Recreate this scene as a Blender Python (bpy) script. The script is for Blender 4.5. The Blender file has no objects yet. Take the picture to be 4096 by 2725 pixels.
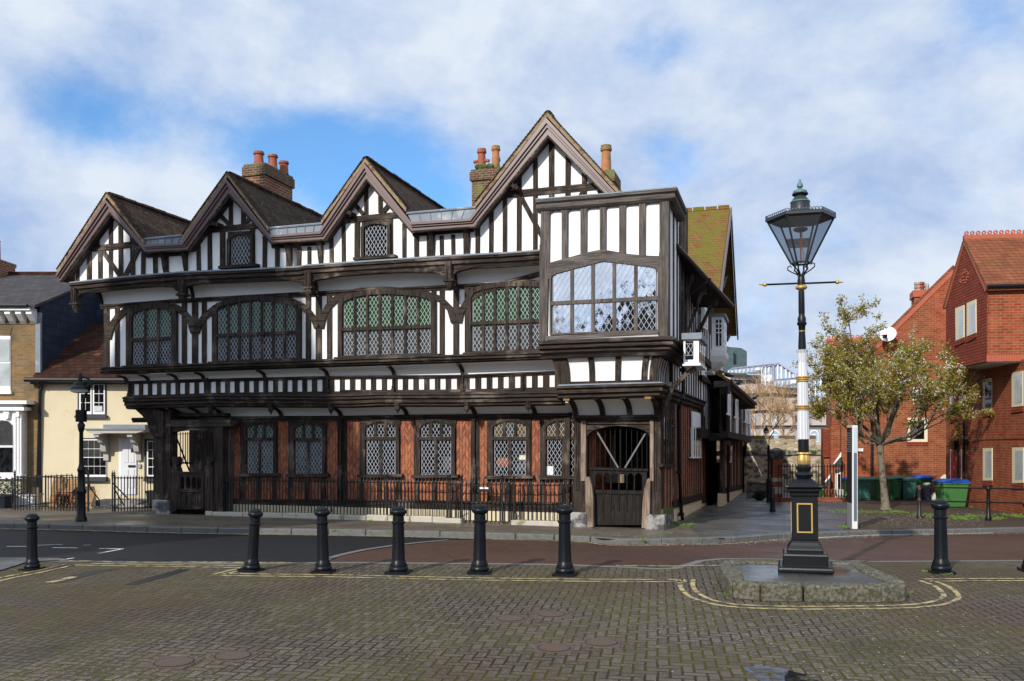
import bpy, bmesh, math, random
from mathutils import Vector, Matrix, noise
R = math.radians
rng = random.Random(7)
SC = bpy.context.scene
COL = SC.collection

# ------------------------------------------------------------------ camera
FPX, CX, HY, CAMZ = 3562.0, 2048.0, 1738.0, 2.4      # focal length in photo pixels, centre, horizon row, eye height
cam_d = bpy.data.cameras.new('Camera'); cam = bpy.data.objects.new('Camera', cam_d); COL.objects.link(cam)
cam.location = (0, 0, CAMZ); cam.rotation_euler = (R(90), 0, 0)
cam_d.sensor_width = 36; cam_d.lens = FPX / 4096 * 36; cam_d.shift_y = (HY - 1362.5) / 4096
cam_d.clip_start = 0.1; cam_d.clip_end = 3000
SC.camera = cam

# ------------------------------------------------------------------ sun, sky, exposure
SUN_AZ, SUN_EL = R(31), R(29)                        # sun stands behind the camera, to the left
TOSUN = Vector((-math.sin(SUN_AZ) * math.cos(SUN_EL), -math.cos(SUN_AZ) * math.cos(SUN_EL), math.sin(SUN_EL)))
sd = bpy.data.lights.new('Sun', 'SUN'); sun = bpy.data.objects.new('Sun', sd); COL.objects.link(sun)
sd.energy = 4.4; sd.angle = R(0.6); sd.color = (1, .94, .85)
sun.rotation_euler = TOSUN.to_track_quat('Z', 'Y').to_euler(); sun.location = (-20, -30, 40)

w = bpy.data.worlds.new('World'); SC.world = w; w.use_nodes = True
nt = w.node_tree; nt.nodes.clear()
def wn(t, **k):
    n = nt.nodes.new(t)
    for a, b in k.items(): setattr(n, a, b)
    return n
def wl(a, b): nt.links.new(a, b)
def wmath(op, a, b=None, clamp=False):
    n = wn('ShaderNodeMath', operation=op, use_clamp=clamp)
    for i, v in enumerate((a, b)):
        if v is None: continue
        if isinstance(v, (int, float)): n.inputs[i].default_value = v
        else: wl(v, n.inputs[i])
    return n.outputs[0]
sky = wn('ShaderNodeTexSky', sky_type='NISHITA', sun_disc=False, sun_elevation=SUN_EL, sun_rotation=math.pi + SUN_AZ)
sky.air_density = 1.0; sky.dust_density = 0.4; sky.ozone_density = 2.0
skyb = wn('ShaderNodeVectorMath', operation='SCALE'); wl(sky.outputs[0], skyb.inputs[0]); skyb.inputs['Scale'].default_value = 1.45
tc = wn('ShaderNodeTexCoord'); sep = wn('ShaderNodeSeparateXYZ'); wl(tc.outputs['Generated'], sep.inputs[0])
mpv = wn('ShaderNodeMapping'); wl(tc.outputs['Generated'], mpv.inputs[0]); mpv.inputs['Scale'].default_value = (1.5, 1.0, 2.2); mpv.inputs['Rotation'].default_value = (0, R(-14), 0); mpv.inputs['Location'].default_value = (.35, 0, .2)
n1 = wn('ShaderNodeTexNoise'); wl(mpv.outputs[0], n1.inputs['Vector'])
n1.inputs['Scale'].default_value = 2.1; n1.inputs['Detail'].default_value = 10; n1.inputs['Roughness'].default_value = .64; n1.inputs['Distortion'].default_value = .1
n2 = wn('ShaderNodeTexNoise'); wl(mpv.outputs[0], n2.inputs['Vector'])
n2.inputs['Scale'].default_value = 3.6; n2.inputs['Detail'].default_value = 9; n2.inputs['Roughness'].default_value = .6; n2.inputs['Distortion'].default_value = .15
# clear gaps in the cloud: direction, radius, depth
GAPS = [(-0.5, 0.366, 0.0516, 0.272), (-0.44, 0.345, 0.0563, 0.136), (-0.27, 0.335, 0.0703, 0.27), (-0.21, 0.275, 0.0703, 0.306), (-0.13, 0.31, 0.075, 0.27), (-0.08, 0.255, 0.0469, 0.198), (0.18, 0.435, 0.0469, 0.198), (0.13, 0.42, 0.0469, 0.126), (0.19, 0.305, 0.0422, 0.18), (0.14, 0.33, 0.0375, 0.108), (0.53, 0.48, 0.0469, 0.198), (0.46, 0.4, 0.0469, 0.072)]
cover = n1.outputs[0]
ty = wmath('DIVIDE', sep.outputs[0], wmath('MAXIMUM', sep.outputs[1], .05)); tz = wmath('DIVIDE', sep.outputs[2], wmath('MAXIMUM', sep.outputs[1], .05))
for (gx_, gz_, gr_, gd_) in GAPS:
    dx = wmath('SUBTRACT', ty, gx_); dz = wmath('SUBTRACT', tz, gz_)
    dd = wmath('DIVIDE', wmath('ADD', wmath('MULTIPLY', wmath('MULTIPLY', dx, dx), .45), wmath('MULTIPLY', dz, dz)), gr_ * gr_)
    g = wmath('EXPONENT', wmath('MULTIPLY', dd, -1.0))
    cover = wmath('SUBTRACT', cover, wmath('MULTIPLY', g, gd_))
mr = wn('ShaderNodeMapRange', interpolation_type='SMOOTHSTEP'); wl(cover, mr.inputs[0])
mr.inputs[1].default_value = .07; mr.inputs[2].default_value = .43; mr.inputs[3].default_value = .08; mr.inputs[4].default_value = 1
cr = wn('ShaderNodeValToRGB'); wl(n2.outputs[0], cr.inputs[0])
cr.color_ramp.elements[0].position = .30; cr.color_ramp.elements[0].color = (4.4, 6.1, 9.4, 1)
cr.color_ramp.elements[1].position = .60; cr.color_ramp.elements[1].color = (9.0, 9.9, 11.2, 1)
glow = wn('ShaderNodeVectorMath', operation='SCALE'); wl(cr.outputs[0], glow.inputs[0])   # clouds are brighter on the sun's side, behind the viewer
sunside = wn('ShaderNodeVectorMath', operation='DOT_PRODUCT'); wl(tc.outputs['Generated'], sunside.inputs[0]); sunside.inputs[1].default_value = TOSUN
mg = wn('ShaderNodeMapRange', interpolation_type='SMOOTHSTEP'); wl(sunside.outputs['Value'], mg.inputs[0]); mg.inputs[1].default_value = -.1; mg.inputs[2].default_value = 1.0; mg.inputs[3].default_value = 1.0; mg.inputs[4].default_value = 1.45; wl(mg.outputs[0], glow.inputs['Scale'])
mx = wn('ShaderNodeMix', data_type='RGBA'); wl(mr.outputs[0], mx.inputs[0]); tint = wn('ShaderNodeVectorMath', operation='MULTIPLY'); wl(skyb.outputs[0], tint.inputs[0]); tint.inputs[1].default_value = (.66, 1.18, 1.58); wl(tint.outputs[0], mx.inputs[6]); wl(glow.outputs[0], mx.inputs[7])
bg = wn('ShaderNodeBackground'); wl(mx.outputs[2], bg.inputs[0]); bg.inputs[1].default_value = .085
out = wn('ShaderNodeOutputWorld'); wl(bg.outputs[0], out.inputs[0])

SC.view_settings.view_transform = 'Standard'; SC.view_settings.look = 'None'
SC.view_settings.exposure = 0; SC.view_settings.gamma = 1
SC.cycles.max_bounces = 6; SC.cycles.diffuse_bounces = 3; SC.cycles.glossy_bounces = 3; SC.cycles.transparent_max_bounces = 8
SC.cycles.use_denoising = True

# ------------------------------------------------------------------ terrain and pixel helpers
HA = R(17)                                            # the old house and its lane stand turned by 17 degrees
QX, QY = math.sin(HA), math.cos(HA)
def gz(x, y):                                         # ground: flat square, then falling away towards the lane
    q = QX * x + QY * y
    return -0.03 * max(0.0, q - 16.8)
CAMP = Vector((0, 0, CAMZ))
def ray(p): return Vector(((p[0] - CX) / FPX, 1.0, (HY - p[1]) / FPX))
def ground(p, lift=0.0):
    d = ray(p); y = 12.0
    for _ in range(60):
        z = gz(d.x * y, y) + lift
        y2 = (z - CAMZ) / d.z if d.z < -1e-6 else 400
        y = .5 * y + .5 * min(max(y2, 3), 400)
    return Vector((d.x * y, y, gz(d.x * y, y) + lift))
def at(p, y): return CAMP + ray(p) * y
def level(p, z): d = ray(p); return CAMP + d * ((z - CAMZ) / d.z)
def crop(x0, y0, s): return lambda x, y: (x0 + x / s, y0 + y / s)
KA = crop(200, 600, 2.24); KB = crop(1000, 550, 2.24); KC = crop(1800, 400, 2.24); KD = crop(2000, 1000, 2.1427)
KE = crop(400, 1100, 2.357); KF = crop(400, 1500, 2.24); KG = crop(1300, 1500, 2.24); KH = crop(2100, 1500, 2.24)
KL = crop(0, 1050, 1.7417); KM = crop(0, 1600, 2.6129); K1 = crop(0, 1000, 1.206)
KR = crop(3200, 900, 2.24); KS = crop(3300, 1550, 2.0905); KQ = crop(3650, 900, 2.6143); KT = crop(3650, 1450, 2.4125)
KU = crop(2600, 1000, 2.239); KV = crop(2880, 1350, 3.92); KW = crop(2920, 1680, 3.92); KX = crop(3280, 1900, 2.8885)
KI = crop(2850, 1500, 1.6506); KJ = crop(2600, 2100, 1.5755); KN = crop(2040, 1750, 3.5712)
KY = crop(2700, 1250, 1.8446); KZ = crop(3000, 650, 1.8443); KO = crop(0, 1950, 1.6836); KP = crop(1300, 1950, 1.6836)
def KK(x, y): return (x, y)
def KD2(x, y): return (x * 1.7378, y * 1.7378)

class Frame:
    """a local frame standing on the ground: x along a front, y into the depth, z up"""
    def __init__(s, o, ang):
        s.o = Vector(o); s.ang = ang; s.m = Matrix.Rotation(ang, 3, 'Z'); s.inv = s.m.transposed(); s.c = s.inv @ (CAMP - s.o)
    def _d(s, p): return s.inv @ ray(p)
    def front(s, p, d=0.0): v = s._d(p); return s.c + v * ((-d - s.c.y) / v.y)
    def side(s, p, x): v = s._d(p); return s.c + v * ((x - s.c.x) / v.x)
    def flat(s, p, z): v = s._d(p); return s.c + v * ((z - s.c.z) / v.z)
    def w(s, v): return s.m @ Vector(v) + s.o
    def l(s, v): return s.inv @ (Vector(v) - s.o)

# ------------------------------------------------------------------ mesh builder
class MB:
    def __init__(s): s.v = []; s.f = []
    def add(s, vs, fs):
        n = len(s.v); s.v += [tuple(v) for v in vs]; s.f += [tuple(i + n for i in f) for f in fs]; return s
    def box(s, a, b):
        x0, x1 = sorted((a[0], b[0])); y0, y1 = sorted((a[1], b[1])); z0, z1 = sorted((a[2], b[2]))
        return s.add([(x0,y0,z0),(x1,y0,z0),(x1,y1,z0),(x0,y1,z0),(x0,y0,z1),(x1,y0,z1),(x1,y1,z1),(x0,y1,z1)],
                     [(0,3,2,1),(4,5,6,7),(0,1,5,4),(1,2,6,5),(2,3,7,6),(3,0,4,7)])
    def ext(s, pts, vec):
        n = len(pts); vec = Vector(vec); pts = [Vector(p) for p in pts]
        return s.add(pts + [p + vec for p in pts], [tuple(range(n)), tuple(range(2*n-1, n-1, -1))] + [(i, n+i, n+(i+1)%n, (i+1)%n) for i in range(n)])
    def face(s, pts): return s.add(pts, [tuple(range(len(pts)))])
    def loft(s, rings, closed=True, cap=True):
        n = len(rings[0]); vs = [p for r in rings for p in r]; fs = []
        for k in range(len(rings) - 1):
            for i in range(n if closed else n - 1):
                j = (i + 1) % n; fs.append((k*n+i, k*n+j, (k+1)*n+j, (k+1)*n+i))
        if cap and closed: fs += [tuple(range(n - 1, -1, -1)), tuple(range((len(rings)-1)*n, len(rings)*n))]
        return s.add(vs, fs)
    def lathe(s, prof, c=(0,0,0), n=20, rot=0.0, flute=0):
        c = Vector(c); rings = []
        for r, z in prof:
            rings.append([c + Vector(((r * (1 - (.09 if flute and i % 2 else 0))) * math.cos(2*math.pi*i/n + rot), (r * (1 - (.09 if flute and i % 2 else 0))) * math.sin(2*math.pi*i/n + rot), z)) for i in range(n)])
        return s.loft(rings)
    def square(s, prof, c=(0,0,0), rot=0.0): return s.lathe([(h * math.sqrt(2), z) for h, z in prof], c, 4, rot + math.pi/4)
    def tube(s, pts, r, n=6):
        pts = [Vector(p) for p in pts]; rs = r if isinstance(r, (list, tuple)) else [r] * len(pts); rings = []
        t0 = (pts[1] - pts[0]).normalized(); u = t0.orthogonal().normalized()
        for i, p in enumerate(pts):
            t = (pts[min(i+1, len(pts)-1)] - pts[max(i-1, 0)]).normalized()
            u = (u - t * u.dot(t)); u = u.normalized() if u.length > 1e-6 else t.orthogonal().normalized()
            v = t.cross(u); rings.append([p + (u * math.cos(2*math.pi*k/n) + v * math.sin(2*math.pi*k/n)) * rs[i] for k in range(n)])
        return s.loft(rings)
    def ball(s, c, r, n=10, m=6, sx=1, sy=1, sz=1):
        c = Vector(c); pr = []
        for i in range(m + 1):
            a = -math.pi/2 + math.pi * i / m; pr.append((max(math.cos(a), .02) * r, math.sin(a) * r * sz))
        rings = [[c + Vector((q * math.cos(2*math.pi*k/n) * sx, q * math.sin(2*math.pi*k/n) * sy, z)) for k in range(n)] for q, z in pr]
        return s.loft(rings)
    def build(s, name, mat, parent=None, smooth=False, recalc=True, bevel=0, **props):
        me = bpy.data.meshes.new(name); me.from_pydata([tuple(v) for v in s.v], [], s.f)
        if recalc:
            bm = bmesh.new(); bm.from_mesh(me); bmesh.ops.recalc_face_normals(bm, faces=bm.faces); bm.to_mesh(me); bm.free()
        if mat: me.materials.append(mat)
        if smooth:
            me.polygons.foreach_set('use_smooth', [True] * len(me.polygons))
            try: me.set_sharp_from_angle(angle=R(42))
            except Exception: pass
        o = bpy.data.objects.new(name, me); COL.objects.link(o)
        if parent is not None: o.parent = parent
        if bevel:
            b = o.modifiers.new('edge_wear', 'BEVEL'); b.width = bevel; b.segments = 1; b.limit_method = 'ANGLE'
        for k, v in props.items(): o[k] = v
        return o
def tag(o, label=None, category=None, group=None, kind=None):
    for k, v in (('label', label), ('category', category), ('group', group), ('kind', kind)):
        if v: o[k] = v
    return o
def thing(name, loc, rot, label, category, group=None):
    o = bpy.data.objects.new(name, None); COL.objects.link(o); o.location = loc; o.rotation_euler = (0, 0, rot)
    o.empty_display_size = .3
    return tag(o, label, category, group)
def copy_tree(o, parent=None):
    c = o.copy(); COL.objects.link(c)
    if parent is not None: c.parent = parent
    for ch in list(o.children): copy_tree(ch, c)
    return c

# front-plane helpers: photo points laid on the plane d metres in front of frame F
class Face:
    def __init__(s, F): s.F = F
    def pt(s, K, x, y, d): return s.F.front(K(x, y), d)
    def prism(s, mb, K, pts, d, t): mb.ext([s.F.front(K(*p), d) for p in pts], (0, t, 0)); return mb
    def bar(s, mb, K, p, q, wd, d, t):
        dx, dy = q[0]-p[0], q[1]-p[1]; L = math.hypot(dx, dy) or 1; nx, ny = -dy/L*wd/2, dx/L*wd/2
        return s.prism(mb, K, [(p[0]+nx,p[1]+ny),(q[0]+nx,q[1]+ny),(q[0]-nx,q[1]-ny),(p[0]-nx,p[1]-ny)], d, t)
    def rect(s, mb, K, x0, y0, x1, y1, d, t): return s.prism(mb, K, [(x0,y0),(x1,y0),(x1,y1),(x0,y1)], d, t)
    def band(s, mb, K, pts, wd, d, t):
        L, Rr = [], []
        for i, p in enumerate(pts):
            a = pts[max(i-1,0)]; b = pts[min(i+1,len(pts)-1)]; dx, dy = b[0]-a[0], b[1]-a[1]; l = math.hypot(dx,dy)
            w_ = wd[i] if isinstance(wd, (list,tuple)) else wd
            nx, ny = -dy/l*w_/2, dx/l*w_/2; L.append((p[0]+nx,p[1]+ny)); Rr.append((p[0]-nx,p[1]-ny))
        vs, fs = [], []
        for a, b in zip(L, Rr):
            A = s.F.front(K(*a), d); B = s.F.front(K(*b), d); o = Vector((0,t,0)); vs += [A, B, B+o, A+o]
        mb.loft([vs[i:i+4] for i in range(0, len(vs), 4)]); return mb
    def sweep(s, mb, K, pts, d, prof, closed=True):
        base = [s.F.front(K(*p), d) for p in pts]
        mb.loft([[b + Vector((0, -pd, pz)) for pd, pz in prof] for b in base], closed=True); return mb

def clip(poly, a, b, c):
    """keep the part of a convex 2-D polygon where a*x+b*y<=c"""
    o = []
    for i in range(len(poly)):
        p, q = poly[i], poly[(i+1) % len(poly)]; fp = a*p[0]+b*p[1]-c; fq = a*q[0]+b*q[1]-c
        if fp <= 0: o.append(p)
        if fp * fq < 0: t = fp/(fp-fq); o.append((p[0]+(q[0]-p[0])*t, p[1]+(q[1]-p[1])*t))
    return o
def chord(poly, px, py, dx, dy):
    """part of a line inside a convex polygon"""
    t0, t1 = -1e9, 1e9; A = sum(poly[i][0]*poly[(i+1)%len(poly)][1]-poly[(i+1)%len(poly)][0]*poly[i][1] for i in range(len(poly)))
    sg = 1 if A > 0 else -1
    for i in range(len(poly)):
        p, q = poly[i], poly[(i+1) % len(poly)]; nx, ny = (q[1]-p[1])*sg, -(q[0]-p[0])*sg
        dn = nx*dx+ny*dy; cc = nx*(p[0]-px)+ny*(p[1]-py)
        if abs(dn) < 1e-9:
            if cc < 0: return None
        elif dn > 0: t1 = min(t1, cc/dn)
        else: t0 = max(t0, cc/dn)
    return (t0, t1) if t1 - t0 > .01 else None
# ------------------------------------------------------------------ materials
class NT:
    def __init__(s, name):
        s.m = bpy.data.materials.new(name); s.m.use_nodes = True; s.t = s.m.node_tree; s.t.nodes.clear()
        s.out = s.n('ShaderNodeOutputMaterial'); s.b = s.n('ShaderNodeBsdfPrincipled'); s.l(s.b.outputs[0], s.out.inputs[0])
        s.tc = s.n('ShaderNodeTexCoord'); s.obj = s.tc.outputs['Object']
    def n(s, t, **k):
        n = s.t.nodes.new(t)
        for a, b in k.items(): setattr(n, a, b)
        return n
    def l(s, a, b): s.t.links.new(a, b)
    def inp(s, sock, v):
        if isinstance(v, (int, float)): sock.default_value = v
        elif isinstance(v, tuple): sock.default_value = (*v, 1) if len(v) == 3 and sock.type == 'RGBA' else v
        else: s.l(v, sock)
    def math(s, op, a, b=0.0, c=None, clamp=False):
        n = s.n('ShaderNodeMath', operation=op, use_clamp=clamp); s.inp(n.inputs[0], a); s.inp(n.inputs[1], b)
        if c is not None: s.inp(n.inputs[2], c)
        return n.outputs[0]
    def noise(s, scale=5, detail=4, rough=.55, vec=None, dist=0):
        n = s.n('ShaderNodeTexNoise'); s.l(vec or s.obj, n.inputs['Vector']); n.inputs['Scale'].default_value = scale
        n.inputs['Detail'].default_value = detail; n.inputs['Roughness'].default_value = rough; n.inputs['Distortion'].default_value = dist; return n.outputs[0]
    def scale(s, v, vec=None):
        n = s.n('ShaderNodeMapping'); s.l(vec or s.obj, n.inputs[0]); n.inputs['Scale'].default_value = v; return n.outputs[0]
    def ramp(s, f, a, b, lo=0., hi=1.):
        n = s.n('ShaderNodeMapRange', interpolation_type='SMOOTHSTEP'); s.l(f, n.inputs[0])
        for i, v in enumerate((a, b, lo, hi)): n.inputs[i+1].default_value = v
        return n.outputs[0]
    def mix(s, f, a, b):
        n = s.n('ShaderNodeMix', data_type='RGBA'); s.inp(n.inputs[0], f); s.inp(n.inputs[6], a); s.inp(n.inputs[7], b); return n.outputs[2]
    def col(s, v): s.inp(s.b.inputs['Base Color'], v); return s
    def rough(s, v): s.inp(s.b.inputs['Roughness'], v); return s
    def bump(s, h, strength=.5, dist=.02):
        n = s.n('ShaderNodeBump'); s.l(h, n.inputs['Height']); n.inputs['Strength'].default_value = strength; n.inputs['Distance'].default_value = dist
        s.l(n.outputs[0], s.b.inputs['Normal']); return s
    def uv(s, mode):
        sp = s.n('ShaderNodeSeparateXYZ'); s.l(s.obj, sp.inputs[0]); c = s.n('ShaderNodeCombineXYZ')
        u = {'x': sp.outputs[0], 'y': sp.outputs[1], 'xy': None}[mode]
        if u is None: u = s.math('ADD', sp.outputs[0], sp.outputs[1])
        s.l(u, c.inputs[0]); s.l(sp.outputs[2], c.inputs[1]); return c.outputs[0], u, sp.outputs[2]
    def bricks(s, vec, w, h, gap, c1, c2, mortar, off=.5, bias=0., smooth=.1):
        n = s.n('ShaderNodeTexBrick'); s.l(vec, n.inputs['Vector']); n.offset = off
        for k, v in (('Color1', c1), ('Color2', c2), ('Mortar', mortar)): s.inp(n.inputs[k], v)
        n.inputs['Scale'].default_value = 1; n.inputs['Mortar Size'].default_value = gap; n.inputs['Mortar Smooth'].default_value = smooth
        n.inputs['Bias'].default_value = bias; n.inputs['Brick Width'].default_value = w; n.inputs['Row Height'].default_value = h; return n
def k(c, f): return tuple(min(1, x * f) for x in c)

def m_basic(name, c, rough=.6, var=.15, sc=6, metal=0, bump=0, c2=None, c2amt=(.55, .7), spec=.5):
    t = NT(name); f = t.noise(sc, 5)
    cc = t.mix(f, k(c, 1 - var), k(c, 1 + var))
    if c2: cc = t.mix(t.ramp(t.noise(sc * .6, 6, .65), *c2amt), cc, c2)
    t.col(cc); t.rough(rough); t.b.inputs['Metallic'].default_value = metal; t.b.inputs['Specular IOR Level'].default_value = spec
    if bump: t.bump(t.noise(sc * 6, 4), bump, .01)
    return t.m
def m_wood(name, dark, light, axis='z', rough=.8, worn=None, wamt=(.58, .75), bump=.5, spec=.12):
    t = NT(name); s = {'z': (26, 26, 1.6), 'x': (1.6, 26, 26), 'y': (26, 1.6, 26)}[axis]
    v = t.scale(s); g = t.noise(1, 6, .65, v, .6); big = t.noise(.9, 4)
    cc = t.mix(t.ramp(g, .32, .68), dark, light)
    cc = t.mix(t.ramp(big, .35, .7, 0, .45), cc, k(dark, .7))
    if worn: cc = t.mix(t.math('MULTIPLY', t.ramp(t.noise(1.4, 5, .6), *wamt), t.ramp(g, .35, .6)), cc, worn)
    t.col(cc); t.rough(rough); t.b.inputs['Specular IOR Level'].default_value = spec; t.bump(g, bump, .02); return t.m
def m_brick(name, c1, c2, mortar, w=.225, h=.075, gap=.008, mode='xy', rough=.85, dark=None, moss=None, third=None, bump=.4):
    t = NT(name); vec, u, z = t.uv(mode); b = t.bricks(vec, w, h, gap, c1, c2, mortar); cc = b.outputs[0]
    if third:
        b2 = t.bricks(vec, w, h, gap, (0, 0, 0), (1, 1, 1), (0, 0, 0), bias=-.45); b2.inputs['Vector'].default_value = (0, 0, 0)
        cc = t.mix(t.math('MULTIPLY', t.ramp(b2.outputs[0], .45, .75), t.ramp(t.noise(1.3, 3), .3, .6)), cc, third)
    cc = t.mix(t.ramp(t.noise(2.0, 5), .3, .75, 0, .45), cc, k(c1, .55))
    if dark: cc = t.mix(t.ramp(t.noise(.7, 4), .5, .7, 0, .8), cc, dark)
    if moss: cc = t.mix(t.ramp(t.noise(1.1, 6, .6), .5, .62), cc, moss)
    t.col(cc); t.rough(rough); t.b.inputs['Specular IOR Level'].default_value = .15; t.bump(t.math('ADD', t.math('MULTIPLY', b.outputs['Fac'], -1.), t.math('MULTIPLY', t.noise(40, 3), .3)), bump, .012); return t.m
def m_tiles(name, c1, c2, gap, mode, w=.17, h=.085, moss=None, mossamt=(.5, .65), spots=None, odd=None, bump=1.0):
    t = NT(name); vec, u, z = t.uv(mode); b = t.bricks(vec, w, h, .008, c1, c2, gap); cc = b.outputs[0]
    if odd:
        b2 = t.bricks(vec, w, h, .008, (0, 0, 0), (1, 1, 1), (0, 0, 0), bias=-.55)
        cc = t.mix(t.math('MULTIPLY', t.ramp(b2.outputs[0], .38, .55), t.ramp(t.noise(.9, 3), .40, .52)), cc, odd)
    cc = t.mix(t.ramp(t.noise(1.7, 5), .35, .7, 0, .5), cc, k(c1, .5))
    if moss: cc = t.mix(t.ramp(t.noise(2.2, 8, .7), *mossamt), cc, moss)
    if spots: cc = t.mix(t.ramp(t.noise(9, 4, .6), .62, .7), cc, spots)
    saw = t.math('FRACT', t.math('DIVIDE', z, h)); t.col(cc); t.rough(.9); t.b.inputs['Specular IOR Level'].default_value = .12
    t.bump(t.math('ADD', t.math('MULTIPLY', saw, -1.), t.math('MULTIPLY', t.noise(30, 3), .4)), bump, .03); return t.m
def m_glass(name, c, rough=.06, spec=.5, ior=1.5, wav=.25, metal=0, cell=0., tilt=.10):
    t = NT(name); t.rough(rough); t.b.inputs['IOR'].default_value = ior; t.b.inputs['Metallic'].default_value = metal; t.b.inputs['Specular IOR Level'].default_value = spec
    cc = t.mix(t.noise(1.8, 3), k(c, .55), k(c, 1.35))
    if cell:                                             # every diamond quarry sits at its own slight angle
        sp = t.n('ShaderNodeSeparateXYZ'); t.l(t.obj, sp.inputs[0]); u = t.math('DIVIDE', sp.outputs[0], cell); v = t.math('DIVIDE', sp.outputs[2], cell*1.65)
        cb = t.n('ShaderNodeCombineXYZ'); t.l(t.math('FLOOR', t.math('SUBTRACT', u, v)), cb.inputs[0]); t.l(t.math('FLOOR', t.math('ADD', u, v)), cb.inputs[1])
        wnz = t.n('ShaderNodeTexWhiteNoise', noise_dimensions='2D'); t.l(cb.outputs[0], wnz.inputs[0])
        cc = t.mix(t.math('MULTIPLY', wnz.outputs[0], .35), cc, k(c, .6))
        sb = t.n('ShaderNodeVectorMath', operation='SUBTRACT'); t.l(wnz.outputs['Color'], sb.inputs[0]); sb.inputs[1].default_value = (.5, .5, .5)
        sc = t.n('ShaderNodeVectorMath', operation='SCALE'); t.l(sb.outputs[0], sc.inputs[0]); sc.inputs['Scale'].default_value = tilt
        ge = t.n('ShaderNodeNewGeometry'); ad = t.n('ShaderNodeVectorMath', operation='ADD'); t.l(sc.outputs[0], ad.inputs[0])
        bp = t.n('ShaderNodeBump'); t.l(t.noise(7, 3), bp.inputs['Height']); bp.inputs['Strength'].default_value = wav; bp.inputs['Distance'].default_value = .02
        t.l(bp.outputs[0], ad.inputs[1]); nm = t.n('ShaderNodeVectorMath', operation='NORMALIZE'); t.l(ad.outputs[0], nm.inputs[0]); t.l(nm.outputs[0], t.b.inputs['Normal'])
    else: t.bump(t.noise(7, 3), wav, .02)
    t.col(cc); return t.m

M = {}
M['plaster'] = m_basic('limewashed_plaster', (.80, .80, .79), .9, .035, 3, bump=.15, c2=(.62, .60, .57), c2amt=(.66, .82), spec=.2)
M['timber'] = m_wood('black_oak_upright', (.015, .0115, .0095), (.070, .053, .043), 'z', worn=(.17, .135, .11), wamt=(.52, .70))
M['timber_x'] = m_wood('black_oak_level', (.014, .0108, .009), (.068, .051, .042), 'x', worn=(.18, .145, .12), wamt=(.50, .68))
M['timber_y'] = m_wood('black_oak_deep', (.016, .012, .010), (.05, .036, .029), 'y')
M['bay_oak'] = m_wood('silvered_oak_upright', (.055, .046, .042), (.17, .145, .13), 'z', worn=(.03, .022, .02), wamt=(.55, .75))
M['bay_oak_x'] = m_wood('silvered_oak_level', (.05, .042, .038), (.17, .15, .135), 'x', worn=(.03, .022, .02), wamt=(.55, .75))
M['gate_oak'] = m_wood('black_gate_oak', (.008, .007, .0065), (.030, .026, .024), 'z', worn=(.08, .07, .06), wamt=(.62, .8))
M['pale_oak'] = m_wood('worn_pale_oak', (.13, .09, .06), (.36, .28, .21), 'z', worn=(.04, .03, .022), wamt=(.5, .68))
M['barge'] = m_basic('brown_gloss_paint', (.135, .083, .079), .4, .06, 2, spec=.45)
M['lead'] = m_basic('lead_sheet', (.17, .20, .24), .6, .25, 3, c2=(.34, .37, .40), c2amt=(.55, .7))
M['rusty_lead'] = m_basic('rust_streaked_lead', (.40, .40, .41), .5, .2, 4, c2=(.38, .20, .08), c2amt=(.55, .68))
M['roof'] = m_tiles('dark_clay_tiles', (.040, .026, .017), (.088, .056, .036), (.006, .004, .003), 'y', w=.2, h=.11, moss=(.07, .075, .012), mossamt=(.58, .72), spots=(.17, .16, .13))
M['mossy_roof'] = m_tiles('mossy_clay_tiles', (.20, .085, .03), (.26, .11, .045), (.03, .02, .01), 'xy', w=.20, h=.13, moss=(.135, .125, .02), mossamt=(.36, .62))
M['verge'] = m_basic('verge_mortar', (.27, .20, .12), .9, .35, 9, bump=.5, c2=(.16, .09, .05), c2amt=(.5, .62))
M['stock_brick'] = m_brick('sooty_chimney_brick', (.28, .090, .040), (.13, .050, .03), (.34, .29, .21), .27, .095, .013, third=(.05, .035, .03))
M['mossy_stack'] = m_brick('mossy_chimney_brick', (.13, .06, .035), (.09, .045, .03), (.26, .23, .17), .225, .078, .010, moss=(.16, .16, .06))
M['pot'] = m_basic('terracotta_pot', (.28, .075, .035), .75, .25, 4, c2=(.40, .36, .34), c2amt=(.5, .68))
M['pot_mossy'] = m_basic('mossy_pot', (.40, .15, .06), .8, .25, 4, c2=(.15, .14, .04), c2amt=(.45, .6))
M['moss'] = m_basic('moss_clump', (.07, .085, .015), .95, .4, 9, bump=.6)
t = NT('herringbone_brick'); sp = t.n('ShaderNodeSeparateXYZ'); t.l(t.obj, sp.inputs[0])
P_ = .19; fx = t.math('FRACT', t.math('DIVIDE', sp.outputs[0], P_)); tri = t.math('ABSOLUTE', t.math('SUBTRACT', fx, .5))
zz_ = t.math('ADD', sp.outputs[2], t.math('MULTIPLY', tri, P_ * 1.75)); row = t.math('DIVIDE', zz_, .092); fr = t.math('FRACT', row)
edge = t.math('MAXIMUM', t.math('LESS_THAN', fr, .13), t.math('MAXIMUM', t.math('LESS_THAN', tri, .035), t.math('GREATER_THAN', tri, .465)))
cell = t.n('ShaderNodeTexWhiteNoise', noise_dimensions='2D'); cb = t.n('ShaderNodeCombineXYZ'); t.l(t.math('FLOOR', row), cb.inputs[0])
t.l(t.math('FLOOR', t.math('DIVIDE', sp.outputs[0], P_ / 2)), cb.inputs[1]); t.l(cb.outputs[0], cell.inputs[0])
cc = t.mix(cell.outputs[0], (.17, .046, .020), (.52, .17, .07)); cc = t.mix(t.ramp(t.noise(3, 4), .3, .7, 0, .4), cc, (.13, .05, .035))
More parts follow.
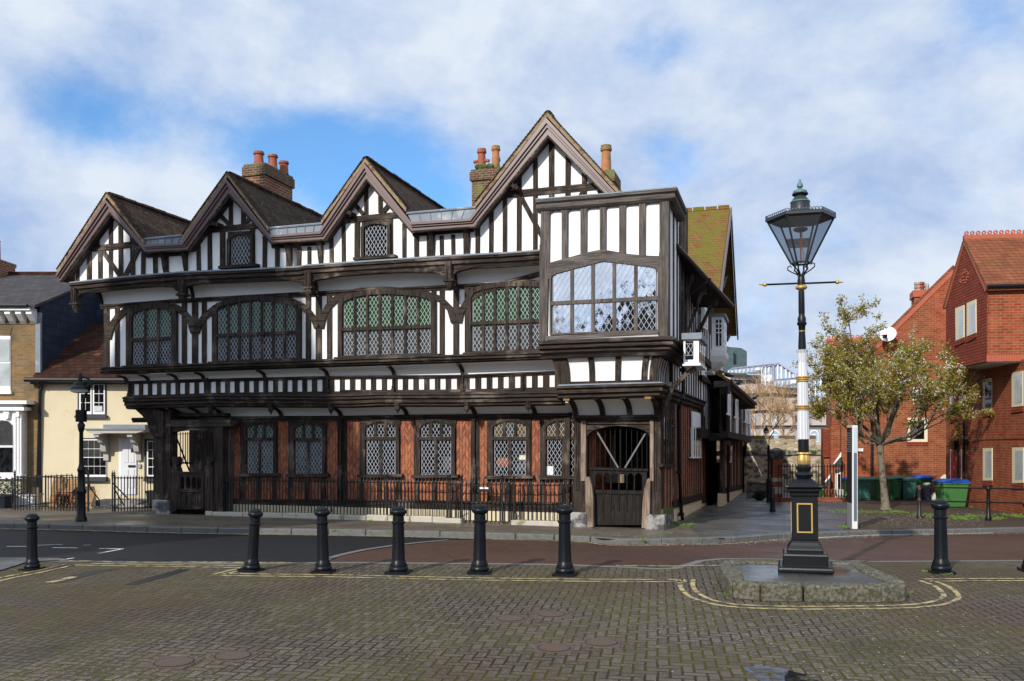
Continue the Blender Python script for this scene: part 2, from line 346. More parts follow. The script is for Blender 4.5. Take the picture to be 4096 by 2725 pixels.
t.col(t.mix(edge, cc, (.075, .035, .022))); t.rough(.85); t.bump(t.math('SUBTRACT', 1., edge), .5, .01); M['herring'] = t.m
M['lane_brick'] = m_brick('lane_brick', (.30, .10, .05), (.46, .18, .09), (.14, .08, .055), .25, .09, .012)
M['cream'] = m_basic('cream_render', (.62, .535, .37), .9, .12, 1.5, bump=.1, c2=(.46, .33, .16), c2amt=(.58, .8))
M['plinth_render'] = m_basic('weathered_render', (.62, .48, .31), .9, .2, 2, bump=.2, c2=(.35, .27, .18))
M['stone'] = m_basic('pale_limestone', (.42, .38, .31), .9, .25, 4, bump=.4, c2=(.17, .17, .09), c2amt=(.52, .7))
M['block_stone'] = m_basic('dark_pedestal_stone', (.30, .28, .26), .85, .3, 3, bump=.3, c2=(.05, .05, .055), c2amt=(.40, .54))
M['granite'] = m_basic('rough_granite', (.15, .135, .11), .85, .6, 30, bump=1.0, c2=(.055, .056, .022), c2amt=(.42, .58))
M['kerb'] = m_basic('kerb_granite', (.115, .115, .112), .75, .3, 12, bump=.5, c2=(.08, .085, .05), c2amt=(.5, .66))
M['glass'] = m_glass('dark_old_glass', (.006, .007, .008), .05, spec=.22, cell=.115)
M['glass_shade'] = m_glass('glass_over_grey_blind', (.050, .052, .050), .12, spec=.22, cell=.115)
M['glass_green'] = m_glass('glass_over_green_curtain', (.013, .060, .012), .12, spec=.2, cell=.115)
M['glass_bay'] = m_glass('silvery_old_glass', (.94, .90, .87), .04, wav=.08, metal=1., cell=.135, tilt=.022)
M['glass_pale'] = m_glass('glass_over_white_curtain', (.42, .46, .46), .08)
M['glass_amber'] = m_glass('amber_old_glass', (.10, .06, .012), .1)
M['leading'] = m_basic('lead_cames', (.40, .43, .48), .5, .3, 3)
M['leading_dim'] = m_basic('dull_lead_cames', (.34, .37, .41), .5, .3, 3)
M['iron'] = m_basic('black_iron_paint', (.007, .008, .009), .42, .3, 8, bump=.15, spec=.3)
M['iron_worn'] = m_basic('worn_black_paint', (.005, .0065, .0085), .36, .3, 8, bump=.12, c2=(.36, .35, .33), c2amt=(.715, .73), spec=.3)
M['bollard'] = m_basic('bollard_paint', (.0045, .006, .009), .36, .4, 5, bump=.25, c2=(.17, .16, .15), c2amt=(.705, .725), spec=.25)
M['iron_rust'] = m_basic('rusting_black_paint', (.014, .014, .015), .5, .3, 6, bump=.3, c2=(.22, .065, .03), c2amt=(.56, .6))
M['gold'] = m_basic('gold_leaf_paint', (.55, .36, .11), .4, .15, 9, metal=.55)
M['silver'] = m_basic('silver_column_paint', (.62, .63, .66), .42, .06, 6, metal=.25)
M['copper'] = m_basic('verdigris_copper', (.10, .19, .18), .6, .3, 9, metal=.2)
M['lantern'] = m_basic('lantern_enamel', (.02, .028, .035), .4, .25, 9)
M['white'] = m_basic('white_gloss_paint', (.78, .78, .77), .45, .04, 4)
M['offwhite'] = m_basic('cream_plastic', (.66, .60, .42), .45, .05, 4)
M['door_white'] = m_basic('white_door_paint', (.62, .63, .66), .5, .04, 4)
M['navy'] = m_basic('dark_blue_paint', (.018, .024, .036), .5, .2, 5)
M['slate'] = m_tiles('welsh_slates', (.062, .058, .062), (.085, .078, .080), (.02, .02, .02), 'x', w=.30, h=.13, moss=(.12, .08, .03), mossamt=(.66, .76), bump=.6)
M['slate_hung'] = m_tiles('slate_hanging', (.026, .036, .060), (.036, .048, .075), (.010, .014, .024), 'xy', w=.5, h=.30, bump=.6)
M['yellow_brick'] = m_brick('london_stock_brick', (.27, .16, .060), (.15, .098, .050), (.23, .19, .13), .225, .078, .010, dark=(.11, .085, .055))
M['old_tiles'] = m_tiles('patched_clay_tiles', (.036, .017, .012), (.075, .030, .018), (.010, .006, .004), 'x', w=.24, h=.13, odd=(.42, .14, .05))
M['red_brick'] = m_brick('modern_red_brick', (.22, .042, .020), (.36, .080, .034), (.27, .17, .09), .29, .10, .012, third=(.11, .075, .095))
M['red_brick_shade'] = m_brick('shaded_red_tile_hanging', (.23, .046, .023), (.31, .068, .032), (.05, .014, .010), .29, .11, .014, third=(.12, .05, .05))  # tile hanging with the shade of the left-hand faces put into its red
M['red_tiles'] = m_tiles('plain_red_tiles', (.20, .068, .034), (.26, .092, .045), (.04, .016, .01), 'xy', w=.22, h=.13, moss=(.10, .10, .02), mossamt=(.55, .68))
M['red_ridge'] = m_basic('terracotta_ridge', (.36, .09, .045), .8, .2, 6, c2=(.2, .14, .03), c2amt=(.6, .72))
M['shade_brick'] = m_brick('shaded_opposite_brick', (.06, .045, .04), (.08, .06, .05), (.08, .07, .06))  # shade put into the brick colour, so the houses mirror dark
M['soffit'] = m_basic('grey_soffit', (.42, .40, .38), .8, .06, 2)
M['red_door'] = m_basic('red_door_paint', (.38, .015, .03), .4, .06, 3)
M['concrete'] = m_basic('ribbed_concrete', (.46, .40, .37), .85, .08, 1, spec=.2)
M['concrete_pink'] = m_basic('pink_concrete', (.50, .36, .28), .85, .08, 1, spec=.2)
M['concrete_dark'] = m_basic('dark_slate_band', (.12, .11, .12), .8, .1, 1)
M['mauve_steel'] = m_basic('mauve_window_steel', (.33, .30, .40), .5, .06, 1)
M['sky_glass'] = m_glass('office_glass', (.30, .42, .52), .08, wav=.05)
M['zinc'] = m_tiles('standing_seam_zinc', (.075, .115, .125), (.085, .125, .135), (.05, .08, .09), 'xy', w=1.2, h=40, bump=.3)
M['bark_pale'] = m_basic('pale_twig_bark', (.30, .20, .10), .9, .25, 3)
M['bark'] = m_basic('cherry_bark', (.16, .135, .10), .9, .35, 9, bump=.7, c2=(.045, .035, .025), c2amt=(.5, .66))
def m_leaf(name, c, amt=.4):
    t = NT(name); t.col(t.mix(t.noise(3, 2), k(c, .7), k(c, 1.3))); t.rough(.6); t.b.inputs['Specular IOR Level'].default_value = .25
    tr = t.n('ShaderNodeBsdfTranslucent'); tr.inputs[0].default_value = (*k(c, 1.25), 1); ms = t.n('ShaderNodeMixShader'); ms.inputs[0].default_value = amt
    t.l(t.b.outputs[0], ms.inputs[1]); t.l(tr.outputs[0], ms.inputs[2]); t.l(ms.outputs[0], t.out.inputs[0]); return t.m
M['leaf'] = m_leaf('young_leaf', (.29, .27, .035)); M['leaf_bronze'] = m_leaf('bronze_leaf', (.20, .105, .035)); M['blossom'] = m_leaf('white_blossom', (.84, .80, .70), .35)
M['shrub'] = m_basic('evergreen_leaf', (.020, .045, .012), .5, .4, 3)
M['weed'] = m_basic('bright_weed', (.10, .19, .02), .8, .35, 7)
M['bin_teal'] = m_basic('teal_bin_plastic', (.042, .13, .11), .45, .12, 4, c2=(.10, .18, .16), c2amt=(.62, .8))
M['bin_green'] = m_basic('green_bin_plastic', (.028, .11, .04), .45, .12, 4)
M['bin_bright'] = m_basic('bright_green_plastic', (.058, .185, .055), .42, .10, 3)
M['bin_blue'] = m_basic('blue_lid_plastic', (.010, .085, .42), .4, .1, 4)
M['rubber'] = m_basic('tyre_rubber', (.012, .012, .012), .8, .2, 9)
M['purple'] = m_basic('dark_purple_plastic', (.03, .028, .055), .6, .15, 5)
M['totem_white'] = m_basic('totem_white', (.62, .62, .62), .5, .03, 3)
M['totem_grey'] = m_basic('totem_slate', (.085, .11, .15), .5, .08, 3)
M['totem_pale'] = m_basic('totem_pale', (.42, .50, .56), .4, .06, 3)
M['steel'] = m_basic('brushed_steel', (.32, .33, .34), .5, .1, 6, metal=.3)
M['strap'] = m_basic('grey_iron_strap', (.12, .125, .13), .6, .2, 6)
M['poster'] = m_basic('dark_map_print', (.014, .014, .018), .5, .6, 8, c2=(.08, .09, .10), c2amt=(.6, .66))
M['plank'] = m_wood('weathered_planks', (.20, .11, .05), (.40, .25, .12), 'x', bump=.3)
M['terracotta'] = m_basic('terracotta', (.28, .075, .04), .8, .2, 5)
M['board'] = m_basic('scuffed_white_board', (.56, .53, .48), .6, .1, 3)
M['pigeon'] = m_basic('pigeon_grey', (.035, .038, .048), .7, .3, 9)
M['flower'] = m_basic('garden_flower', (.45, .10, .03), .6, .4, 9)
M['curtain'] = m_basic('white_curtain', (.5, .54, .56), .8, .2, 14)
M['studded'] = m_basic('studded_door', (.05, .045, .04), .7, .3, 3)
M['city_wall'] = m_basic('old_rubble', (.46, .38, .26), .95, .2, 2)
t = NT('rubble_wall'); v = t.scale((3.4, 3.4, 5.5)); vo = t.n('ShaderNodeTexVoronoi'); t.l(v, vo.inputs[0]); vo.inputs['Scale'].default_value = 1.0
v2 = t.n('ShaderNodeTexVoronoi', feature='DISTANCE_TO_EDGE'); t.l(v, v2.inputs[0]); v2.inputs['Scale'].default_value = 1.0
hs = t.n('ShaderNodeSeparateColor'); t.l(vo.outputs['Color'], hs.inputs[0])
cc = t.mix(hs.outputs[0], (.30, .24, .15), (.56, .48, .35)); cc = t.mix(t.ramp(hs.outputs[1], .8, .9), cc, (.10, .09, .07))
cc = t.mix(t.ramp(v2.outputs[0], .02, .08, .75, 0), cc, (.30, .26, .19)); cc = t.mix(t.ramp(t.noise(.6, 5), .52, .7, 0, .75), cc, (.12, .11, .07))
t.col(cc); t.rough(.95); t.bump(v2.outputs[0], .8, .06); M['rubble'] = t.m

# ground surfaces
def m_paving(name, c1, c2, joint, w, h, gap, rot, moss=None, mossamt=(.45, .6), wet=(.35, .8), pale=None, bump=.6, fine=60, off=.5, stain=None, jmoss=None, rbase=None, spec=.4):
    t = NT(name); mp = t.n('ShaderNodeMapping'); t.l(t.obj, mp.inputs[0]); mp.inputs['Rotation'].default_value = (0, 0, rot)
    wob = t.n('ShaderNodeMix', data_type='VECTOR'); nn = t.n('ShaderNodeTexNoise'); t.l(mp.outputs[0], nn.inputs['Vector']); nn.inputs['Scale'].default_value = 1.3
    wob.inputs[0].default_value = .03; t.l(mp.outputs[0], wob.inputs[4]); t.l(nn.outputs['Color'], wob.inputs[5])
    b = t.bricks(wob.outputs[1], w, h, gap, c1, c2, joint if not jmoss else (0, 0, 0), off); cc = b.outputs[0]
    cc = t.mix(t.ramp(t.noise(fine, 3, .7), .35, .75, 0, .55), cc, k(c2, 1.7))
    if jmoss: cc = t.mix(b.outputs['Fac'], cc, t.mix(t.ramp(t.noise(.5, 4), .38, .62), joint, jmoss))
    if pale: cc = t.mix(t.math('MULTIPLY', t.ramp(t.noise(26, 5, .7), .52, .62), t.ramp(t.noise(.35, 3), .35, .62)), cc, pale)
    if stain: cc = t.mix(t.ramp(t.noise(.22, 4), .42, .66, 0, .8), cc, stain)
    if moss: cc = t.mix(t.ramp(t.noise(1.5, 7, .7), *mossamt), cc, moss)
    t.col(cc); t.rough(t.ramp(t.noise(.45, 5, .6), .36, .62, *wet)); t.b.inputs['Specular IOR Level'].default_value = spec
    t.bump(t.math('ADD', t.math('MULTIPLY', b.outputs['Fac'], -1.), t.math('MULTIPLY', t.noise(fine, 3), .5)), bump, .012); return t.m
PAV = R(9.3)
def m_herringbone(name, a, rot):
    t = NT(name); mp = t.n('ShaderNodeMapping'); t.l(t.obj, mp.inputs[0]); mp.inputs['Rotation'].default_value = (0, 0, rot); mp.inputs['Scale'].default_value = (1/a, 1/a, 1)
    nn = t.n('ShaderNodeTexNoise'); t.l(t.obj, nn.inputs['Vector']); nn.inputs['Scale'].default_value = 2.2; nn.inputs['Detail'].default_value = 3
    sb = t.n('ShaderNodeVectorMath', operation='SUBTRACT'); t.l(nn.outputs['Color'], sb.inputs[0]); sb.inputs[1].default_value = (.5, .5, .5)
    sc = t.n('ShaderNodeVectorMath', operation='SCALE'); t.l(sb.outputs[0], sc.inputs[0]); sc.inputs['Scale'].default_value = .32
    ad = t.n('ShaderNodeVectorMath', operation='ADD'); t.l(mp.outputs[0], ad.inputs[0]); t.l(sc.outputs[0], ad.inputs[1])
    sp = t.n('ShaderNodeSeparateXYZ'); t.l(ad.outputs[0], sp.inputs[0]); x, y = sp.outputs[0], sp.outputs[1]; m_ = t.math
    i, j = m_('FLOOR', x), m_('FLOOR', y); fx, fy = m_('SUBTRACT', x, i), m_('SUBTRACT', y, j)
    df = m_('ADD', m_('SUBTRACT', i, j), 4000.5); tt = m_('FLOOR', m_('MULTIPLY', m_('FRACT', m_('DIVIDE', df, 4.)), 4.))
    eq = lambda v: m_('COMPARE', tt, float(v), .25)
    e = [m_('MULTIPLY_ADD', eq(1), 9., fx), m_('MULTIPLY_ADD', eq(0), 9., m_('SUBTRACT', 1., fx)), m_('MULTIPLY_ADD', eq(2), 9., fy), m_('MULTIPLY_ADD', eq(3), 9., m_('SUBTRACT', 1., fy))]
    d = m_('MINIMUM', m_('MINIMUM', e[0], e[1]), m_('MINIMUM', e[2], e[3]))
    joint = t.ramp(m_('ADD', d, m_('MULTIPLY', t.noise(30, 2), .05)), .085, .15, 1., 0.)
    cb = t.n('ShaderNodeCombineXYZ'); t.l(m_('SUBTRACT', i, eq(1)), cb.inputs[0]); t.l(m_('SUBTRACT', j, eq(2)), cb.inputs[1]); t.l(m_('LESS_THAN', tt, 1.5), cb.inputs[2])
    wz = t.n('ShaderNodeTexWhiteNoise'); t.l(cb.outputs[0], wz.inputs[0])
    cc = t.mix(wz.outputs[0], (.052, .041, .031), (.116, .092, .070)); cc = t.mix(t.ramp(t.noise(75, 3, .7), .35, .7, 0, .6), cc, (.145, .118, .095))
    fl = t.scale((7, 22, 1), mp.outputs[0]); fl2 = t.n('ShaderNodeTexNoise'); t.l(mp.outputs[0], fl2.inputs['Vector']); fl2.inputs['Scale'].default_value = 2.6; fl2.inputs['Detail'].default_value = 6; fl2.inputs['Roughness'].default_value = .7
    cc = t.mix(m_('MULTIPLY', t.ramp(fl2.outputs[0], .53, .62), t.ramp(t.noise(.4, 3), .36, .6, .1, .8)), cc, (.28, .25, .22))
    cc = t.mix(t.ramp(t.noise(.2, 4), .42, .66, 0, .75), cc, (.074, .050, .036)); cc = t.mix(t.ramp(t.noise(.33, 5, .6, dist=.5), .55, .72, 0, .55), cc, (.040, .034, .026)); cc = t.mix(t.ramp(t.noise(.8, 6, .7), .60, .75, 0, .5), cc, (.085, .085, .02))
    moss = t.mix(t.ramp(t.noise(.45, 4), .36, .56), (.022, .017, .009), (.058, .060, .004))
    t.col(t.mix(joint, cc, moss)); t.rough(t.ramp(t.noise(.45, 5, .6), .36, .62, .5, .85)); t.b.inputs['Specular IOR Level'].default_value = .12
    t.bump(m_('SUBTRACT', m_('MULTIPLY', t.noise(75, 3), .35), joint), .8, .012); return t.m
M['setts'] = m_herringbone('herringbone_setts', .122, PAV)
M['road_block'] = m_paving('brown_block_road', (.052, .030, .022), (.078, .046, .034), (.025, .015, .012), .26, .13, .010, HA, wet=(.45, .7), fine=40, stain=(.088, .050, .036), bump=.3, spec=.12)
M['asphalt'] = m_basic('dark_asphalt', (.016, .016, .018), .65, .3, 30, bump=.6, c2=(.034, .033, .034), c2amt=(.5, .7), spec=.2)
M['flags'] = m_paving('york_flagstones', (.085, .070, .052), (.125, .105, .082), (.035, .034, .020), .85, .62, .012, HA, moss=(.055, .06, .014), mossamt=(.64, .8), wet=(.28, .7), fine=20, off=.37, bump=.4, jmoss=(.05, .055, .01), spec=.3)
M['slabs'] = m_paving('wet_grey_slabs', (.042, .045, .056), (.075, .08, .097), (.030, .040, .008), 1.1, .62, .05, HA, moss=(.05, .055, .014), mossamt=(.68, .8), wet=(.3, .65), fine=20, off=.4, bump=.3, spec=.25)
M['tarmac'] = m_basic('mossy_tarmac', (.066, .046, .034), .75, .4, 14, bump=.7, c2=(.075, .10, .016), c2amt=(.55, .70), spec=.2)
M['lane'] = m_paving('lane_cobbles', (.055, .050, .045), (.085, .078, .070), (.03, .034, .014), .42, .26, .02, HA, moss=(.045, .052, .012), mossamt=(.6, .75), wet=(.25, .65), fine=25, bump=.6)
M['island'] = m_paving('wet_island_slabs', (.040, .038, .036), (.062, .058, .054), (.03, .03, .02), .75, .5, .012, R(14), wet=(.08, .6), fine=30, bump=.3)
M['yellow'] = m_basic('worn_yellow_line', (.42, .33, .15), .8, .2, 9, c2=(.10, .085, .055), c2amt=(.46, .58))
M['white_line'] = m_basic('worn_white_line', (.50, .50, .49), .8, .2, 9, c2=(.12, .12, .12), c2amt=(.54, .66))
M['rust_cover'] = m_basic('rusty_cover', (.10, .064, .044), .75, .3, 40, bump=.7)
M['patch'] = m_basic('tar_patch', (.012, .011, .011), .45, .3, 20, bump=.4)
M['edge_concrete'] = m_basic('edging_concrete', (.14, .135, .125), .8, .2, 20, bump=.4)
# ------------------------------------------------------------------ the old timber-framed house
P0 = ground((2658, 2118), .1)
HF = Frame(P0, -HA); FC = Face(HF)
house = thing('timber_framed_house', P0, -HA, 'large black and white timber-framed house with four gables and a jutting bay window', 'house')
D_WALL, D_BAND, D_FIRST, D_PLATE, D_GABLE, D_BARGE = -.60, .10, .47, 1.00, .92, 1.24
Y_BACK = 7.0

# ---- gables: walls, studs, barge boards, roofs
LOW = [(KA,95,1185),(KA,540,575),(KA,848,925),(KA,1240,900),(KA,1605,408),(KA,1977,840),(KB,670,922),(KB,1045,392),(KB,1445,850),(KB,2012,806),(KC,880,338),(KC,1480,945)]
UP  = [(KA,72,1120),(KA,510,445),(KA,860,856),(KA,1190,840),(KA,1588,258),(KA,1988,772),(KB,635,848),(KB,1037,240),(KB,1455,765),(KB,1975,735),(KC,868,170),(KC,1500,852)]
lo = [HF.front(K(x,y), D_BARGE) for K,x,y in LOW]; up = [HF.front(K(x,y), D_BARGE) for K,x,y in UP]
for gi, (a, b) in enumerate(((0,3),(3,6),(6,9),(9,11))):
    m = MB(); m2 = MB(); m3 = MB()
    for i in range(a, b):
        j = i + 1; m.ext([lo[i], lo[j], up[j], up[i]], (0, .07, 0))
        mid = [lo[q].lerp(up[q], .52) for q in (i, j)]
        m2.ext([mid[0]+Vector((0,-.05,0)), mid[1]+Vector((0,-.05,0)), up[j]+Vector((0,-.05,0)), up[i]+Vector((0,-.05,0))], (0, .048, 0))
        q1 = [lo[q].lerp(up[q], .72) for q in (i, j)]
        m2.ext([q1[0]+Vector((0,-.10,0)), q1[1]+Vector((0,-.10,0)), up[j]+Vector((0,-.10,0)), up[i]+Vector((0,-.10,0))], (0, .049, 0))
        q2 = [lo[q].lerp(up[q], .14) for q in (i, j)]
        m3.ext([lo[i]+Vector((0,-.03,0)), lo[j]+Vector((0,-.03,0)), q2[1]+Vector((0,-.03,0)), q2[0]+Vector((0,-.03,0))], (0, .028, 0))
        # boarded soffit back to the wall
        m3.ext([lo[i]+Vector((0,.07,.02)), lo[j]+Vector((0,.07,.02)), lo[j]+Vector((0,.07,.06)), lo[i]+Vector((0,.07,.06))], (0, .4, 0))
    o = m.build('bargeboard', M['barge'], house); m2.build('moulding', M['barge'], o); m3.build('soffit_board', M['timber_x'], o)
# roofs
RT = [((KA,507,390),(KA,62,1080),(KA,835,805)), ((KA,1588,205),(KA,1185,770),(KA,1955,690)), ((KB,1028,185),(KB,635,745),(KB,1395,628)), ((KC,868,110),(KC,226,925),(KC,1545,845))]
D_ROOF = D_BARGE + .10
for gi, (t_, l_, r_) in enumerate(RT):
    T, L_, R_ = [HF.front(K(x,y), D_ROOF) for K,x,y in (t_, l_, r_)]
    L_ = T + (L_ - T) * 1.0; R2 = T + (R_ - T) * (1.35 if gi < 3 else 1.02); L2 = T + (L_ - T) * (1.0 if gi == 0 else 1.3)
    depth = 9.5 if gi < 3 else 7.5
    bk = Vector((0, depth, 0)); th = Vector((0, 0, -.09))
    m = MB()
    f0 = .06
    fr = Vector((0, f0, 0))
    Lb = L2 + fr; Rb = R2 + fr; Tb = T + fr
    # slopes start behind the verge; below the gutter line only well back
    off = Vector((0, .65, 0))
    m.ext([Lb + off if gi else L_ + fr, Tb, Tb + bk, Lb + bk], th); m.ext([Rb + off, Rb + bk, Tb + bk, Tb], th)
    if gi: m.ext([L_ + fr, Tb, Lb + off], th)
    m.ext([R_ + fr, Rb + off, Tb], th)
    roof = m.build('roof', M['roof'], house)
    # mortared verge with tile ends
    m = MB(); dv = []
    for A, B in ((T, L_), (T, R_)):
        n = (B - A); n.y = 0; dn = Vector((0, 0, -1)) * .115
        N = 26
        for q in range(N):
            a = A.lerp(B, q / N); b = A.lerp(B, (q + 1) / N); j = rng.uniform(-.012, .012)
            m.ext([a + Vector((0,j,.02)), b + Vector((0,j,.035)), b + dn, a + dn], (0, .09, 0))
    m.build('verge', M['verge'], roof)
    m = MB()
    for A, B in ((T, L_), (T, R_)):
        for q in range(30):
            a = A.lerp(B, q / 30) + Vector((0, -.03, .035)); b = A.lerp(B, (q + 1.12) / 30) + Vector((0, -.03, .035)); m.ext([a + Vector((0,0,.012)), b + Vector((0,0,.040)), b + Vector((0,0,.0)), a + Vector((0,0,-.02))], (0, .3, 0))
    m.build('verge_tiles', M['roof'], roof)
    m = MB(); nR = int(depth / .28)
    for q in range(nR):
        c = T + Vector((0, .1 + q * .28, .0)); r_m = .10 + rng.uniform(-.008, .012)
        m.loft([[c + Vector((math.cos(a)*r_m, e*.29, math.sin(a)*r_m - .02 + e*.01)) for a in [math.pi*i/6 for i in range(7)]] for e in (0, 1)], closed=False)
    m.box((T.x-.07, T.y+.12, T.z-.12), (T.x+.07, T.y+depth, T.z+.035))
    m.build('ridge_tiles', M['roof'], roof, recalc=False)
# lead gutters between gables
for pts in ([(KA,850,862),(KA,1205,842),(KA,1250,752),(KA,815,795)], [(KA,1985,778),(KB,642,850),(KB,662,762),(KB,165,806),(KA,1950,692)], [(KB,1452,768),(KB,1978,738),(KB,2035,616),(KB,1405,672)]):
    f = [HF.front(K(x,y), D_BARGE + .02) for K,x,y in pts]
    m = MB(); m.ext([f[0], f[1], f[2], f[3]] if len(f) == 4 else f, (0, .05, 0)); o = m.build('lead_gutter', M['lead'], house)
    m = MB(); A, B = f[-1], f[2]
    if len(f) == 5: A = f[3]
    a = A.lerp(f[0] if len(f)==4 else f[0], .05); m.tube([A + Vector((0,-.01,-.03)), B + Vector((0,-.01,-.03))], .035, 6)
    for q in range(1, 6): c = f[0].lerp(f[1], q/6); e = A.lerp(B, q/6); m.tube([c + Vector((0,-.012,0)), e + Vector((0,-.012,0))], .012, 5)
    m.ext([A + Vector((0,.05,-.01)), B + Vector((0,.05,-.01)), B + Vector((0,1.4,.12)), A + Vector((0,1.4,.12))], (0,0,-.03))
    m.build('lead_roll', M['lead'], o)

def stick(K, p, q, w_, d, t, parent, name='stud', mat='timber'):
    mb = MB(); FC.bar(mb, K, p, q, w_, d, t); return mb.build(name, M[mat], parent)
def studs(parent, K, lst, d=D_GABLE + .035, t=.06):
    for it in lst:
        x, y0, y1 = it[:3]; w_ = it[3] if len(it) > 3 else 37
        j = rng.uniform(-3, 3); stick(K, (x + j, y0), (x - j * .5, y1), w_ * rng.uniform(.93, 1.08), d + rng.uniform(-.008, .008), t, parent)
LEDGE = [(KA,200,1192),(KA,700,1140),(KA,1165,1100),(KA,1700,1078),(KA,2240,1052),(KB,515,1150),(KB,1100,1110),(KB,1750,1068),(KB,2240,1042),(KC,400,1384),(KC,830,1352)]
def ledge_y(Nx):
    P = [K(x,y) for K,x,y in LEDGE]
    for a, b in zip(P, P[1:]):
        if Nx <= b[0] or b is P[-1]:
            return a[1] + (b[1]-a[1]) * (Nx-a[0]) / (b[0]-a[0])
def inv(K, n): a = K(0,0); b = K(1,1); return ((n[0]-a[0])/(b[0]-a[0]), (n[1]-a[1])/(b[1]-a[1]))
def gable_wall(K, tops):
    """white wall below a barge board: tops are photo points along the roof side, the foot follows the ledge"""
    pts = [K(*p) for p in tops]; foot = [(p[0], ledge_y(p[0]) + 8) for p in (pts[-1], pts[0])]
    m = MB(); m.ext([HF.front(p, D_GABLE) for p in pts + foot], (0, .25, 0)); return m.build('gable_wall', M['plaster'], house)
g1 = gable_wall(KA, [(225,1000),(300,930),(530,520),(840,890),(1075,882)])
g2 = gable_wall(KA, [(1076,882),(1225,870),(1600,340),(1985,800),(2180,800)])
g3 = gable_wall(KB, [(430,885),(650,870),(1040,310),(1450,800),(1720,795)])
g4 = gable_wall(KB, [(1722,795),(1995,765),inv(KB, KC(874,250)),inv(KB, KC(1500,900)),inv(KB, KC(1500,1000))])
K = KA
studs(g1, K, [(245,1010,1180,30),(348,900,1175),(447,890,1166),(543,620,1158,34),(632,660,1143),(738,770,1137),(832,890,1130),(942,925,1120),(1040,915,1112),(425,760,880,30)])
stick(K, (360,885), (810,838), 50, D_GABLE+.05, .08, g1, 'collar_beam', 'timber_x'); stick(K, (470,905), (632,1142), 36, D_GABLE+.045, .07, g1, 'brace', 'timber'); stick(K, (793,880), (665,1140), 38, D_GABLE+.045, .07, g1, 'brace', 'timber')
studs(g2, K, [(1215,900,1100),(1330,840,1092),(1430,740,1087),(1545,735,1052,50),(1815,690,1040,44),(1922,770,1062,38),(2035,845,1056),(2150,840,1056),(1618,420,670,36),(1730,520,665,36)])
stick(K, (1380,720), (1870,676), 50, D_GABLE+.05, .08, g2, 'collar_beam', 'timber_x'); stick(K, (1515,575), (1605,672), 34, D_GABLE+.045, .07, g2, 'brace', 'timber'); stick(K, (1800,600), (1740,660), 34, D_GABLE+.045, .07, g2, 'brace', 'timber')
stick(K, (1430,655), (1500,665), 34, D_GABLE+.3, .3, g2, 'purlin_end', 'timber')
K = KB
studs(g3, K, [(438,985,1158,34),(530,980,1152,34),(728,830,1142),(838,750,1136),(958,720,1075,44),(1258,690,1052,44),(1381,770,1097),(1490,845,1090),(1600,850,1085),(1040,410,690,38),(1167,500,675,38),(340,970,1165,34)])
stick(K, (815,745), (1330,690), 50, D_GABLE+.05, .08, g3, 'collar_beam', 'timber_x'); stick(K, (915,570), (1015,692), 36, D_GABLE+.045, .07, g3, 'brace', 'timber'); stick(K, (1245,600), (1188,668), 36, D_GABLE+.045, .07, g3, 'brace', 'timber')
stick(K, (850,660), (905,680), 34, D_GABLE+.3, .3, g3, 'purlin_end', 'timber')
studs(g4, K, [(1717,880,1075),(1820,870,1067),(1930,850,1060),(2038,770,1052)]); K = KC
studs(g4, K, [(247,1090,1387,40),(368,940,1382,40),(490,850,1372,40),(618,600,1362,40),(763,480,1352,42),(908,350,900,44),(1055,490,890,44),(1203,640,890,44),(1345,790,900,44)])
stick(K, (460,850), (1320,768), 58, D_GABLE+.05, .08, g4, 'collar_beam', 'timber_x'); stick(K, (622,845), (825,1225), 42, D_GABLE+.045, .07, g4, 'brace', 'timber'); stick(K, (1205,795), (1150,890), 36, D_GABLE+.045, .07, g4, 'brace', 'timber')
stick(K, (545,755), (605,790), 34, D_GABLE+.3, .3, g4, 'purlin_end', 'timber')
# eaves wall-plate shadow boards between gables and their carved brackets
for K, x0, y0, x1, y1 in ((KA,860,945,1230,920),(KA,1990,860,2240,852),(KB,190,968,660,940),(KB,1455,865,2000,822)):
    m = MB(); FC.bar(m, K, (x0,y0),(x1,y1), 40, D_GABLE+.06, .09); m.build('wall_plate', M['timber_x'], house)
for K, x, y0, y1 in ((KA,975,928,1112),(KA,1160,914,1098),(KA,2095,845,1052),(KB,295,952,1166),(KB,578,934,1146),(KB,1578,845,1090),(KB,1892,820,1064)):
    A = HF.front(K(x, y0), D_BARGE - .06); B = HF.front(K(x + 55, y1), D_GABLE + .03); H_ = A.z - B.z
    m = MB(); pr = []
    for q in range(13):
        u = q / 12; yy = A.y + (B.y - A.y) * (1 - (1-u)**1.7) + .05 * math.sin(u * 6.5) * (1-u); pr.append((yy, A.z - H_ * u))
    xs = B.x
    pol = [(xs - .06, y_, z_) for y_, z_ in pr] + [(xs - .06, B.y + .03, B.z), (xs - .06, B.y + .03, A.z)]
    m.ext(pol, (.13, 0, 0)); m.build('eaves_bracket', M['timber'], house)

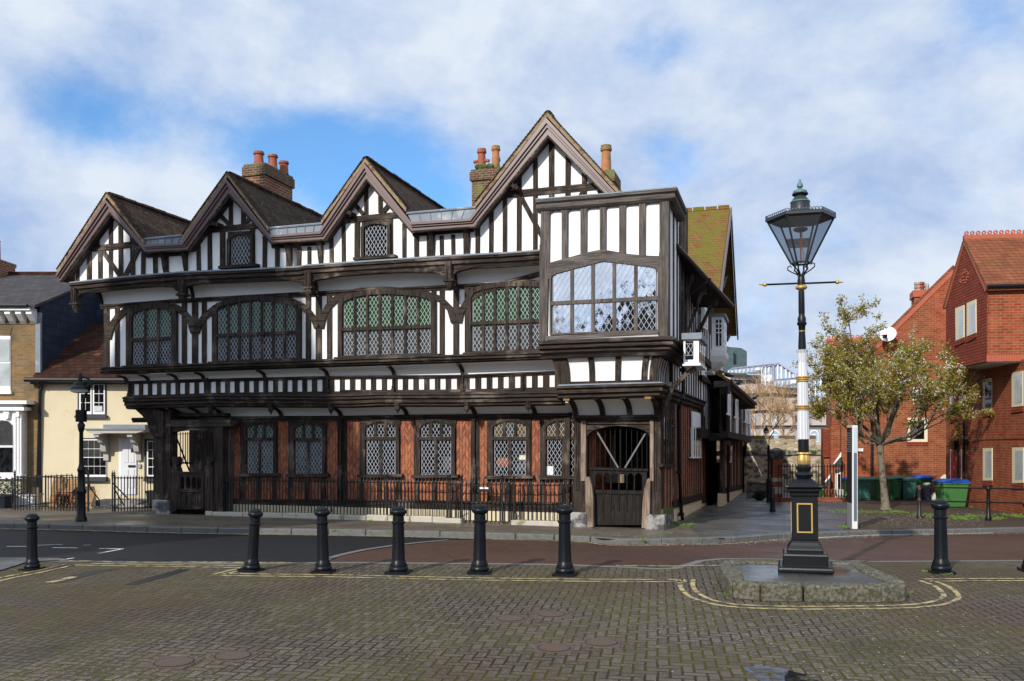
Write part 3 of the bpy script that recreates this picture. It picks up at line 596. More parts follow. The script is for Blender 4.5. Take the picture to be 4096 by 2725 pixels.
# ---- leaded windows
def outline(K, x0, x1, ybL, ybR, top, d):
    """window opening in local (x, z): foot corners then the arched head from right to left"""
    pts = [(x0, ybL), (x1, ybR)] + list(reversed(top)); return [(v.x, v.z) for v in (HF.front(K(*p), d) for p in pts)]
def lights(poly, xs, z0, z1, mw):
    o = []
    for a, b in zip(xs, xs[1:]):
        p = clip(poly, 1, 0, b - mw/2); p = clip(p, -1, 0, -(a + mw/2)) if p else p
        zb = lambda x: z0[0] + (z0[1]-z0[0]) * x; 
        s0 = (z0[1]-z0[0])/(xs[-1]-xs[0]); s1 = (z1[1]-z1[0])/(xs[-1]-xs[0])
        if p: p = clip(p, s0, -1, s0*xs[0] - z0[0])      # above lower line
        if p: p = clip(p, -s1, 1, z1[0] - s1*xs[0])      # below upper line
        if p and len(p) > 2: o.append(p)
    return o
def lattice(mb, poly, d, pw=.115, ph=.19, wd=.0100, jit=0):
    slope = ph / pw; L = math.hypot(1, slope)
    xs = [p[0] for p in poly]; zs = [p[1] for p in poly]; x0, x1, z0, z1 = min(xs), max(xs), min(zs), max(zs)
    for sg in (1, -1):
        c0 = x0 - (z1 - z0) / slope if sg > 0 else x0; c1 = x1 if sg > 0 else x1 + (z1 - z0) / slope
        c = math.ceil((c0 - sg*z0/slope)/pw)*pw + sg*z0/slope
        while c < c1:
            t = chord(poly, c, z0, 1/L, sg*slope/L)
            if t:
                a, b = t; dx, dz = 1/L, sg*slope/L; nx, nz = -dz*wd/2, dx*wd/2
                A = (c+dx*a, z0+dz*a); B = (c+dx*b, z0+dz*b)
                mb.ext([(A[0]+nx,-d,A[1]+nz),(B[0]+nx,-d,B[1]+nz),(B[0]-nx,-d,B[1]-nz),(A[0]-nx,-d,A[1]-nz)], (0, .008, 0))
            c += pw
    n = len(poly)
    for i in range(n):
        a, b = poly[i], poly[(i+1)%n]; l = math.hypot(b[0]-a[0], b[1]-a[1])
        if l > .02: mb.tube([(a[0],-d,a[1]),(b[0],-d,b[1])], wd*.6, 4)
def leaded_window(K, x0, x1, ybL, ybR, top, d, nl, nu, trL, trR, frame=34, up='glass_green', low='glass', mw=.075, sill=None, wood='timber', lead='leading', flat=False, parent=None, name='window', pane_pw=.115, low_list=None, up_list=None, sillw=24, rec=.05):
    P = outline(K, x0, x1, ybL, ybR, top, d); m = MB()
    xa, xb = HF.front(K(x0, ybL), d).x, HF.front(K(x1, ybR), d).x
    tl, tr_ = HF.front(K(x0, trL), d).z, HF.front(K(x1, trR), d).z
    big = max(p[1] for p in P) + .5; sm = min(p[1] for p in P) - .5
    fw = abs(HF.front(K(x0, ybL), d).x - HF.front(K(x0 - frame, ybL), d).x)
    # surround: a thick band following the opening
    n = len(P); cx_ = sum(p[0] for p in P)/n
    ring = []
    for i in range(n):
        p0, p1, p2 = P[i-1], P[i], P[(i+1)%n]
        def nrm(a, b): dx, dz = b[0]-a[0], b[1]-a[1]; l = math.hypot(dx, dz) or 1; return (dz/l, -dx/l)
        n1, n2 = nrm(p0, p1), nrm(p1, p2); nx, nz = n1[0]+n2[0], n1[1]+n2[1]; l = math.hypot(nx, nz) or 1; s = 1/max(.45, (n1[0]*nx+n1[1]*nz)/l)
        ring.append((p1[0]+nx/l*fw*s, p1[1]+nz/l*fw*s))
    for i in range(n):
        j = (i+1) % n
        m.ext([(P[i][0],-d-.03,P[i][1]),(P[j][0],-d-.03,P[j][1]),(ring[j][0],-d-.03,ring[j][1]),(ring[i][0],-d-.03,ring[i][1])], (0,.13,0))
    xl = [xa + (xb-xa)*i/nl for i in range(nl+1)]; xu = [xa + (xb-xa)*i/nu for i in range(nu+1)]
    th = .09
    for xs, zlo, zhi in ((xl, sm, None), (xu, None, big)):
        for i, x in enumerate(xs[1:-1]):
            f_ = (x-xa)/(xb-xa); zt = tl + (tr_-tl)*f_
            strip = clip(clip(P, 1, 0, x+mw/2), -1, 0, -(x-mw/2))
            strip = clip(strip, 0, 1, zt) if zhi is None else clip(strip, 0, -1, -zt)
            if strip and len(strip) > 2: m.ext([(p[0],-d-.015,p[1]) for p in strip], (0,.10,0))
    if tl > min(p[1] for p in P) + .02: m.ext([(xa,-d-.03,tl-.05),(xb,-d-.03,tr_-.05),(xb,-d-.03,tr_+.045),(xa,-d-.03,tl+.045)], (0,.10,0))
    w_ = m.build(name, M[wood], parent or house)
    lo_ = lights(P, xl, (sm, sm), (tl-.05, tr_-.05), mw) if tl > min(p[1] for p in P) + .02 else []
    hi_ = lights(P, xu, (tl+.045, tr_+.045), (big, big), mw)
    for grp, mat, lst in ((lo_, low, low_list), (hi_, up, up_list)):
        if not grp: continue
        if lst:
            for q, p in enumerate(grp):
                g = MB(); g.ext([(v[0],-d+rec,v[1]) for v in p], (0,.02,0)); g.build('pane', M[lst[q % len(lst)]], w_)
        else:
            g = MB()
            for p in grp: g.ext([(v[0],-d+rec,v[1]) for v in p], (0,.02,0))
            g.build('pane', M[mat], w_)
    g = MB()
    for p in lo_ + hi_: lattice(g, p, d - rec + .012, pane_pw, pane_pw*1.65)
    g.build('leading', M[lead], w_)
    if sill:
        s = MB(); FC.bar(s, K, sill[0], sill[1], sillw, d+.12, .2); s.build('sill', M['timber_x'], w_)
    return w_
# gable windows
for K_, q_, g_ in ((KA,(1590,735,1815,1052),g2),(KB,(1000,752,1256,1080),g3)): FC.prism(MB(), K_, [(q_[0],q_[1]),(q_[2],q_[1]-12),(q_[2],q_[3]-16),(q_[0],q_[3])], D_GABLE+.022, .02).build('window_surround', M['timber'], g_)
leaded_window(KA, 1612,1795,1040,1022,[(1612,815),(1625,790),(1660,768),(1712,758),(1760,768),(1795,785)], D_GABLE+.08, 1, 1, 1400,1400, frame=26, up='glass', sill=((1505,1052),(1850,1028)))
leaded_window(KB, 1022,1232,1072,1056,[(1022,815),(1045,795),(1085,780),(1130,775),(1180,780),(1232,792)], D_GABLE+.08, 1, 1, 1400,1400, frame=26, up='glass', sill=((920,1087),(1298,1058)))

# ---- the carved plate that carries the gables, its arches, pendants and cove
def pts_N(lst): return [K(x,y) for K,x,y in lst]
LP = pts_N(LEDGE)
m = MB(); FC.sweep(m, KK, LP, D_PLATE, [(-.25,.10),(.10,.02),(.14,0),(.14,-.03),(-.25,-.03)]); m.build('lead_flashing', M['lead'], house)
m = MB(); FC.sweep(m, KK, LP, D_PLATE, [(-.10,-.03),(.13,-.03),(.13,-.10),(.07,-.13),(.09,-.17),(.09,-.22),(.03,-.26),(0,-.36),(-.10,-.36)]); m.build('carved_plate', M['timber_x'], house)
def arch(bottom, nm='arched_spandrel'):
    P = pts_N(bottom); m = MB(); up_ = [(p[0], ledge_y(p[0]) + 26) for p in P]; vs = []
    for a, b in zip(P, up_):
        A = HF.front(a, D_PLATE - .01); B = HF.front(b, D_PLATE - .01); vs.append([A, B, B+Vector((0,.14,0)), A+Vector((0,.14,0))])
    m.loft(vs); o = m.build(nm, M['timber_x'], house)
    m = MB(); m.tube([v[0] + Vector((0,-.02,.02)) for v in vs], .03, 5); m.build('edge_bead', M['timber_x'], o)
arch([(KA,228,1350),(KA,240,1325),(KA,275,1292),(KA,400,1262),(KA,650,1235),(KA,900,1224),(KA,1080,1226),(KA,1115,1238),(KA,1140,1265)])
arch([(KA,1185,1275),(KA,1205,1240),(KA,1260,1212),(KA,1400,1190),(KA,1700,1167),(KA,2100,1162),(KB,150,1268),(KB,330,1276),(KB,430,1292),(KB,468,1310),(KB,490,1335)])
arch([(KB,535,1335),(KB,552,1308),(KB,590,1280),(KB,800,1243),(KB,1100,1218),(KB,1400,1208),(KB,1620,1212),(KB,1705,1224),(KB,1745,1250)])
arch([(KB,1800,1255),(KB,1825,1222),(KB,1880,1195),(KB,2050,1158),(KB,2240,1132),(KC,500,1452),(KC,760,1462),(KC,830,1472)])
for K, x, y0, y1 in ((KA,207,1205,1455),(KA,1167,1120,1372),(KB,515,1165,1426),(KB,1775,1080,1368)):
    A = HF.front(K(x, y0), D_PLATE + .13); B = HF.front(K(x, y1), D_PLATE + .13); m = MB(); H_ = A.z - B.z; c = Vector((A.x, A.y + .13, 0))
    m.box((A.x-.09, A.y, A.z-.1), (A.x+.09, A.y+.26, A.z - H_*.66))
    for q in (-.05, .05): m.box((A.x+q-.018, A.y-.025, A.z-.1), (A.x+q+.018, A.y+.02, A.z - H_*.64))
    z = A.z - H_*.64
    m.square([(.12, z),(.15, z-.03),(.15,z-.07),(.12,z-.09)], c)
    m.lathe([(.13,z-.09),(.13,z-.14),(.10,z-.20),(.06,z-.26),(.035,z-.28),(.05,z-.30),(.02,z-H_*.36)], c, 8); m.build('pendant', M['timber'], house)
COVE2_LOW = pts_N([(KA,462,1398),(KA,1150,1345),(KA,2240,1284),(KB,0,1432),(KB,700,1385),(KB,1700,1337),(KB,2240,1308),(KC,830,1545)])
COVE2_UP = [(x, ledge_y(x) + 12) for x in (405, 700, 1000, 1300, 1600, 1900, 2175)]
def cove(low, upp, d0, d1, name, x_from, x_to, n=40, mat='plaster', steps=7):
    L_ = [HF.front(p, d0) for p in low]; U_ = [HF.front(p, d1) for p in upp]
    def zat(P, x):
        for a, b in zip(P, P[1:]):
            if x <= b.x or b is P[-1]: return a.z + (b.z-a.z)*(x-a.x)/(b.x-a.x)
    rings = []
    def col(x, push=0.):
        z0, z1 = zat(L_, x), zat(U_, x); o = []
        for q in range(steps+1):
            a = math.pi/2*q/steps; o.append(Vector((x, -(d0 + (d1-d0)*(1-math.cos(a)) + push*math.cos(a)), z0 + (z1-z0)*math.sin(a) - push*math.sin(a))))
        return o
    m = MB()
    for i in range(n+1): rings.append(col(x_from + (x_to-x_from)*i/n))
    m.loft(rings, closed=False)
    return m.build(name, M[mat], house, smooth=True), col
xl_ = HF.front(KA(468,1398), D_FIRST).x; xr_ = HF.front(KC(830,1500), D_FIRST).x + .2
c2, col2 = cove(COVE2_LOW, COVE2_UP, D_FIRST, D_PLATE, 'plaster_cove', xl_, xr_)
def rib(col, x, w=.10, name='curved_rib', push=.05):
    m = MB(); a = [p + Vector((-w/2,0,0)) for p in col(x)]; b = [p + Vector((-w/2,0,0)) for p in col(x, push)]
    m.loft([[p, q, q+Vector((w,0,0)), p+Vector((w,0,0))] for p, q in zip(a, b)]); return m.build(name, M['timber'], house)
for K, x, y in ((KA,470,1395),(KA,1285,1335),(KB,600,1390),(KB,1845,1332)): rib(col2, HF.front(K(x,y), D_FIRST).x)
m = MB(); FC.sweep(m, KK, COVE2_LOW, D_FIRST, [(-.05,.03),(.05,.03),(.09,0),(.09,-.03),(.04,-.07),(.05,-.10),(-.05,-.10)]); m.build('cove_moulding', M['timber_x'], house)

# ---- first floor: solid plaster wall with studs, braces, windows
fl = HF.front(KE(38, 870), D_FIRST); ftop = HF.front(KA(470, 1405), D_FIRST); fr_ = HF.front(KD(560, 880), D_FIRST)
FTZ = max(HF.front(p, D_FIRST).z for p in COVE2_LOW) + .05
m = MB(); FX0 = fl.x; FX1 = HF.front(KD(470,860), D_FIRST).x
zb0, zb1 = HF.front(KE(38,890), D_FIRST).z, HF.front(KD(470,900), D_FIRST).z
m.ext([(FX0,-D_FIRST,zb0),(FX1,-D_FIRST,zb1),(FX1,-D_FIRST,FTZ),(FX0,-D_FIRST,HF.front(KA(462,1398), D_FIRST).z+.04)], (0, Y_BACK, 0))
first = m.build('first_floor_wall', M['plaster'], house)
K = KE; dF = D_FIRST + .035
for x, y0, y1, w_ in ((60,310,880,50),(160,300,880,42),(262,290,870,40),(695,290,850,44),(792,262,836,46),(893,255,832,56),(980,250,828,44),(1075,300,822,44),(1872,250,806,44),(1962,190,800,48),(2060,185,798,56),(2162,180,796,48)):
    stick(K, (x,y0),(x,y1), w_, dF, .07, first)
K = KK
for x, y0, y1, w_ in ((1364,1180,1436,19),(1735,1160,1428,19),(1768,1148,1426,20),(1824,1140,1424,23),(1868,1142,1422,19)):
    stick(K, (x,y0),(x,y1), w_, dF, .07, first)
for nm, K, pts, w_ in ((1,KE,[(70,600),(88,530),(112,465),(160,400),(235,335),(340,292),(480,278),(620,288),(710,305),(785,355),(845,430),(880,545)],58),
    (2,KE,[(902,545),(930,465),(985,390),(1085,308),(1250,252),(1450,218),(1650,222),(1800,247),(1900,292),(1970,358),(2022,430),(2046,500)],58),
    (3,KK,[(1281,1312),(1290,1270),(1312,1226),(1342,1196),(1385,1176),(1446,1163),(1536,1159),(1625,1163),(1692,1172),(1759,1195),(1799,1235),(1815,1290)],25),
    (4,KK,[(1834,1290),(1843,1245),(1870,1205),(1915,1168),(1985,1146),(2070,1135),(2165,1130)],25)):
    m = MB(); FC.band(m, K, pts, w_, D_FIRST + .06, .09); m.build('arched_brace', M['timber_x'], first)
leaded_window(KE, 302,675,850,828,[(302,415),(318,375),(350,348),(420,325),(490,316),(560,318),(630,330),(660,350),(675,385)], D_FIRST+.07, 3,3, 612,595, frame=50, up='glass_green', low='glass', sill=((205,868),(722,838)))
leaded_window(KE, 1105,1850,812,782,[(1105,340),(1125,310),(1200,282),(1320,255),(1450,240),(1580,246),(1700,262),(1800,280),(1840,300),(1850,330)], D_FIRST+.07, 7,7, 570,540, frame=42, up='glass_green', low='glass', sill=((1015,830),(1915,798)))
leaded_window(KK, 1370,1724,1424,1412,[(1370,1222),(1378,1206),(1410,1192),(1470,1180),(1540,1177),(1610,1180),(1680,1188),(1715,1198),(1724,1212)], D_FIRST+.07, 7,7, 1318,1305, frame=18, up='glass_green', low='glass_shade', sill=((1335,1434),(1757,1420)), sillw=11)
leaded_window(KK, 1886,2170,1406,1394,[(1886,1190),(1895,1172),(1930,1160),(1990,1150),(2050,1146),(2110,1146),(2170,1148)], D_FIRST+.07, 6,6, 1294,1282, frame=18, up='glass_green', low='glass_shade', sill=((1850,1416),(2185,1400)), sillw=11)
FL_LEDGE = pts_N([(KE,36,880),(KE,1000,842),(KE,2357,795),(KK,1800,1424),(KK,2250,1408)])
m = MB(); FC.sweep(m, KK, FL_LEDGE, D_FIRST, [(-.2,.03),(.06,.03),(.27,0),(.27,-.04),(.22,-.06),(.24,-.09),(.24,-.12),(.16,-.14),(.17,-.17),(.08,-.20),(-.2,-.20)]); m.build('first_floor_ledge', M['timber_x'], house)

# ---- small panelled band and the two coves that carry it
BAND_TOP = pts_N([(KE,245,1015),(KE,1000,992),(KE,2357,962),(KG,1200,12),(KD,500,1048)])
BAND_BOT = pts_N([(KF,245,205),(KF,1000,182),(KF,2240,182),(KG,500,170),(KG,1200,168),(KG,2130,150)])
LOWC = [HF.front(p, D_BAND) for p in BAND_BOT]
bx0 = HF.front(KE(262,1100), D_BAND).x; bx1 = HF.front(KD(505,1150), D_BAND).x
zt0, zt1 = HF.front(KE(262,1005), D_BAND).z, HF.front(KD(505,1040), D_BAND).z; zb0, zb1 = HF.front(KF(262,225), D_BAND).z, HF.front(KD(505,1230), D_BAND).z
m = MB(); m.ext([(bx0,-D_BAND,zb0-.15),(bx1,-D_BAND,zb1-.15),(bx1,-D_BAND,zt1+.05),(bx0,-D_BAND,zt0+.05)], (0, 2.0, 0)); band = m.build('panelled_band', M['plaster'], house)
dB = D_BAND + .03
def between(K, cells, y0f, y1f):
    for (a, b), (c, d_) in zip(cells, cells[1:]): FC.prism(MB(), K, [(b, y0f(b)),(c, y0f(c)),(c, y1f(c)),(b, y1f(b))], dB, .05).build('stud', M['timber'], band)
cF = [(200,300),(302,348),(382,428),(463,510),(545,592),(628,675),(713,760),(797,845),(883,930),(990,1037),(1075,1120),(1160,1205),(1247,1290),(1333,1377),(1418,1462),(1503,1550),(1590,1635),(1678,1722),(1766,1811),(1853,1898),(1942,1992),(2096,2148),(2190,2235)]
cF[0] = (258, 262)
cG = [(175,222),(268,318),(362,410),(455,508),(552,600),(648,695),(742,790),(837,887),(933,983),(1030,1080),(1127,1180),(1293,1345),(1397,1447),(1497,1548),(1597,1645),(1700,1750),(1802,1853),(1903,1952),(2008,2058),(2110,2120)]
between(KF, cF, lambda x: 66 - (x-300)*.022, lambda x: 192 - (x-300)*.017)
between(KG, cG, lambda x: 26 - (x-100)*.012, lambda x: 146 - (x-100)*.016)
m = MB()
FC.band(m, KF, [(255,198),(600,192),(1000,178),(1500,170),(2000,165),(2230,163)], 34, dB+.01, .06); FC.band(m, KG, [(130,150),(600,150),(1200,145),(2120,122)], 32, dB+.01, .06)
m.build('band_rail', M['timber_x'], band)
for K, x, y0, y1 in ((KF,265,90,205),(KF,965,45,185),(KF,1490,35,175),(KF,2045,20,170),(KG,25,35,175),(KG,615,20,165),(KG,1235,15,165),(KG,1772,0,150)):
    A = HF.front(K(x,y0), dB); B = HF.front(K(x,y1), dB); m = MB(); H_ = A.z-B.z; c = (A.x, A.y-.03, B.z)
    m.lathe([(.05,0),(.07,.05),(.07,.12),(.045,.15),(.055,.19),(.035,.23),(.03,H_*.55),(.03,H_+.06)], c, 8); m.build('colonnette', M['timber'], house)
m = MB(); FC.sweep(m, KK, BAND_TOP, D_BAND, [(-.1,.04),(.05,.04),(.10,.02),(.10,-.005),(.06,-.02),(.07,-.04),(.05,-.055),(-.1,-.055)]); m.build('band_moulding', M['timber_x'], house)
c1u = [HF.front(p, D_FIRST) for p in FL_LEDGE]
C1_LOW = [(x, y-6) for x, y in BAND_TOP]; C1_UP = [(x, y+30) for x, y in FL_LEDGE]
c1, col1 = cove(C1_LOW, C1_UP, D_BAND+.02, D_FIRST+.08, 'plaster_cove', bx0, bx1+.1)
for K, x, y in ((KE,260,985),(KE,460,985),(KE,728,980),(KE,985,970),(KE,1560,960),(KE,2150,955),(KD2,755,868),(KD2,908,862),(KD2,1066,855)): rib(col1, HF.front(K(x,y), D_BAND).x)
m = MB(); FC.sweep(m, KK, BAND_BOT, D_BAND, [(-.3,.05),(.05,.05),(.22,.01),(.24,-.04),(.19,-.06),(.21,-.10),(.21,-.13),(.13,-.16),(.15,-.20),(.15,-.25),(.07,-.28),(.08,-.33),(-.02,-.37),(-.3,-.37)]); m.build('carved_bressumer', M['timber_x'], house)
BR_LOW = [(x, y+44) for x, y in BAND_BOT]
C0_LOW = pts_N([(KF,300,392),(KF,580,388),(KF,1100,380),(KF,2240,374),(KG,700,366),(KG,2235,352)])
gx0 = HF.front(KF(560,390), D_WALL).x; gx1 = HF.front(KG(2235,360), D_WALL).x + .5
c0, col0 = cove(C0_LOW, BR_LOW, D_WALL, D_BAND+.05, 'plaster_cove', gx0, gx1)
for K, x, y in ((KF,735,380),(KF,905,380),(KF,1092,376),(KF,1630,372),(KF,2160,368),(KG,735,362),(KG,1345,358),(KG,1882,354)): rib(col0, HF.front(K(x,y), D_WALL).x, .12)
for K, x, y in ((KF,990,285),(KF,1530,272),(KF,2070,272),(KG,650,262),(KG,1270,260),(KG,1823,245)):
    A = HF.front(K(x,y), D_BAND+.05); m = MB(); m.lathe([(.09,.06),(.09,-.02),(.07,-.05),(.085,-.09),(.085,-.15),(.05,-.20),(.02,-.22),(.03,-.25),(.01,-.28)], A, 8); m.build('pendant', M['timber'], house)
m = MB(); FC.sweep(m, KK, C0_LOW, D_WALL, [(-.05,.03),(.06,.03),(.10,0),(.10,-.05),(.05,-.09),(.06,-.13),(-.05,-.13)]); m.build('cove_moulding', M['timber_x'], house)

# ---- ground floor: brick panels, posts, windows
gb0 = HF.front(KF(1150,1225), D_WALL); gtop = HF.front(KG(700,375), D_WALL).z + .1
gxr = HF.front(KH(440,1100), D_WALL).x + .6
m = MB(); m.box((gb0.x, -D_WALL, -.02), (gxr, Y_BACK, gtop)); wall0 = m.build('brick_wall', M['herring'], house)
dW = D_WALL + .05
for K, x0, x1 in ((KF,1040,1160),(KF,2130,2200),(KG,112,190),(KG,1305,1378)):
    FC.rect(MB(), K, x0, 385, x1, 1225, dW, .10).build('post', M['timber'], wall0)
for K, x0, x1 in ((KF,1255,1300),(KF,1545,1590),(KF,1685,1735),(KF,1985,2030),(KG,308,358),(KG,640,672),(KG,798,848),(KG,1140,1172),(KG,1450,1500),(KG,1812,1848),(KG,1925,1975)):
    FC.rect(MB(), K, x0, 395, x1, 905, dW - .01, .08).build('window_jamb', M['timber'], wall0)
for K, x, w_ in ((KF,1270,36),(KF,1415,34),(KF,1560,36),(KF,1700,36),(KF,1855,36),(KF,2000,34),(KG,325,36),(KG,485,36),(KG,655,36),(KG,820,40),(KG,982,38),(KG,1155,36),(KG,1470,40),(KG,1645,44),(KG,1828,44),(KG,1942,40),(KG,2125,44)):
    FC.rect(MB(), K, x - w_/2, 905, x + w_/2, 1140, dW - .01, .08).build('stud', M['timber'], wall0)
m = MB(); t_ = [(KF,1150,1160),(KF,2240,1160),(KG,600,1160),(KG,1300,1178),(KG,2240,1192)]
P = pts_N(t_); FC.sweep(m, KK, [(x,y-14) for x,y in P], D_WALL, [(-.05,.05),(.12,.05),(.12,0),(.08,-.02),(.08,-.26),(-.05,-.26)]); m.build('sill_beam', M['timber_x'], wall0)
m = MB(); z1_ = HF.front(KG(700,1190), D_WALL).z; m.box((gb0.x, -D_WALL-.09, -.05), (gxr, -D_WALL+.05, z1_ - .02)); m.build('rendered_plinth', M['cream'], wall0)
for K, x in ((KF,1085),(KG,145),(KG,1340)):
    A = HF.front(K(x, 395), dW); B = HF.front(K(x, 850), dW); m = MB(); H_ = A.z-B.z; c = (A.x, A.y-.05, B.z)
    m.lathe([(.07,-.6),(.07,0),(.085,.03),(.06,.06),(.075,.10),(.045,.14),(.04,.2),(.04,H_-.08),(.06,H_-.03),(.06,H_)], c, 8); m.build('colonnette', M['timber'], wall0)
lw = dict(frame=28, d=D_WALL+.03, mw=.085, rec=.04)
def gwin(K, x0, x1, yb, tr, ytop, up, low, sx0, sx1, sy, **kk):
    w_ = x1 - x0; top = [(x0, ytop+60),(x0+w_*.06, ytop+34),(x0+w_*.2, ytop+14),(x0+w_*.36, ytop+3),(x0+w_*.5, ytop-4),(x0+w_*.64, ytop+3),(x0+w_*.8, ytop+14),(x0+w_*.94, ytop+34),(x1, ytop+60)]
    o = leaded_window(K, x0, x1, yb, yb, top, D_WALL+.065, 2, 3, tr, tr, frame=28, up=up, low=low, mw=.085, rec=.04, sill=((sx0,sy),(sx1,sy-4)), sillw=26, **kk)
    m = MB(); FC.rect(m, K, x0-46, 398, x1+38, ytop+14, D_WALL+.05, .06); m.build('head_beam', M['timber_x'], o); return o
gwin(KF,1312,1552,880,572,436,'glass_green','glass_shade',1225,1597,898, lead='leading_dim')
gwin(KF,1742,1992,882,576,436,'glass_green','glass_shade',1660,2040,904, lead='leading_dim')
gwin(KG,362,637,888,566,424,'glass','glass',285,685,908)
gwin(KG,852,1137,892,566,420,'glass','glass',772,1190,912)
gwin(KG,1505,1808,900,566,416,'glass_amber','glass',1428,1866,920, up_list=['glass_amber','glass_shade','glass_amber'])
gwin(KG,1980,2290,902,562,412,'glass_amber','glass',1908,2260,924)
# goods seen behind the two right-hand windows
for K, x0, y0, x1, y1, mt, nm in ((KG,1990,818,2045,895,'white','display_card'),(KG,2160,845,2190,895,'white','display_card'),(KG,1740,720,1800,760,'offwhite','display_jars'),(KG,1720,790,1795,850,'navy','display_jars'),(KG,1545,745,1640,820,'red_brick','display_box'),(KG,1060,735,1130,850,'poster','display_box')):
    m = MB(); A = HF.front(K(x0,y0), D_WALL+.03); B = HF.front(K(x1,y1), D_WALL+.03); m.box((A.x, -D_WALL-.026, A.z), (B.x, -D_WALL-.032, B.z)); m.build(nm, M[mt], wall0)
# ---- the jutting bay at the right corner
D_BAY, D_PAN, D_LOW = 1.36, 1.02, 1.1
def bprism(pts, K, d, t, name, mat, parent): m = MB(); FC.prism(m, K, pts, d, t); return m.build(name, M[mat], parent)
bxL = HF.front(KD(342,700), D_BAY).x; sB = HF.front(KD(1447,700), D_BAY).x
zBs = HF.front(KD(400,735), D_BAY).z; ztL = HF.front(KC(815,930), D_BAY).z; ztR = HF.front(KC(1965,860), D_BAY).z; zbb = HF.front(KD(345,780), D_BAY).z; zbr = HF.front(KD(1447,745), D_BAY).z
m = MB(); m.ext([(bxL,-D_BAY+.04,zbb),(sB-.05,-D_BAY+.04,zbr),(sB-.05,-D_BAY+.04,ztR),(bxL,-D_BAY+.04,ztL)], (0, 2.6, 0))
bay = m.build('bay_window', M['plaster'], house)
K = KC
bprism([(815,960),(893,955),(885,1568),(800,1568)], K, D_BAY+.04, .25, 'corner_post', 'bay_oak', bay)
bprism([(338,-45),(417,-60),(412,200),(400,740),(405,790),(335,790)], KD, D_BAY+.042, .25, 'corner_post', 'bay_oak', bay)
bprism([(1876,878),(1962,866),(1958,1568),(1876,1568)], K, D_BAY+.04, .25, 'corner_post', 'bay_oak', bay)
bprism([(1362,20),(1444,14),(1440,748),(1356,750)], KD, D_BAY+.042, .25, 'corner_post', 'bay_oak', bay)
for x0, x1, yt, yb in ((1000,1055,950,1428),(1168,1226,935,1390),(1341,1398,915,1360),(1515,1573,900,1370),(1692,1751,885,1392)):
    bprism([(x0,yt),(x1,yt-5),(x1-2,yb),(x0,yb)], K, D_BAY+.03, .1, 'stud', 'bay_oak', bay)
for x0, x1, yt in ((893,1000,968),(1055,1168,952),(1226,1341,936),(1398,1515,922),(1573,1692,906),(1751,1876,890)):
    w_ = x1-x0; bprism([(x0,yt),(x1,yt-9),(x1,yt+50),(x1-w_*.06,yt+32),(x1-w_*.2,yt+24),(x0+w_*.62,yt+20),(x0+w_*.5,yt+6),(x0+w_*.38,yt+24),(x0+w_*.2,yt+36),(x0+w_*.06,yt+44),(x0,yt+60)], K, D_BAY+.02, .07, 'cusped_head', 'bay_oak_x', bay)
bprism([(413,112),(560,72),(740,22),(835,2),(880,-2),(935,4),(1100,34),(1250,48),(1362,52),(1362,205),(1344,158),(1310,140),(1160,122),(1000,98),(880,92),(800,112),(600,165),(470,200),(435,232),(412,248)], KD, D_BAY+.05, .14, 'arched_lintel', 'bay_oak_x', bay)
leaded_window(KD, 440,1350,715,682,[(440,245),(452,222),(480,205),(600,172),(790,122),(880,100),(970,108),(1160,132),(1300,150),(1335,165),(1350,190)], D_BAY+.035, 5,5, 458,412, frame=14, up='glass_bay', low='glass_bay', wood='bay_oak', mw=.085, lead='leading_dim', parent=bay, name='leaded_casement', pane_pw=.135, rec=.03)
bprism([(400,738),(1358,692),(1358,720),(400,772)], KD, D_BAY+.12, .2, 'sill', 'bay_oak_x', bay)
bprism([(396,770),(1356,720),(1360,750),(392,800)], KD, D_BAY+.10, .2, 'lead_apron', 'rusty_lead', bay)
COR = [KC(782,915), KC(1400,866), KC(1978,812)]
CPR = [(-.2,.02),(.16,.02),(.16,-.05),(.10,-.09),(.12,-.13),(.12,-.20),(.05,-.26),(-.2,-.26)]
def corner_sweep(pts, d, prof, x_end, y_end, name, mat='timber_x', parent=None):
    """moulding along the front that turns the right corner and runs back along the lane"""
    base = [HF.front(p, d) for p in pts]; c = base[-1]; rings = [[b + Vector((0,-pd,pz)) for pd, pz in prof] for b in base[:-1]]
    rings.append([Vector((c.x + pd, c.y - pd, c.z + pz)) for pd, pz in prof]); rings.append([Vector((c.x + pd, y_end, c.z + pz + 0)) for pd, pz in prof])
    m = MB(); m.loft(rings); return m.build(name, M[mat], parent or house)
corner_sweep(COR, D_BAY, CPR, 0, .9, 'bay_cornice', 'bay_oak_x', bay)
corner_sweep([KC(782,908), KC(1400,860), KC(1978,806)], D_BAY, [(-.6,.03),(.17,.03),(.17,.0),(-.6,.0)], 0, .95, 'lead_cap', 'lead', bay)
UL = [KD(342,792), KD(900,768), KD(1447,752)]
corner_sweep(UL, D_BAY, [(-.4,.04),(.10,.03),(.18,-.02),(.18,-.07),(.10,-.09),(.12,-.14),(.12,-.18),(.02,-.22),(.03,-.28),(-.06,-.34),(-.10,-.42),(-.4,-.42)], 0, 2.75, 'bay_ledge')
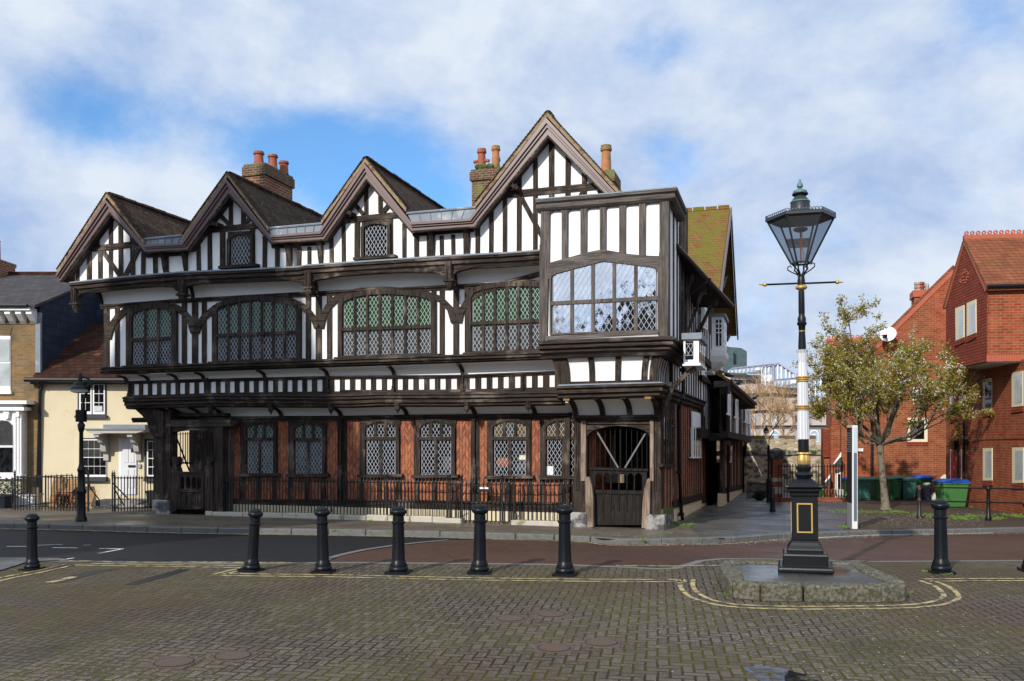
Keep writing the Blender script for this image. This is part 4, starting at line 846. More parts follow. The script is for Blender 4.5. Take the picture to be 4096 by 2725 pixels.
# panelled wall under the bay, flaring out to carry it
pL = HF.front(KD(548,1150), D_PAN).x; sP = HF.front(KD(1325,1150), D_PAN).x; zp0 = HF.front(KD(548,1168), D_PAN).z; zp0r = HF.front(KD(1325,1150), D_PAN).z
zp1 = HF.front(KD(548,862), D_BAY-.05).z - .02; zp1r = HF.front(KD(1390,835), D_BAY-.05).z - .02
def flare(u): return (1-math.sqrt(max(0, 1-u**2.6)))            # 0 at foot, 1 at top
m = MB(); rings = []
for q in range(13):
    u = q/12; d = D_PAN + (D_BAY - .12 - D_PAN)*flare(u); ex = (sB - .12 - sP)*flare(u); z0 = zp0 + (zp1-zp0)*u; z1 = zp0r + (zp1r-zp0r)*u
    rings.append([Vector((pL - ex*.8, 1.6, z0)), Vector((pL - ex*.8, -d, z0)), Vector((sP+ex, -d, z1)), Vector((sP+ex, 3.0, z1))])
m.loft(rings, closed=False); pan = m.build('panel_wall', M['plaster'], house)
def flare_rib(fn, w, name='curved_rib'):
    m = MB(); rg = []
    for q in range(13): rg.append(fn(q/12))
    m.loft(rg); m.build(name, M['timber'], pan)
def front_rib(x, w):
    def f(u):
        d = D_PAN + (D_BAY - .12 - D_PAN)*flare(u); t = (x-pL)/(sP-pL); xx = x + (sB-.12-sP)*flare(u)*(t*1.8-.8); z = (zp0+(zp1-zp0)*u)*(1-t) + (zp0r+(zp1r-zp0r)*u)*t
        return [Vector((xx-w/2,-d+.02,z)),Vector((xx-w/2,-d-.06,z)),Vector((xx+w/2,-d-.06,z)),Vector((xx+w/2,-d+.02,z))]
    flare_rib(f, w)
for K, x, w in ((KD,520,.24),(KD,580,.15),(KD,792,.14),(KD,1012,.14),(KD,1237,.14),(KD,1315,.20)): front_rib(HF.front(K(x,1140), D_PAN).x, w)
def side_rib(y, w):
    def f(u):
        ex = (sB-.12-sP)*flare(u); z = zp0r+(zp1r-zp0r)*u
        return [Vector((sP+ex-.02,y-w/2,z)),Vector((sP+ex+.005,y-w/2,z)),Vector((sP+ex+.005,y+w/2,z)),Vector((sP+ex-.02,y+w/2,z))]
    flare_rib(f, w)
for y in (-.35, .1, .55, 1.0, 1.45, 1.9, 2.35): side_rib(y, .15)
m = MB(); FC.band(m, KD, [(545,1148),(900,1140),(1330,1128)], 36, D_PAN+.045, .07); m.build('panel_rail', M['timber_x'], pan)
LL = [KD(502,1178), KD(900,1166), KD(1335,1152)]
corner_sweep(LL, D_PAN, [(-.3,.05),(.06,.05),(.22,.01),(.24,-.04),(.16,-.08),(.20,-.12),(.20,-.17),(.10,-.21),(.12,-.28),(.04,-.33),(-.3,-.33)], 0, 11.5, 'lower_ledge')
corner_sweep([KD(512,1166), KD(900,1154), KD(1332,1142)], D_PAN, [(-.1,.05),(.18,.02),(.2,-.01),(-.1,-.01)], 0, 2.5, 'lead_flashing', 'lead')
# cove over the portal
pc0 = [KH(420,372), KH(800,372), KH(1200,372)]; pc1 = [KH(345,205), KH(800,198), KH(1135,192)]
cA = HF.front(KH(475,372), 0).x; cB = HF.front(KH(1195,372), 0).x
cp, colp = cove(pc0, pc1, -.02, D_PAN+.05, 'plaster_cove', cA - .08, cB, 24)
for x in (455, 697, 940, 1182): rib(colp, HF.front(KH(x,372), 0).x, .14)
for x, y in ((568,1272),(1266,1258)):
    c = HF.front(KD(x,y), D_PAN+.08); m = MB(); m.box(c+Vector((-.08,0,-.06)), c+Vector((.08,.2,.06))); m.build('new_oak_end', M['plank'], house)

# ---- right-hand portal with its half gate
K = KH; portal = MB(); 
pm = MB(); FC.sweep(pm, KK, [K(430,378),K(800,378),K(1200,372)], 0, [(-.2,.05),(.06,.05),(.12,.02),(.12,-.02),(.06,-.05),(.08,-.09),(-.2,-.09)]); portal = pm.build('portal_lintel', M['timber_x'], house)
bprism([(438,395),(545,400),(540,900),(545,1236),(428,1236),(435,900)], K, 0, .45, 'portal_post', 'timber', house)
bprism([(1115,400),(1212,395),(1218,900),(1222,1250),(1105,1250),(1118,900)], K, 0, .45, 'portal_post', 'timber', house)
for x0, x1, yb in ((450,462,1030),(468,480,1030),(1150,1160,1040),(1168,1178,1040)): bprism([(x0,400),(x1,400),(x1,yb),(x0,yb)], K, .04, .06, 'portal_bead', 'timber', portal)
bprism([(500,405),(545,405),(545,950),(500,950)], K, .03, .2, 'portal_jamb', 'pale_oak', portal)
bprism([(1118,405),(1152,405),(1150,950),(1120,950)], K, .03, .2, 'portal_jamb', 'pale_oak', portal)
bprism([(500,405),(1140,405),(1140,440),(500,440)], K, .02, .25, 'portal_head', 'timber_x', portal)
bprism([(530,440),(1125,440),(1125,565),(1112,548),(1100,525),(1070,498),(1000,475),(900,460),(825,456),(750,462),(670,478),(610,498),(575,522),(558,548),(545,570),(530,570)], K, -.03, .2, 'portal_arch', 'timber_x', portal)
for x0, x1, yt, yb in ((406,556,1232,1372),(1076,1252,1252,1395)):
    A = HF.front(K(x0,yt), .14); B = HF.front(K(x1,yb), .14); mm = MB(); mm.box((A.x,A.y,-.05),(B.x,A.y+.65,A.z)); mm.build('stone_block', M['block_stone'], house, bevel=.02)
for pts in ([(540,940),(552,915),(575,918),(598,990),(610,1100),(612,1362),(545,1370)], [(1122,945),(1110,925),(1095,935),(1068,1020),(1055,1130),(1045,1372),(1115,1380)]):
    bprism(pts, K, .12, .28, 'fender_post', 'pale_oak', house)
# half gate
gt = MB(); FC.rect(gt, K, 598,1215,1052,1345, -.12, .07); gate = gt.build('half_gate', M['gate_oak'], house)
bprism([(580,828),(1100,842),(1100,864),(580,850)], K, -.06, .14, 'top_rail', 'gate_oak', gate)
for x0, x1 in ((582,630),(692,704),(764,775),(836,846),(906,918),(974,984),(1048,1092)): bprism([(x0,850),(x1,852),(x1,1220),(x0,1220)], K, -.10, .06, 'stile', 'gate_oak', gate)
bprism([(600,1028),(1090,1040),(1090,1072),(600,1062)], K, -.09, .07, 'middle_rail', 'gate_oak', gate)
bprism([(600,1060),(1060,1068),(1060,1222),(600,1215)], K, -.13, .03, 'lower_panel', 'gate_oak', gate)
for x0, x1 in ((630,692),(704,764),(775,836),(846,906),(918,974),(984,1048)):
    w_ = x1-x0; bprism([(x0,852),(x1,853),(x1,905),(x1-w_*.15,892),(x0+w_*.5,876),(x0+w_*.15,892),(x0,905)], K, -.105, .04, 'ogee_head', 'gate_oak', gate)
m = MB()
for x in (583,632,672,718,765,806,850,858,908,955,1005,1048,1092): FC.rect(m, K, x-1.6, 470, x+1.6, 840, -.2, .015)
bars = m.build('iron_bars', M['iron'], gate)
for a, b in (((640,500),(835,832)),((1078,525),(895,832))): m = MB(); FC.bar(m, K, a, b, 14, -.17, .012); m.build('iron_strap', M['strap'], gate)
# dark passage behind the gate with a studded door
pxl, pxr = HF.front(K(500,900), -.3).x, HF.front(K(1160,900), -.3).x; ptz = HF.front(K(800,380), 0).z
m = MB(); m.box((pxl-.4, 3.2, -.1), (pxr+.2, 3.5, ptz+.1)); m.box((pxl-.4, D_WALL*-1-.1, ptz), (pxr+.2, 3.5, ptz+.15)); m.box((pxr+.05,.45,-.1),(pxr+.2,3.3,ptz)); m.box((pxl-.5,.45,-.1),(pxl-.35,3.3,ptz)); m.box((pxl-.4,.45,-.06),(pxr+.1,3.3,-.02)); m.build('porch_lining', M['timber'], house)
sd_ = MB(); X0, X1 = pxl+1.5, pxr-.1; sd_.box((X0,3.05,0),(X1,3.18,2.2)); st = sd_.build('studded_door', M['studded'], house)
m = MB()
for i in range(9):
    for j in range(12): c = (X0+.12+i*(X1-X0-.2)/8, 3.04, .2+j*.17); m.ball(c, .022, 6, 4)
m.build('door_nails', M['iron'], st)
m = MB(); m.box((pxl-.2,2.0,1.1),(pxl+.9,2.1,1.35)); m.box((pxl+.05,2.02,1.35),(pxl+.2,2.08,2.5)); m.box((pxl+.5,2.02,1.35),(pxl+.65,2.08,2.5)); m.build('inner_frame', M['pale_oak'], house)

# ---- left-hand porch gate
K = KF
bprism([(480,545),(562,330),(565,1122),(482,1122)], K, 0, .4, 'corner_post', 'timber', house)
bprism([(565,330),(628,330),(632,1210),(600,1240),(570,1130)], K, -.03, .35, 'porch_post', 'timber', house)
bprism([(285,298),(335,322),(395,380),(432,430),(450,490),(470,540),(492,560),(566,560),(566,330),(480,296)], K, .05, .34, 'carved_bracket', 'timber', house)
m = MB()
for q in range(7):
    o_ = q*16; FC.band(m, K, [(320+o_,310),(380+o_*.9,365),(425+o_*.75,430),(445+o_*.6,500),(470+o_*.5,548)], 6, .08, .04)
m.build('bracket_carving', M['timber_x'], house)
A = HF.front(K(466,1120), .1); B = HF.front(K(620,1255), .1); m = MB(); m.box((A.x,A.y,-.08),(B.x,A.y+.6,A.z)); m.build('stone_block', M['block_stone'], house, bevel=.02)
bprism([(1020,415),(1100,415),(1100,1225),(1020,1225)], K, -.05, .7, 'porch_post', 'timber', house)
bprism([(1105,415),(1162,415),(1162,1225),(1105,1225)], K, -.35, .5, 'porch_post', 'bay_oak', house)
bprism([(560,405),(1165,400),(1165,462),(560,466)], K, -.02, .5, 'porch_lintel', 'timber_x', house)
bprism([(620,462),(1022,462),(1022,515),(985,508),(900,497),(820,495),(740,500),(680,508),(650,518),(622,545)], K, -.1, .2, 'porch_arch', 'timber_x', house)
for pts in ([(640,735),(690,732),(702,752),(700,800),(690,815),(708,870),(690,1205),(640,1240),(625,1240),(632,830),(655,800),(642,775)], [(946,745),(975,732),(1015,735),(1012,770),(985,800),(1000,830),(1010,1225),(940,1225),(936,820),(952,800)]):
    bprism(pts, K, .02, .2, 'scroll_post', 'timber', house)
g = MB(); FC.rect(g, K, 685,1165,925,1205, -.02, .06); lg = g.build('porch_gate', M['timber_x'], house)
bprism([(688,868),(932,866),(930,884),(690,886)], K, .02, .12, 'top_rail', 'timber_x', lg)
bprism([(688,886),(718,886),(716,1190),(686,1190)], K, 0, .06, 'stile', 'timber', lg); bprism([(905,886),(930,886),(926,1190),(902,1190)], K, 0, .06, 'stile', 'timber', lg)
for x in (762, 815, 866): bprism([(x-6,888),(x+6,888),(x+5,1180),(x-7,1180)], K, -.005, .05, 'stile', 'timber', lg)
bprism([(690,1022),(928,1020),(926,1052),(690,1054)], K, .005, .06, 'middle_rail', 'timber_x', lg); bprism([(690,1050),(926,1048),(924,1170),(688,1172)], K, -.03, .03, 'lower_panel', 'timber', lg)
for x0, x1 in ((718,756),(768,809),(821,860),(872,905)):
    w_ = x1-x0; bprism([(x0,886),(x1,886),(x1,935),(x0+w_*.85,918),(x0+w_*.5,905),(x0+w_*.15,918),(x0,935)], K, -.01, .04, 'ogee_head', 'timber_x', lg)
m = MB()
for x in (652,668,690,718,742,764,784,800): FC.rect(m, K, x-2.5, 512, x+2.5, 800, -.5, .02)
FC.bar(m, K, (645,532),(805,528), 6, -.5, .02); FC.bar(m, K, (660,786),(830,790), 14, -.5, .03)
FC.bar(m, K, (668,520),(800,860), 12, -.48, .02); m.build('iron_bars', M['iron'], lg)
kr_ = MB(); FC.rect(kr_, K, 640,880,1015,1240, -.75, .08); kr_.build('dark_backing', M['timber'], lg)  # board added behind the gate so its openings stay dark
lx0 = HF.front(K(800,700), -2.6).x; lx1 = gb0.x + .1; lz = gtop
m = MB(); m.box((lx0, 2.6, -.1),(lx1+.2, 2.75, lz)); m.box((HF.front(K(575,400),0).x, .3, lz-.05),(lx1, Y_BACK, lz+.05)); m.box((lx1-.05,.8,-.05),(lx1+.05,2.7,lz)); m.build('porch_lining', M['timber'], house)

# ---- chimneys
def stack(K, x0, x1, ytop, d, dep, mat, cap_h, pots, zb, capmat=None, lid=False):
    A = HF.front(K(x0,ytop), d); B = HF.front(K(x1,ytop), d); m = MB(); m.box((A.x,-d,zb),(B.x,-d+dep,B.z-cap_h)); c = m.build('chimney', M[mat], house)
    m = MB(); m.box((A.x-.06,-d-.06,B.z-cap_h),(B.x+.06,-d+dep+.06,B.z-cap_h*.15)); m.box((A.x-.02,-d-.02,B.z-cap_h*.15),(B.x+.02,-d+dep+.02,B.z+.03)); m.build('chimney_cap', M[capmat or mat], c)
    for x, y, h, r, mt, kind in pots:
        b = Vector((A.x + (B.x-A.x)*x, -d + dep*y, B.z+.02)); m = MB()
        r *= .86; m.lathe([(r*1.05,0),(r*1.0,h*.1),(r*.86,h*.72),(r*.84,h*.78),(r*1.08,h*.82),(r*1.12,h*.90),(r*.98,h*.93),(r*1.02,h)], b, 14)
        p = m.build('chimney_pot', M[mt], c, smooth=True)
        if kind == 'horn':
            for s in (-1, 1): q = MB(); q.tube([b+Vector((0,0,h*.5)), b+Vector((s*r*1.9,-.05,h*.42+s*.0))], .055, 7); q.build('side_vent', M[mt], p)
    return c
stack(KA, 1742, 1926, 122, -2.6, 1.75, 'stock_brick', .38, [(.42,.2,.52,.20,'pot','n'),(.80,.42,.50,.19,'pot','n'),(.86,.78,.45,.19,'pot','n')], 6.0, 'mossy_stack')
stack(KC, 195, 440, 612, -4.5, 1.2, 'mossy_stack', .34, [(.28,.2,.75,.17,'pot','horn'),(.62,.75,.62,.13,'pot','n'),(.78,.25,.82,.16,'pot_mossy','n')], 5.0)
c3 = stack(KC, 1345, 1462, 632, -4.5, 1.0, 'mossy_stack', .34, [(.28,.4,.92,.20,'pot_mossy','n')], 5.0)
for K, x, y, d in ((KC,275,600,-4.6),(KC,350,590,-4.6)):
    m = MB(); p = HF.front(K(x,y), d)
    for q in range(5): m.ball(p + Vector((rng.uniform(-.16,.16),0,rng.uniform(-.05,.03))), .09, 7, 5)
    m.build('moss_tuft', M['moss'], c3)
# ---- the side along the lane
class SideFace:
    def __init__(s, F, x): s.F = F; s.x = x
    def prism(s, mb, K, pts, t, dx=0.0): mb.ext([s.F.side(K(*p), s.x + dx) for p in pts], (-t, 0, 0)); return mb
    def bar(s, mb, K, p, q, wd, t, dx=0.0):
        ax, ay = q[0]-p[0], q[1]-p[1]; L = math.hypot(ax, ay) or 1; nx, ny = -ay/L*wd/2, ax/L*wd/2
        return s.prism(mb, K, [(p[0]+nx,p[1]+ny),(q[0]+nx,q[1]+ny),(q[0]-nx,q[1]-ny),(p[0]-nx,p[1]-ny)], t, dx)
s1 = HF.front(KH(1222,1100), 0).x - .02
SG = SideFace(HF, s1)
def sprism(S, pts, K, t, name, mat, parent, dx=0.): m = MB(); S.prism(m, K, pts, t, dx); return m.build(name, M[mat], parent)
lerp = lambda a, b, t: a + (b-a)*t
# ground floor: brick between close-set studs over a rendered foot
side0 = sprism(SG, [(1232,180),(1630,300),(1630,470),(1772,520),(1772,1130),(1232,1260)], KH, .3, 'lane_wall', 'lane_brick', house)
sprism(SG, [(1236,215),(1336,240),(1336,830),(1236,815)], KH, .1, 'lane_panel_frame', 'timber', side0, .03)
sprism(SG, [(1246,365),(1326,375),(1326,790),(1246,785)], KH, .03, 'dark_lane_window', 'glass', side0, .04)
for x in (1268, 1290, 1310): sprism(SG, [(x-4,365),(x+4,365),(x+4,788),(x-4,788)], KH, .05, 'mullion', 'timber', side0, .06)
sprism(SG, [(1236,795),(1338,800),(1338,830),(1236,825)], KH, .15, 'lane_sill', 'timber_y', side0, .10)
def sstuds(S, K, xs, yt, yb, w_, parent, dx=.012, t=.08, mat='timber', name='stud'):
    for i, x in enumerate(xs):
        j = rng.uniform(-1, 1); sprism(S, [(x-w_/2+j, yt(x)),(x+w_/2+j, yt(x)),(x+w_/2-j, yb(x)),(x-w_/2-j, yb(x))], K, t, name, mat, parent, dx)
sstuds(SG, KH, [1246, 1276, 1303, 1330], lambda x: 830, lambda x: 1200, 9, side0)
sstuds(SG, KH, [1345 + q*19 for q in range(13)], lambda x: lerp(215, 320, (x-1240)/380), lambda x: lerp(1140, 1065, (x-1335)/255), 7, side0)
sstuds(SG, KH, [1600 + q*17 for q in range(10)], lambda x: 520, lambda x: lerp(1105, 1040, (x-1595)/170), 6, side0)
sprism(SG, [(1236,1205),(1330,1180),(1330,1235),(1236,1275)], KH, .2, 'mossy_sill_beam', 'moss', side0, .06)
sprism(SG, [(1334,1128),(1592,1058),(1592,1115),(1334,1196)], KH, .2, 'sill_beam', 'timber_y', side0, .06)
sprism(SG, [(1594,1098),(1768,1018),(1768,1078),(1594,1150)], KH, .2, 'sill_beam', 'timber_y', side0, .065)
sprism(SG, [(1236,1270),(1334,1232),(1334,1345),(1236,1390)], KH, .2, 'plinth', 'block_stone', side0, .02)
sprism(SG, [(1334,1190),(1592,1110),(1594,1148),(1768,1074),(1768,1230),(1334,1345)], KH, .3, 'lane_plinth', 'plinth_render', side0, .02)
sprism(SG, [(1730,1075),(1762,1062),(1762,1200),(1730,1215)], KH, .3, 'plinth_post', 'timber', side0, .06)
sprism(SG, [(1760,1015),(1774,1010),(1774,1190),(1760,1200)], KH, .3, 'plinth_stone', 'plinth_render', side0, .10)
for pts, bars, ys in (([(1500,468),(1580,472),(1582,745),(1502,742)], (1520,1540,1560), (478,735)), ([(1710,575),(1762,578),(1766,795),(1712,800)], (1724,1738,1752), (582,788))):
    f = sprism(SG, pts, KH, .06, 'lane_window', 'white', side0, .10)
    for b in bars: sprism(SG, [(b-5,ys[0]),(b+3,ys[0]),(b+3,ys[1]),(b-5,ys[1])], KH, .02, 'pane', 'glass', f, .105)
    x0, x1 = pts[3][0], pts[2][0]; y = pts[2][1]; sprism(SG, [(x0-2,y-10),(x1+2,y-12),(x1+2,y+2),(x0-2,y+2)], KH, .1, 'sill', 'white', f, .15)
sprism(SG, [(1500,325),(1572,345),(1576,468),(1502,466)], KH, .05, 'plaster_patch', 'plaster', side0, .09)
sprism(SG, [(1582,475),(1772,520),(1772,576),(1582,566)], KH, .3, 'lane_beam', 'timber_y', side0, .28)
# upper side walls
sJ = s1 + .16; SJ = SideFace(HF, sJ)
up1 = sprism(SJ, [(195,930),(195,1225),(478,1365),(500,1640),(650,1640),(650,1040),(650,640),(345,400),(195,500)], KU, .3, 'upper_lane_wall', 'plaster', house)
bot = lambda x: lerp(1215, 1360, (x-190)/290) if x < 476 else 1640
sstuds(SJ, KU, [204 + q*21 for q in range(13)], lambda x: 930, bot, 11, up1, .012, .08)
sstuds(SJ, KU, [480 + q*15.5 for q in range(11)], lambda x: 1120, bot, 8.5, up1, .012, .08)
sstuds(SJ, KU, [352 + q*20 for q in range(11)], lambda x: 330, lambda x: 1000 if x > 480 else 790, 11, up1, .012, .08)
sprism(SJ, [(485,945),(650,1090),(650,1145),(485,995)], KU, .2, 'lane_rail', 'timber_y', up1, .14)
sprism(SJ, [(468,1120),(645,1235),(645,1275),(468,1160)], KU, .2, 'lane_rail', 'timber_y', up1, .14)
# lane side of the bay
SB = SideFace(HF, sB - .05)
xs_ = [(165,-160),(186,-120)]
for x0, x1 in ((164,182),(207,220),(240,252),(269,280),(297,307),(325,340)):
    yb = lerp(790, 905, (x0-165)/170); sprism(SB, [(x0,-380),(x1,-360),(x1,yb+8),(x0,yb)], KU, .10, 'stud', 'bay_oak' if x0 < 200 else 'timber', bay, .012)
# white oriels
def oriel(K, xl, xc, xr, yt, yb, xplane, ybr, lead_h, name, win, foot):
    C = HF.side(K(xc, (yt+yb)/2), xplane); y0 = C.y; L_ = HF.front(K(xl, yb), -y0).x; zt = HF.front(K(xc,yt), -y0).z; zb = HF.front(K(xc,yb), -y0).z; yr = HF.side(K(xr,(yt+yb)/2), xplane).y
    m = MB(); m.box((L_, y0, zb), (xplane, yr, zt)); o = m.build(name, M['white'], house)
    m = MB(); m.box((L_-.04, y0-.08, zt), (xplane+.08, yr+.1, zt + lead_h)); m.build('lead_roof', M['lead'], o)
    m = MB(); m.box((L_-.02, y0-.05, zb-.06), (xplane+.05, yr+.05, zb)); m.build('oriel_sill', M['white'], o)
    wx0, wy0, wx1, wy1, nx, ny = win; A = HF.front(K(wx0,wy0), -y0); B = HF.front(K(wx1,wy1), -y0)
    m = MB(); m.box((A.x, y0-.015, B.z), (B.x, y0+.02, A.z)); m.build('pane', M['glass'], o); m = MB()
    for i in range(1, nx): x = lerp(A.x, B.x, i/nx); m.box((x-.015, y0-.03, B.z), (x+.015, y0, A.z))
    for f_ in ny: z = lerp(A.z, B.z, f_); m.box((A.x, y0-.032, z-.015), (B.x, y0, z+.015))
    if nx > 1 or ny: m.build('glazing_bar', M['white'], o)
    n = 3; m = MB()
    for i in range(n): a = lerp(y0, yr, (i+.2)/n); b = lerp(y0, yr, (i+.85)/n); m.box((xplane-.02, a, lerp(zb,zt,.1)), (xplane+.012, b, lerp(zb,zt,.92)))
    m.build('side_pane', M['glass'], o)
    return o, L_, y0, yr, zb, zt
o1 = oriel(KU, 300,437,490,800,1015,s1+1.05,1060,.16,'oriel_window',(318,820,388,980,1,()),None)
m = MB(); lattice(m, [(HF.front(KU(318,980),-o1[2]).x, o1[4]+.2),(HF.front(KU(388,980),-o1[2]).x, o1[4]+.2),(HF.front(KU(388,980),-o1[2]).x, o1[5]-.1),(HF.front(KU(318,980),-o1[2]).x, o1[5]-.1)], -o1[2]+.02); m.build('leading', M['leading_dim'], o1[0])
m = MB()
for q in range(9): pass
m.tube([(s1+.95, o1[2]+.3, o1[4]-.1), (s1+.7, o1[2]+.3, o1[4]-.25), (s1+.35, o1[2]+.3, o1[4]-.6), (s1+.15, o1[2]+.3, o1[4]-1.1)], .07, 5); m.build('oriel_bracket', M['timber'], o1[0])
o2 = oriel(KU, 553,655,684,596,892,s1+1.15,930,.10,'oriel_window',(592,625,640,858,2,(.16,.34,.5)),None)
m = MB(); X0, X1, Y0, Y1, ZB = o2[1]-.02, s1+1.15, o2[2], o2[3], o2[4]-.06
m.loft([[Vector((X0,Y0-.06+ i_,z)), Vector((X1+.08 - s_,Y0-.06+i_,z)), Vector((X1+.08-s_,Y1,z)), Vector((X0,Y1,z))] for z, s_, i_ in ((ZB,0,0),(ZB-.15,.02,.01),(ZB-.35,.14,.1),(ZB-.55,.4,.3),(ZB-.68,.75,.5))]); m.build('oriel_foot', M['white'], o2[0], smooth=False)
sprism(SJ, [(482,490),(520,540),(520,722),(478,690)], KU, .1, 'white_casement', 'white', up1, .16); sprism(SJ, [(488,520),(512,555),(512,695),(486,670)], KU, .1, 'pane', 'glass_pale', up1, .18)
# eaves: tiled edge, gutter, carved brackets
gA = HF.l(at(KC(2030,1312), 24.0)); gB = HF.l(at(KU(738,505), 30.2))
m = MB(); m.tube([gA, gA.lerp(gB,.5), gB], .075, 8); gut = m.build('eaves_gutter', M['iron'], house, smooth=True)
m = MB(); m.ext([gA+Vector((-.02,0,.10)), gB+Vector((-.02,0,.10)), gB+Vector((-3.0,0,2.2)), gA+Vector((-3.0,0,2.2))], (0,0,-.09)); m.build('eaves_roof', M['mossy_roof'], house)
m = MB(); m.ext([gA+Vector((-.05,0,-.02)), gB+Vector((-.05,0,-.02)), gB+Vector((-1.6,0,.1)), gA+Vector((-1.6,0,.1))], (0,0,-.05)); m.build('eaves_soffit', M['timber_y'], house)
m = MB(); m.box((s1-3.5, 1.2, 5.0), (sJ-.02, gB.y+4, gA.z+.3)); m.build('upper_core', M['timber'], house)
for q, yy in enumerate((.34, .56, .78)):
    g = gA.lerp(gB, yy); m = MB(); x0 = g.x - .15; x1 = sJ + .05; P = []
    for i in range(11):
        u = i/10; P.append((lerp(x0, x1, u), g.z - .12 - 1.5*u**1.6 + .07*math.sin(u*9)))
    m.loft([[Vector((x, g.y-.08, z)), Vector((x, g.y-.08, z-.22)), Vector((x, g.y+.08, z-.22)), Vector((x, g.y+.08, z))] for x, z in P]); m.build('eaves_bracket', M['timber'], house)
m = MB(); d0 = [HF.l(at(KU(x,y), 26.5)) for x, y in ((540,255),(520,285),(440,335),(370,380),(350,410),(350,430))]; m.tube(d0, .04, 6); m.build('rainwater_pipe', M['iron'], house)
m = MB(); dp = [(KU(300,950)), (KU(300,1290)), (KU(292,1345)), (KU(262,1395)), (KH(1378,320)), (KH(1385,860)), (KH(1400,1240)), (KH(1412,1290))]
m.tube([HF.side(p, sJ+.26) if i < 3 else HF.side(p, s1+.14) for i, p in enumerate(dp)], .055, 8); pipe = m.build('rainwater_pipe', M['iron'], house, smooth=True)
for p in (KU(300,1075), KH(1384,870), KH(1403,1250)): m = MB(); c = HF.side(p, (sJ+.26) if p[1] < 1600 else s1+.14); m.box(c+Vector((-.09,-.09,-.05)), c+Vector((.07,.09,.05))); m.build('pipe_collar', M['iron'], pipe)
# cross wing with a mossy roof whose gable looks over the lane
def wpt(p, y): return HF.l(at(p, y))
RR = wpt(KD2(1680,479), 36.0); RL = RR + Vector((-9, 0, 0)); xr = RR.x
eF = wpt(KD2(1655,662), 30.3); eF = Vector((xr, eF.y, eF.z)); eB = wpt(KU(778,752), 41.2); eB = Vector((xr, eB.y, eB.z))
m = MB(); m.ext([RR, RL, RL+(eF-RR), eF], (0,.0,-.1)); m.ext([RR, eB, RL+(eB-RR), RL], (0,0,-.1)); cw = m.build('cross_wing_roof', M['mossy_roof'], house)
m = MB()
for i in range(18):
    a = RR.lerp(RL, i/18); m.box(a+Vector((-.46,-.08,-.03)), a+Vector((-.02,.08,.10 + rng.uniform(0,.02))))
m.build('ridge_tiles', M['mossy_roof'], cw)
m = MB(); dn = Vector((0,0,-.28))
m.ext([RR+Vector((.02,0,.03)), eF+Vector((.02,0,.03)), eF+Vector((.02,0,0))+dn, RR+Vector((.02,0,0))+dn], (.06,0,0)); m.ext([RR+Vector((.021,0,.03)), eB+Vector((.021,0,.03)), eB+Vector((.021,0,0))+dn, RR+Vector((.021,0,0))+dn], (.06,0,0)); m.build('bargeboard', M['barge'], cw)
m = MB(); gwx = sJ + .02; m.ext([(gwx, eF.y+.3, eF.z-.6), (gwx, eB.y-.3, eB.z-.6), (gwx, RR.y, RR.z-.3)], (-.3,0,0)); m.build('lane_gable', M['timber'], cw)
for P_ in ([(708,170),(660,300),(650,345)], [(735,690),(705,780),(690,810)]):
    m = MB(); m.tube([HF.side(KU(*p), xr-.3) for p in P_], .08, 5); m.build('gable_bracket', M['bay_oak'], cw)

# ------------------------------------------------------------------ the low jettied house further down the lane
LO = ground(KY(355,1440), 0.0); LO = Vector((LO.x, LO.y, LO.z)); LF = Frame(LO, -HA)
low = thing('jettied_lane_house', LO, -HA, 'low dark jettied house with narrow white casements at the back of the lane', 'house')
SL = SideFace(LF, 0.0)
yS0 = LF.side(KU(705,1400), uw).y if False else 0; gA = LF.l(at(KU(722,1182), LO.y-1.2)); gB = LF.l(at(KU(948,1380), LO.y + 8.6))
uw = 0.30; SU = SideFace(LF, uw)
up2 = sprism(SU, [(704,1200),(905,1400),(905,1740),(704,1680)], KU, .05, 'upper_wall', 'plaster', low)
top_ = lambda x: lerp(1215, 1410, (x-705)/195) if x > 705 else 1215
sstuds(SU, KU, [706, 735, 748, 762, 800, 812, 825, 840, 853, 888], top_, lambda x: lerp(1625, 1690, (x-640)/270), 9, up2, .012, .08)
sprism(SU, [(703,1625),(905,1670),(908,1725),(703,1680)], KU, .3, 'jetty_beam', 'timber_y', up2, .18)
for x, yt, yb in ((716,1290,1470),(783,1335,1500),(869,1390,1540),(899,1415,1550)):
    f = sprism(SU, [(x-8,yt),(x+8,yt+8),(x+7,yb),(x-9,yb-4)], KU, .05, 'white_casement', 'white', up2, .16); sprism(SU, [(x-3,yt+14),(x+3,yt+18),(x+2,yb-14),(x-4,yb-16)], KU, .02, 'pane', 'glass_pale', f, .18)
    sprism(SU, [(x-20,yb-8),(x+14,yb+4),(x+14,yb+18),(x-20,yb+6)], KU, .05, 'sill', 'white', f, .24)
yS = LF.side(KU(705,1400), uw).y; exl = LF.front(KU(640,1400), -yS).x; ezb = LF.front(KU(680,1655), -yS).z; ezt = LF.front(KU(680,1190), -yS).z
m = MB(); m.box((exl, yS, ezb), (uw-.02, yS+.3, ezt)); ew = m.build('end_wall', M['plaster'], low)
for x in (643, 660, 676, 691, 703): c = LF.front(KU(x,1400), -yS).x; m = MB(); m.box((c-.075, yS-.05, ezb), (c+.06, yS+.1, ezt)); m.build('stud', M['timber'], ew)
m = MB(); m.box((exl-.5, yS-.12, ezb-.25), (uw+.02, yS+.25, ezb+.05)); m.build('jetty_beam', M['timber_x'], ew)
m = MB(); A_ = LF.front(KU(640,1172), -yS+.1); B_ = LF.front(KU(712,1228), -yS+.1); m.box((A_.x-.3, yS-.1, B_.z), (B_.x, yS+.3, A_.z)); m.build('wall_plate_end', M['bay_oak_x'], low)
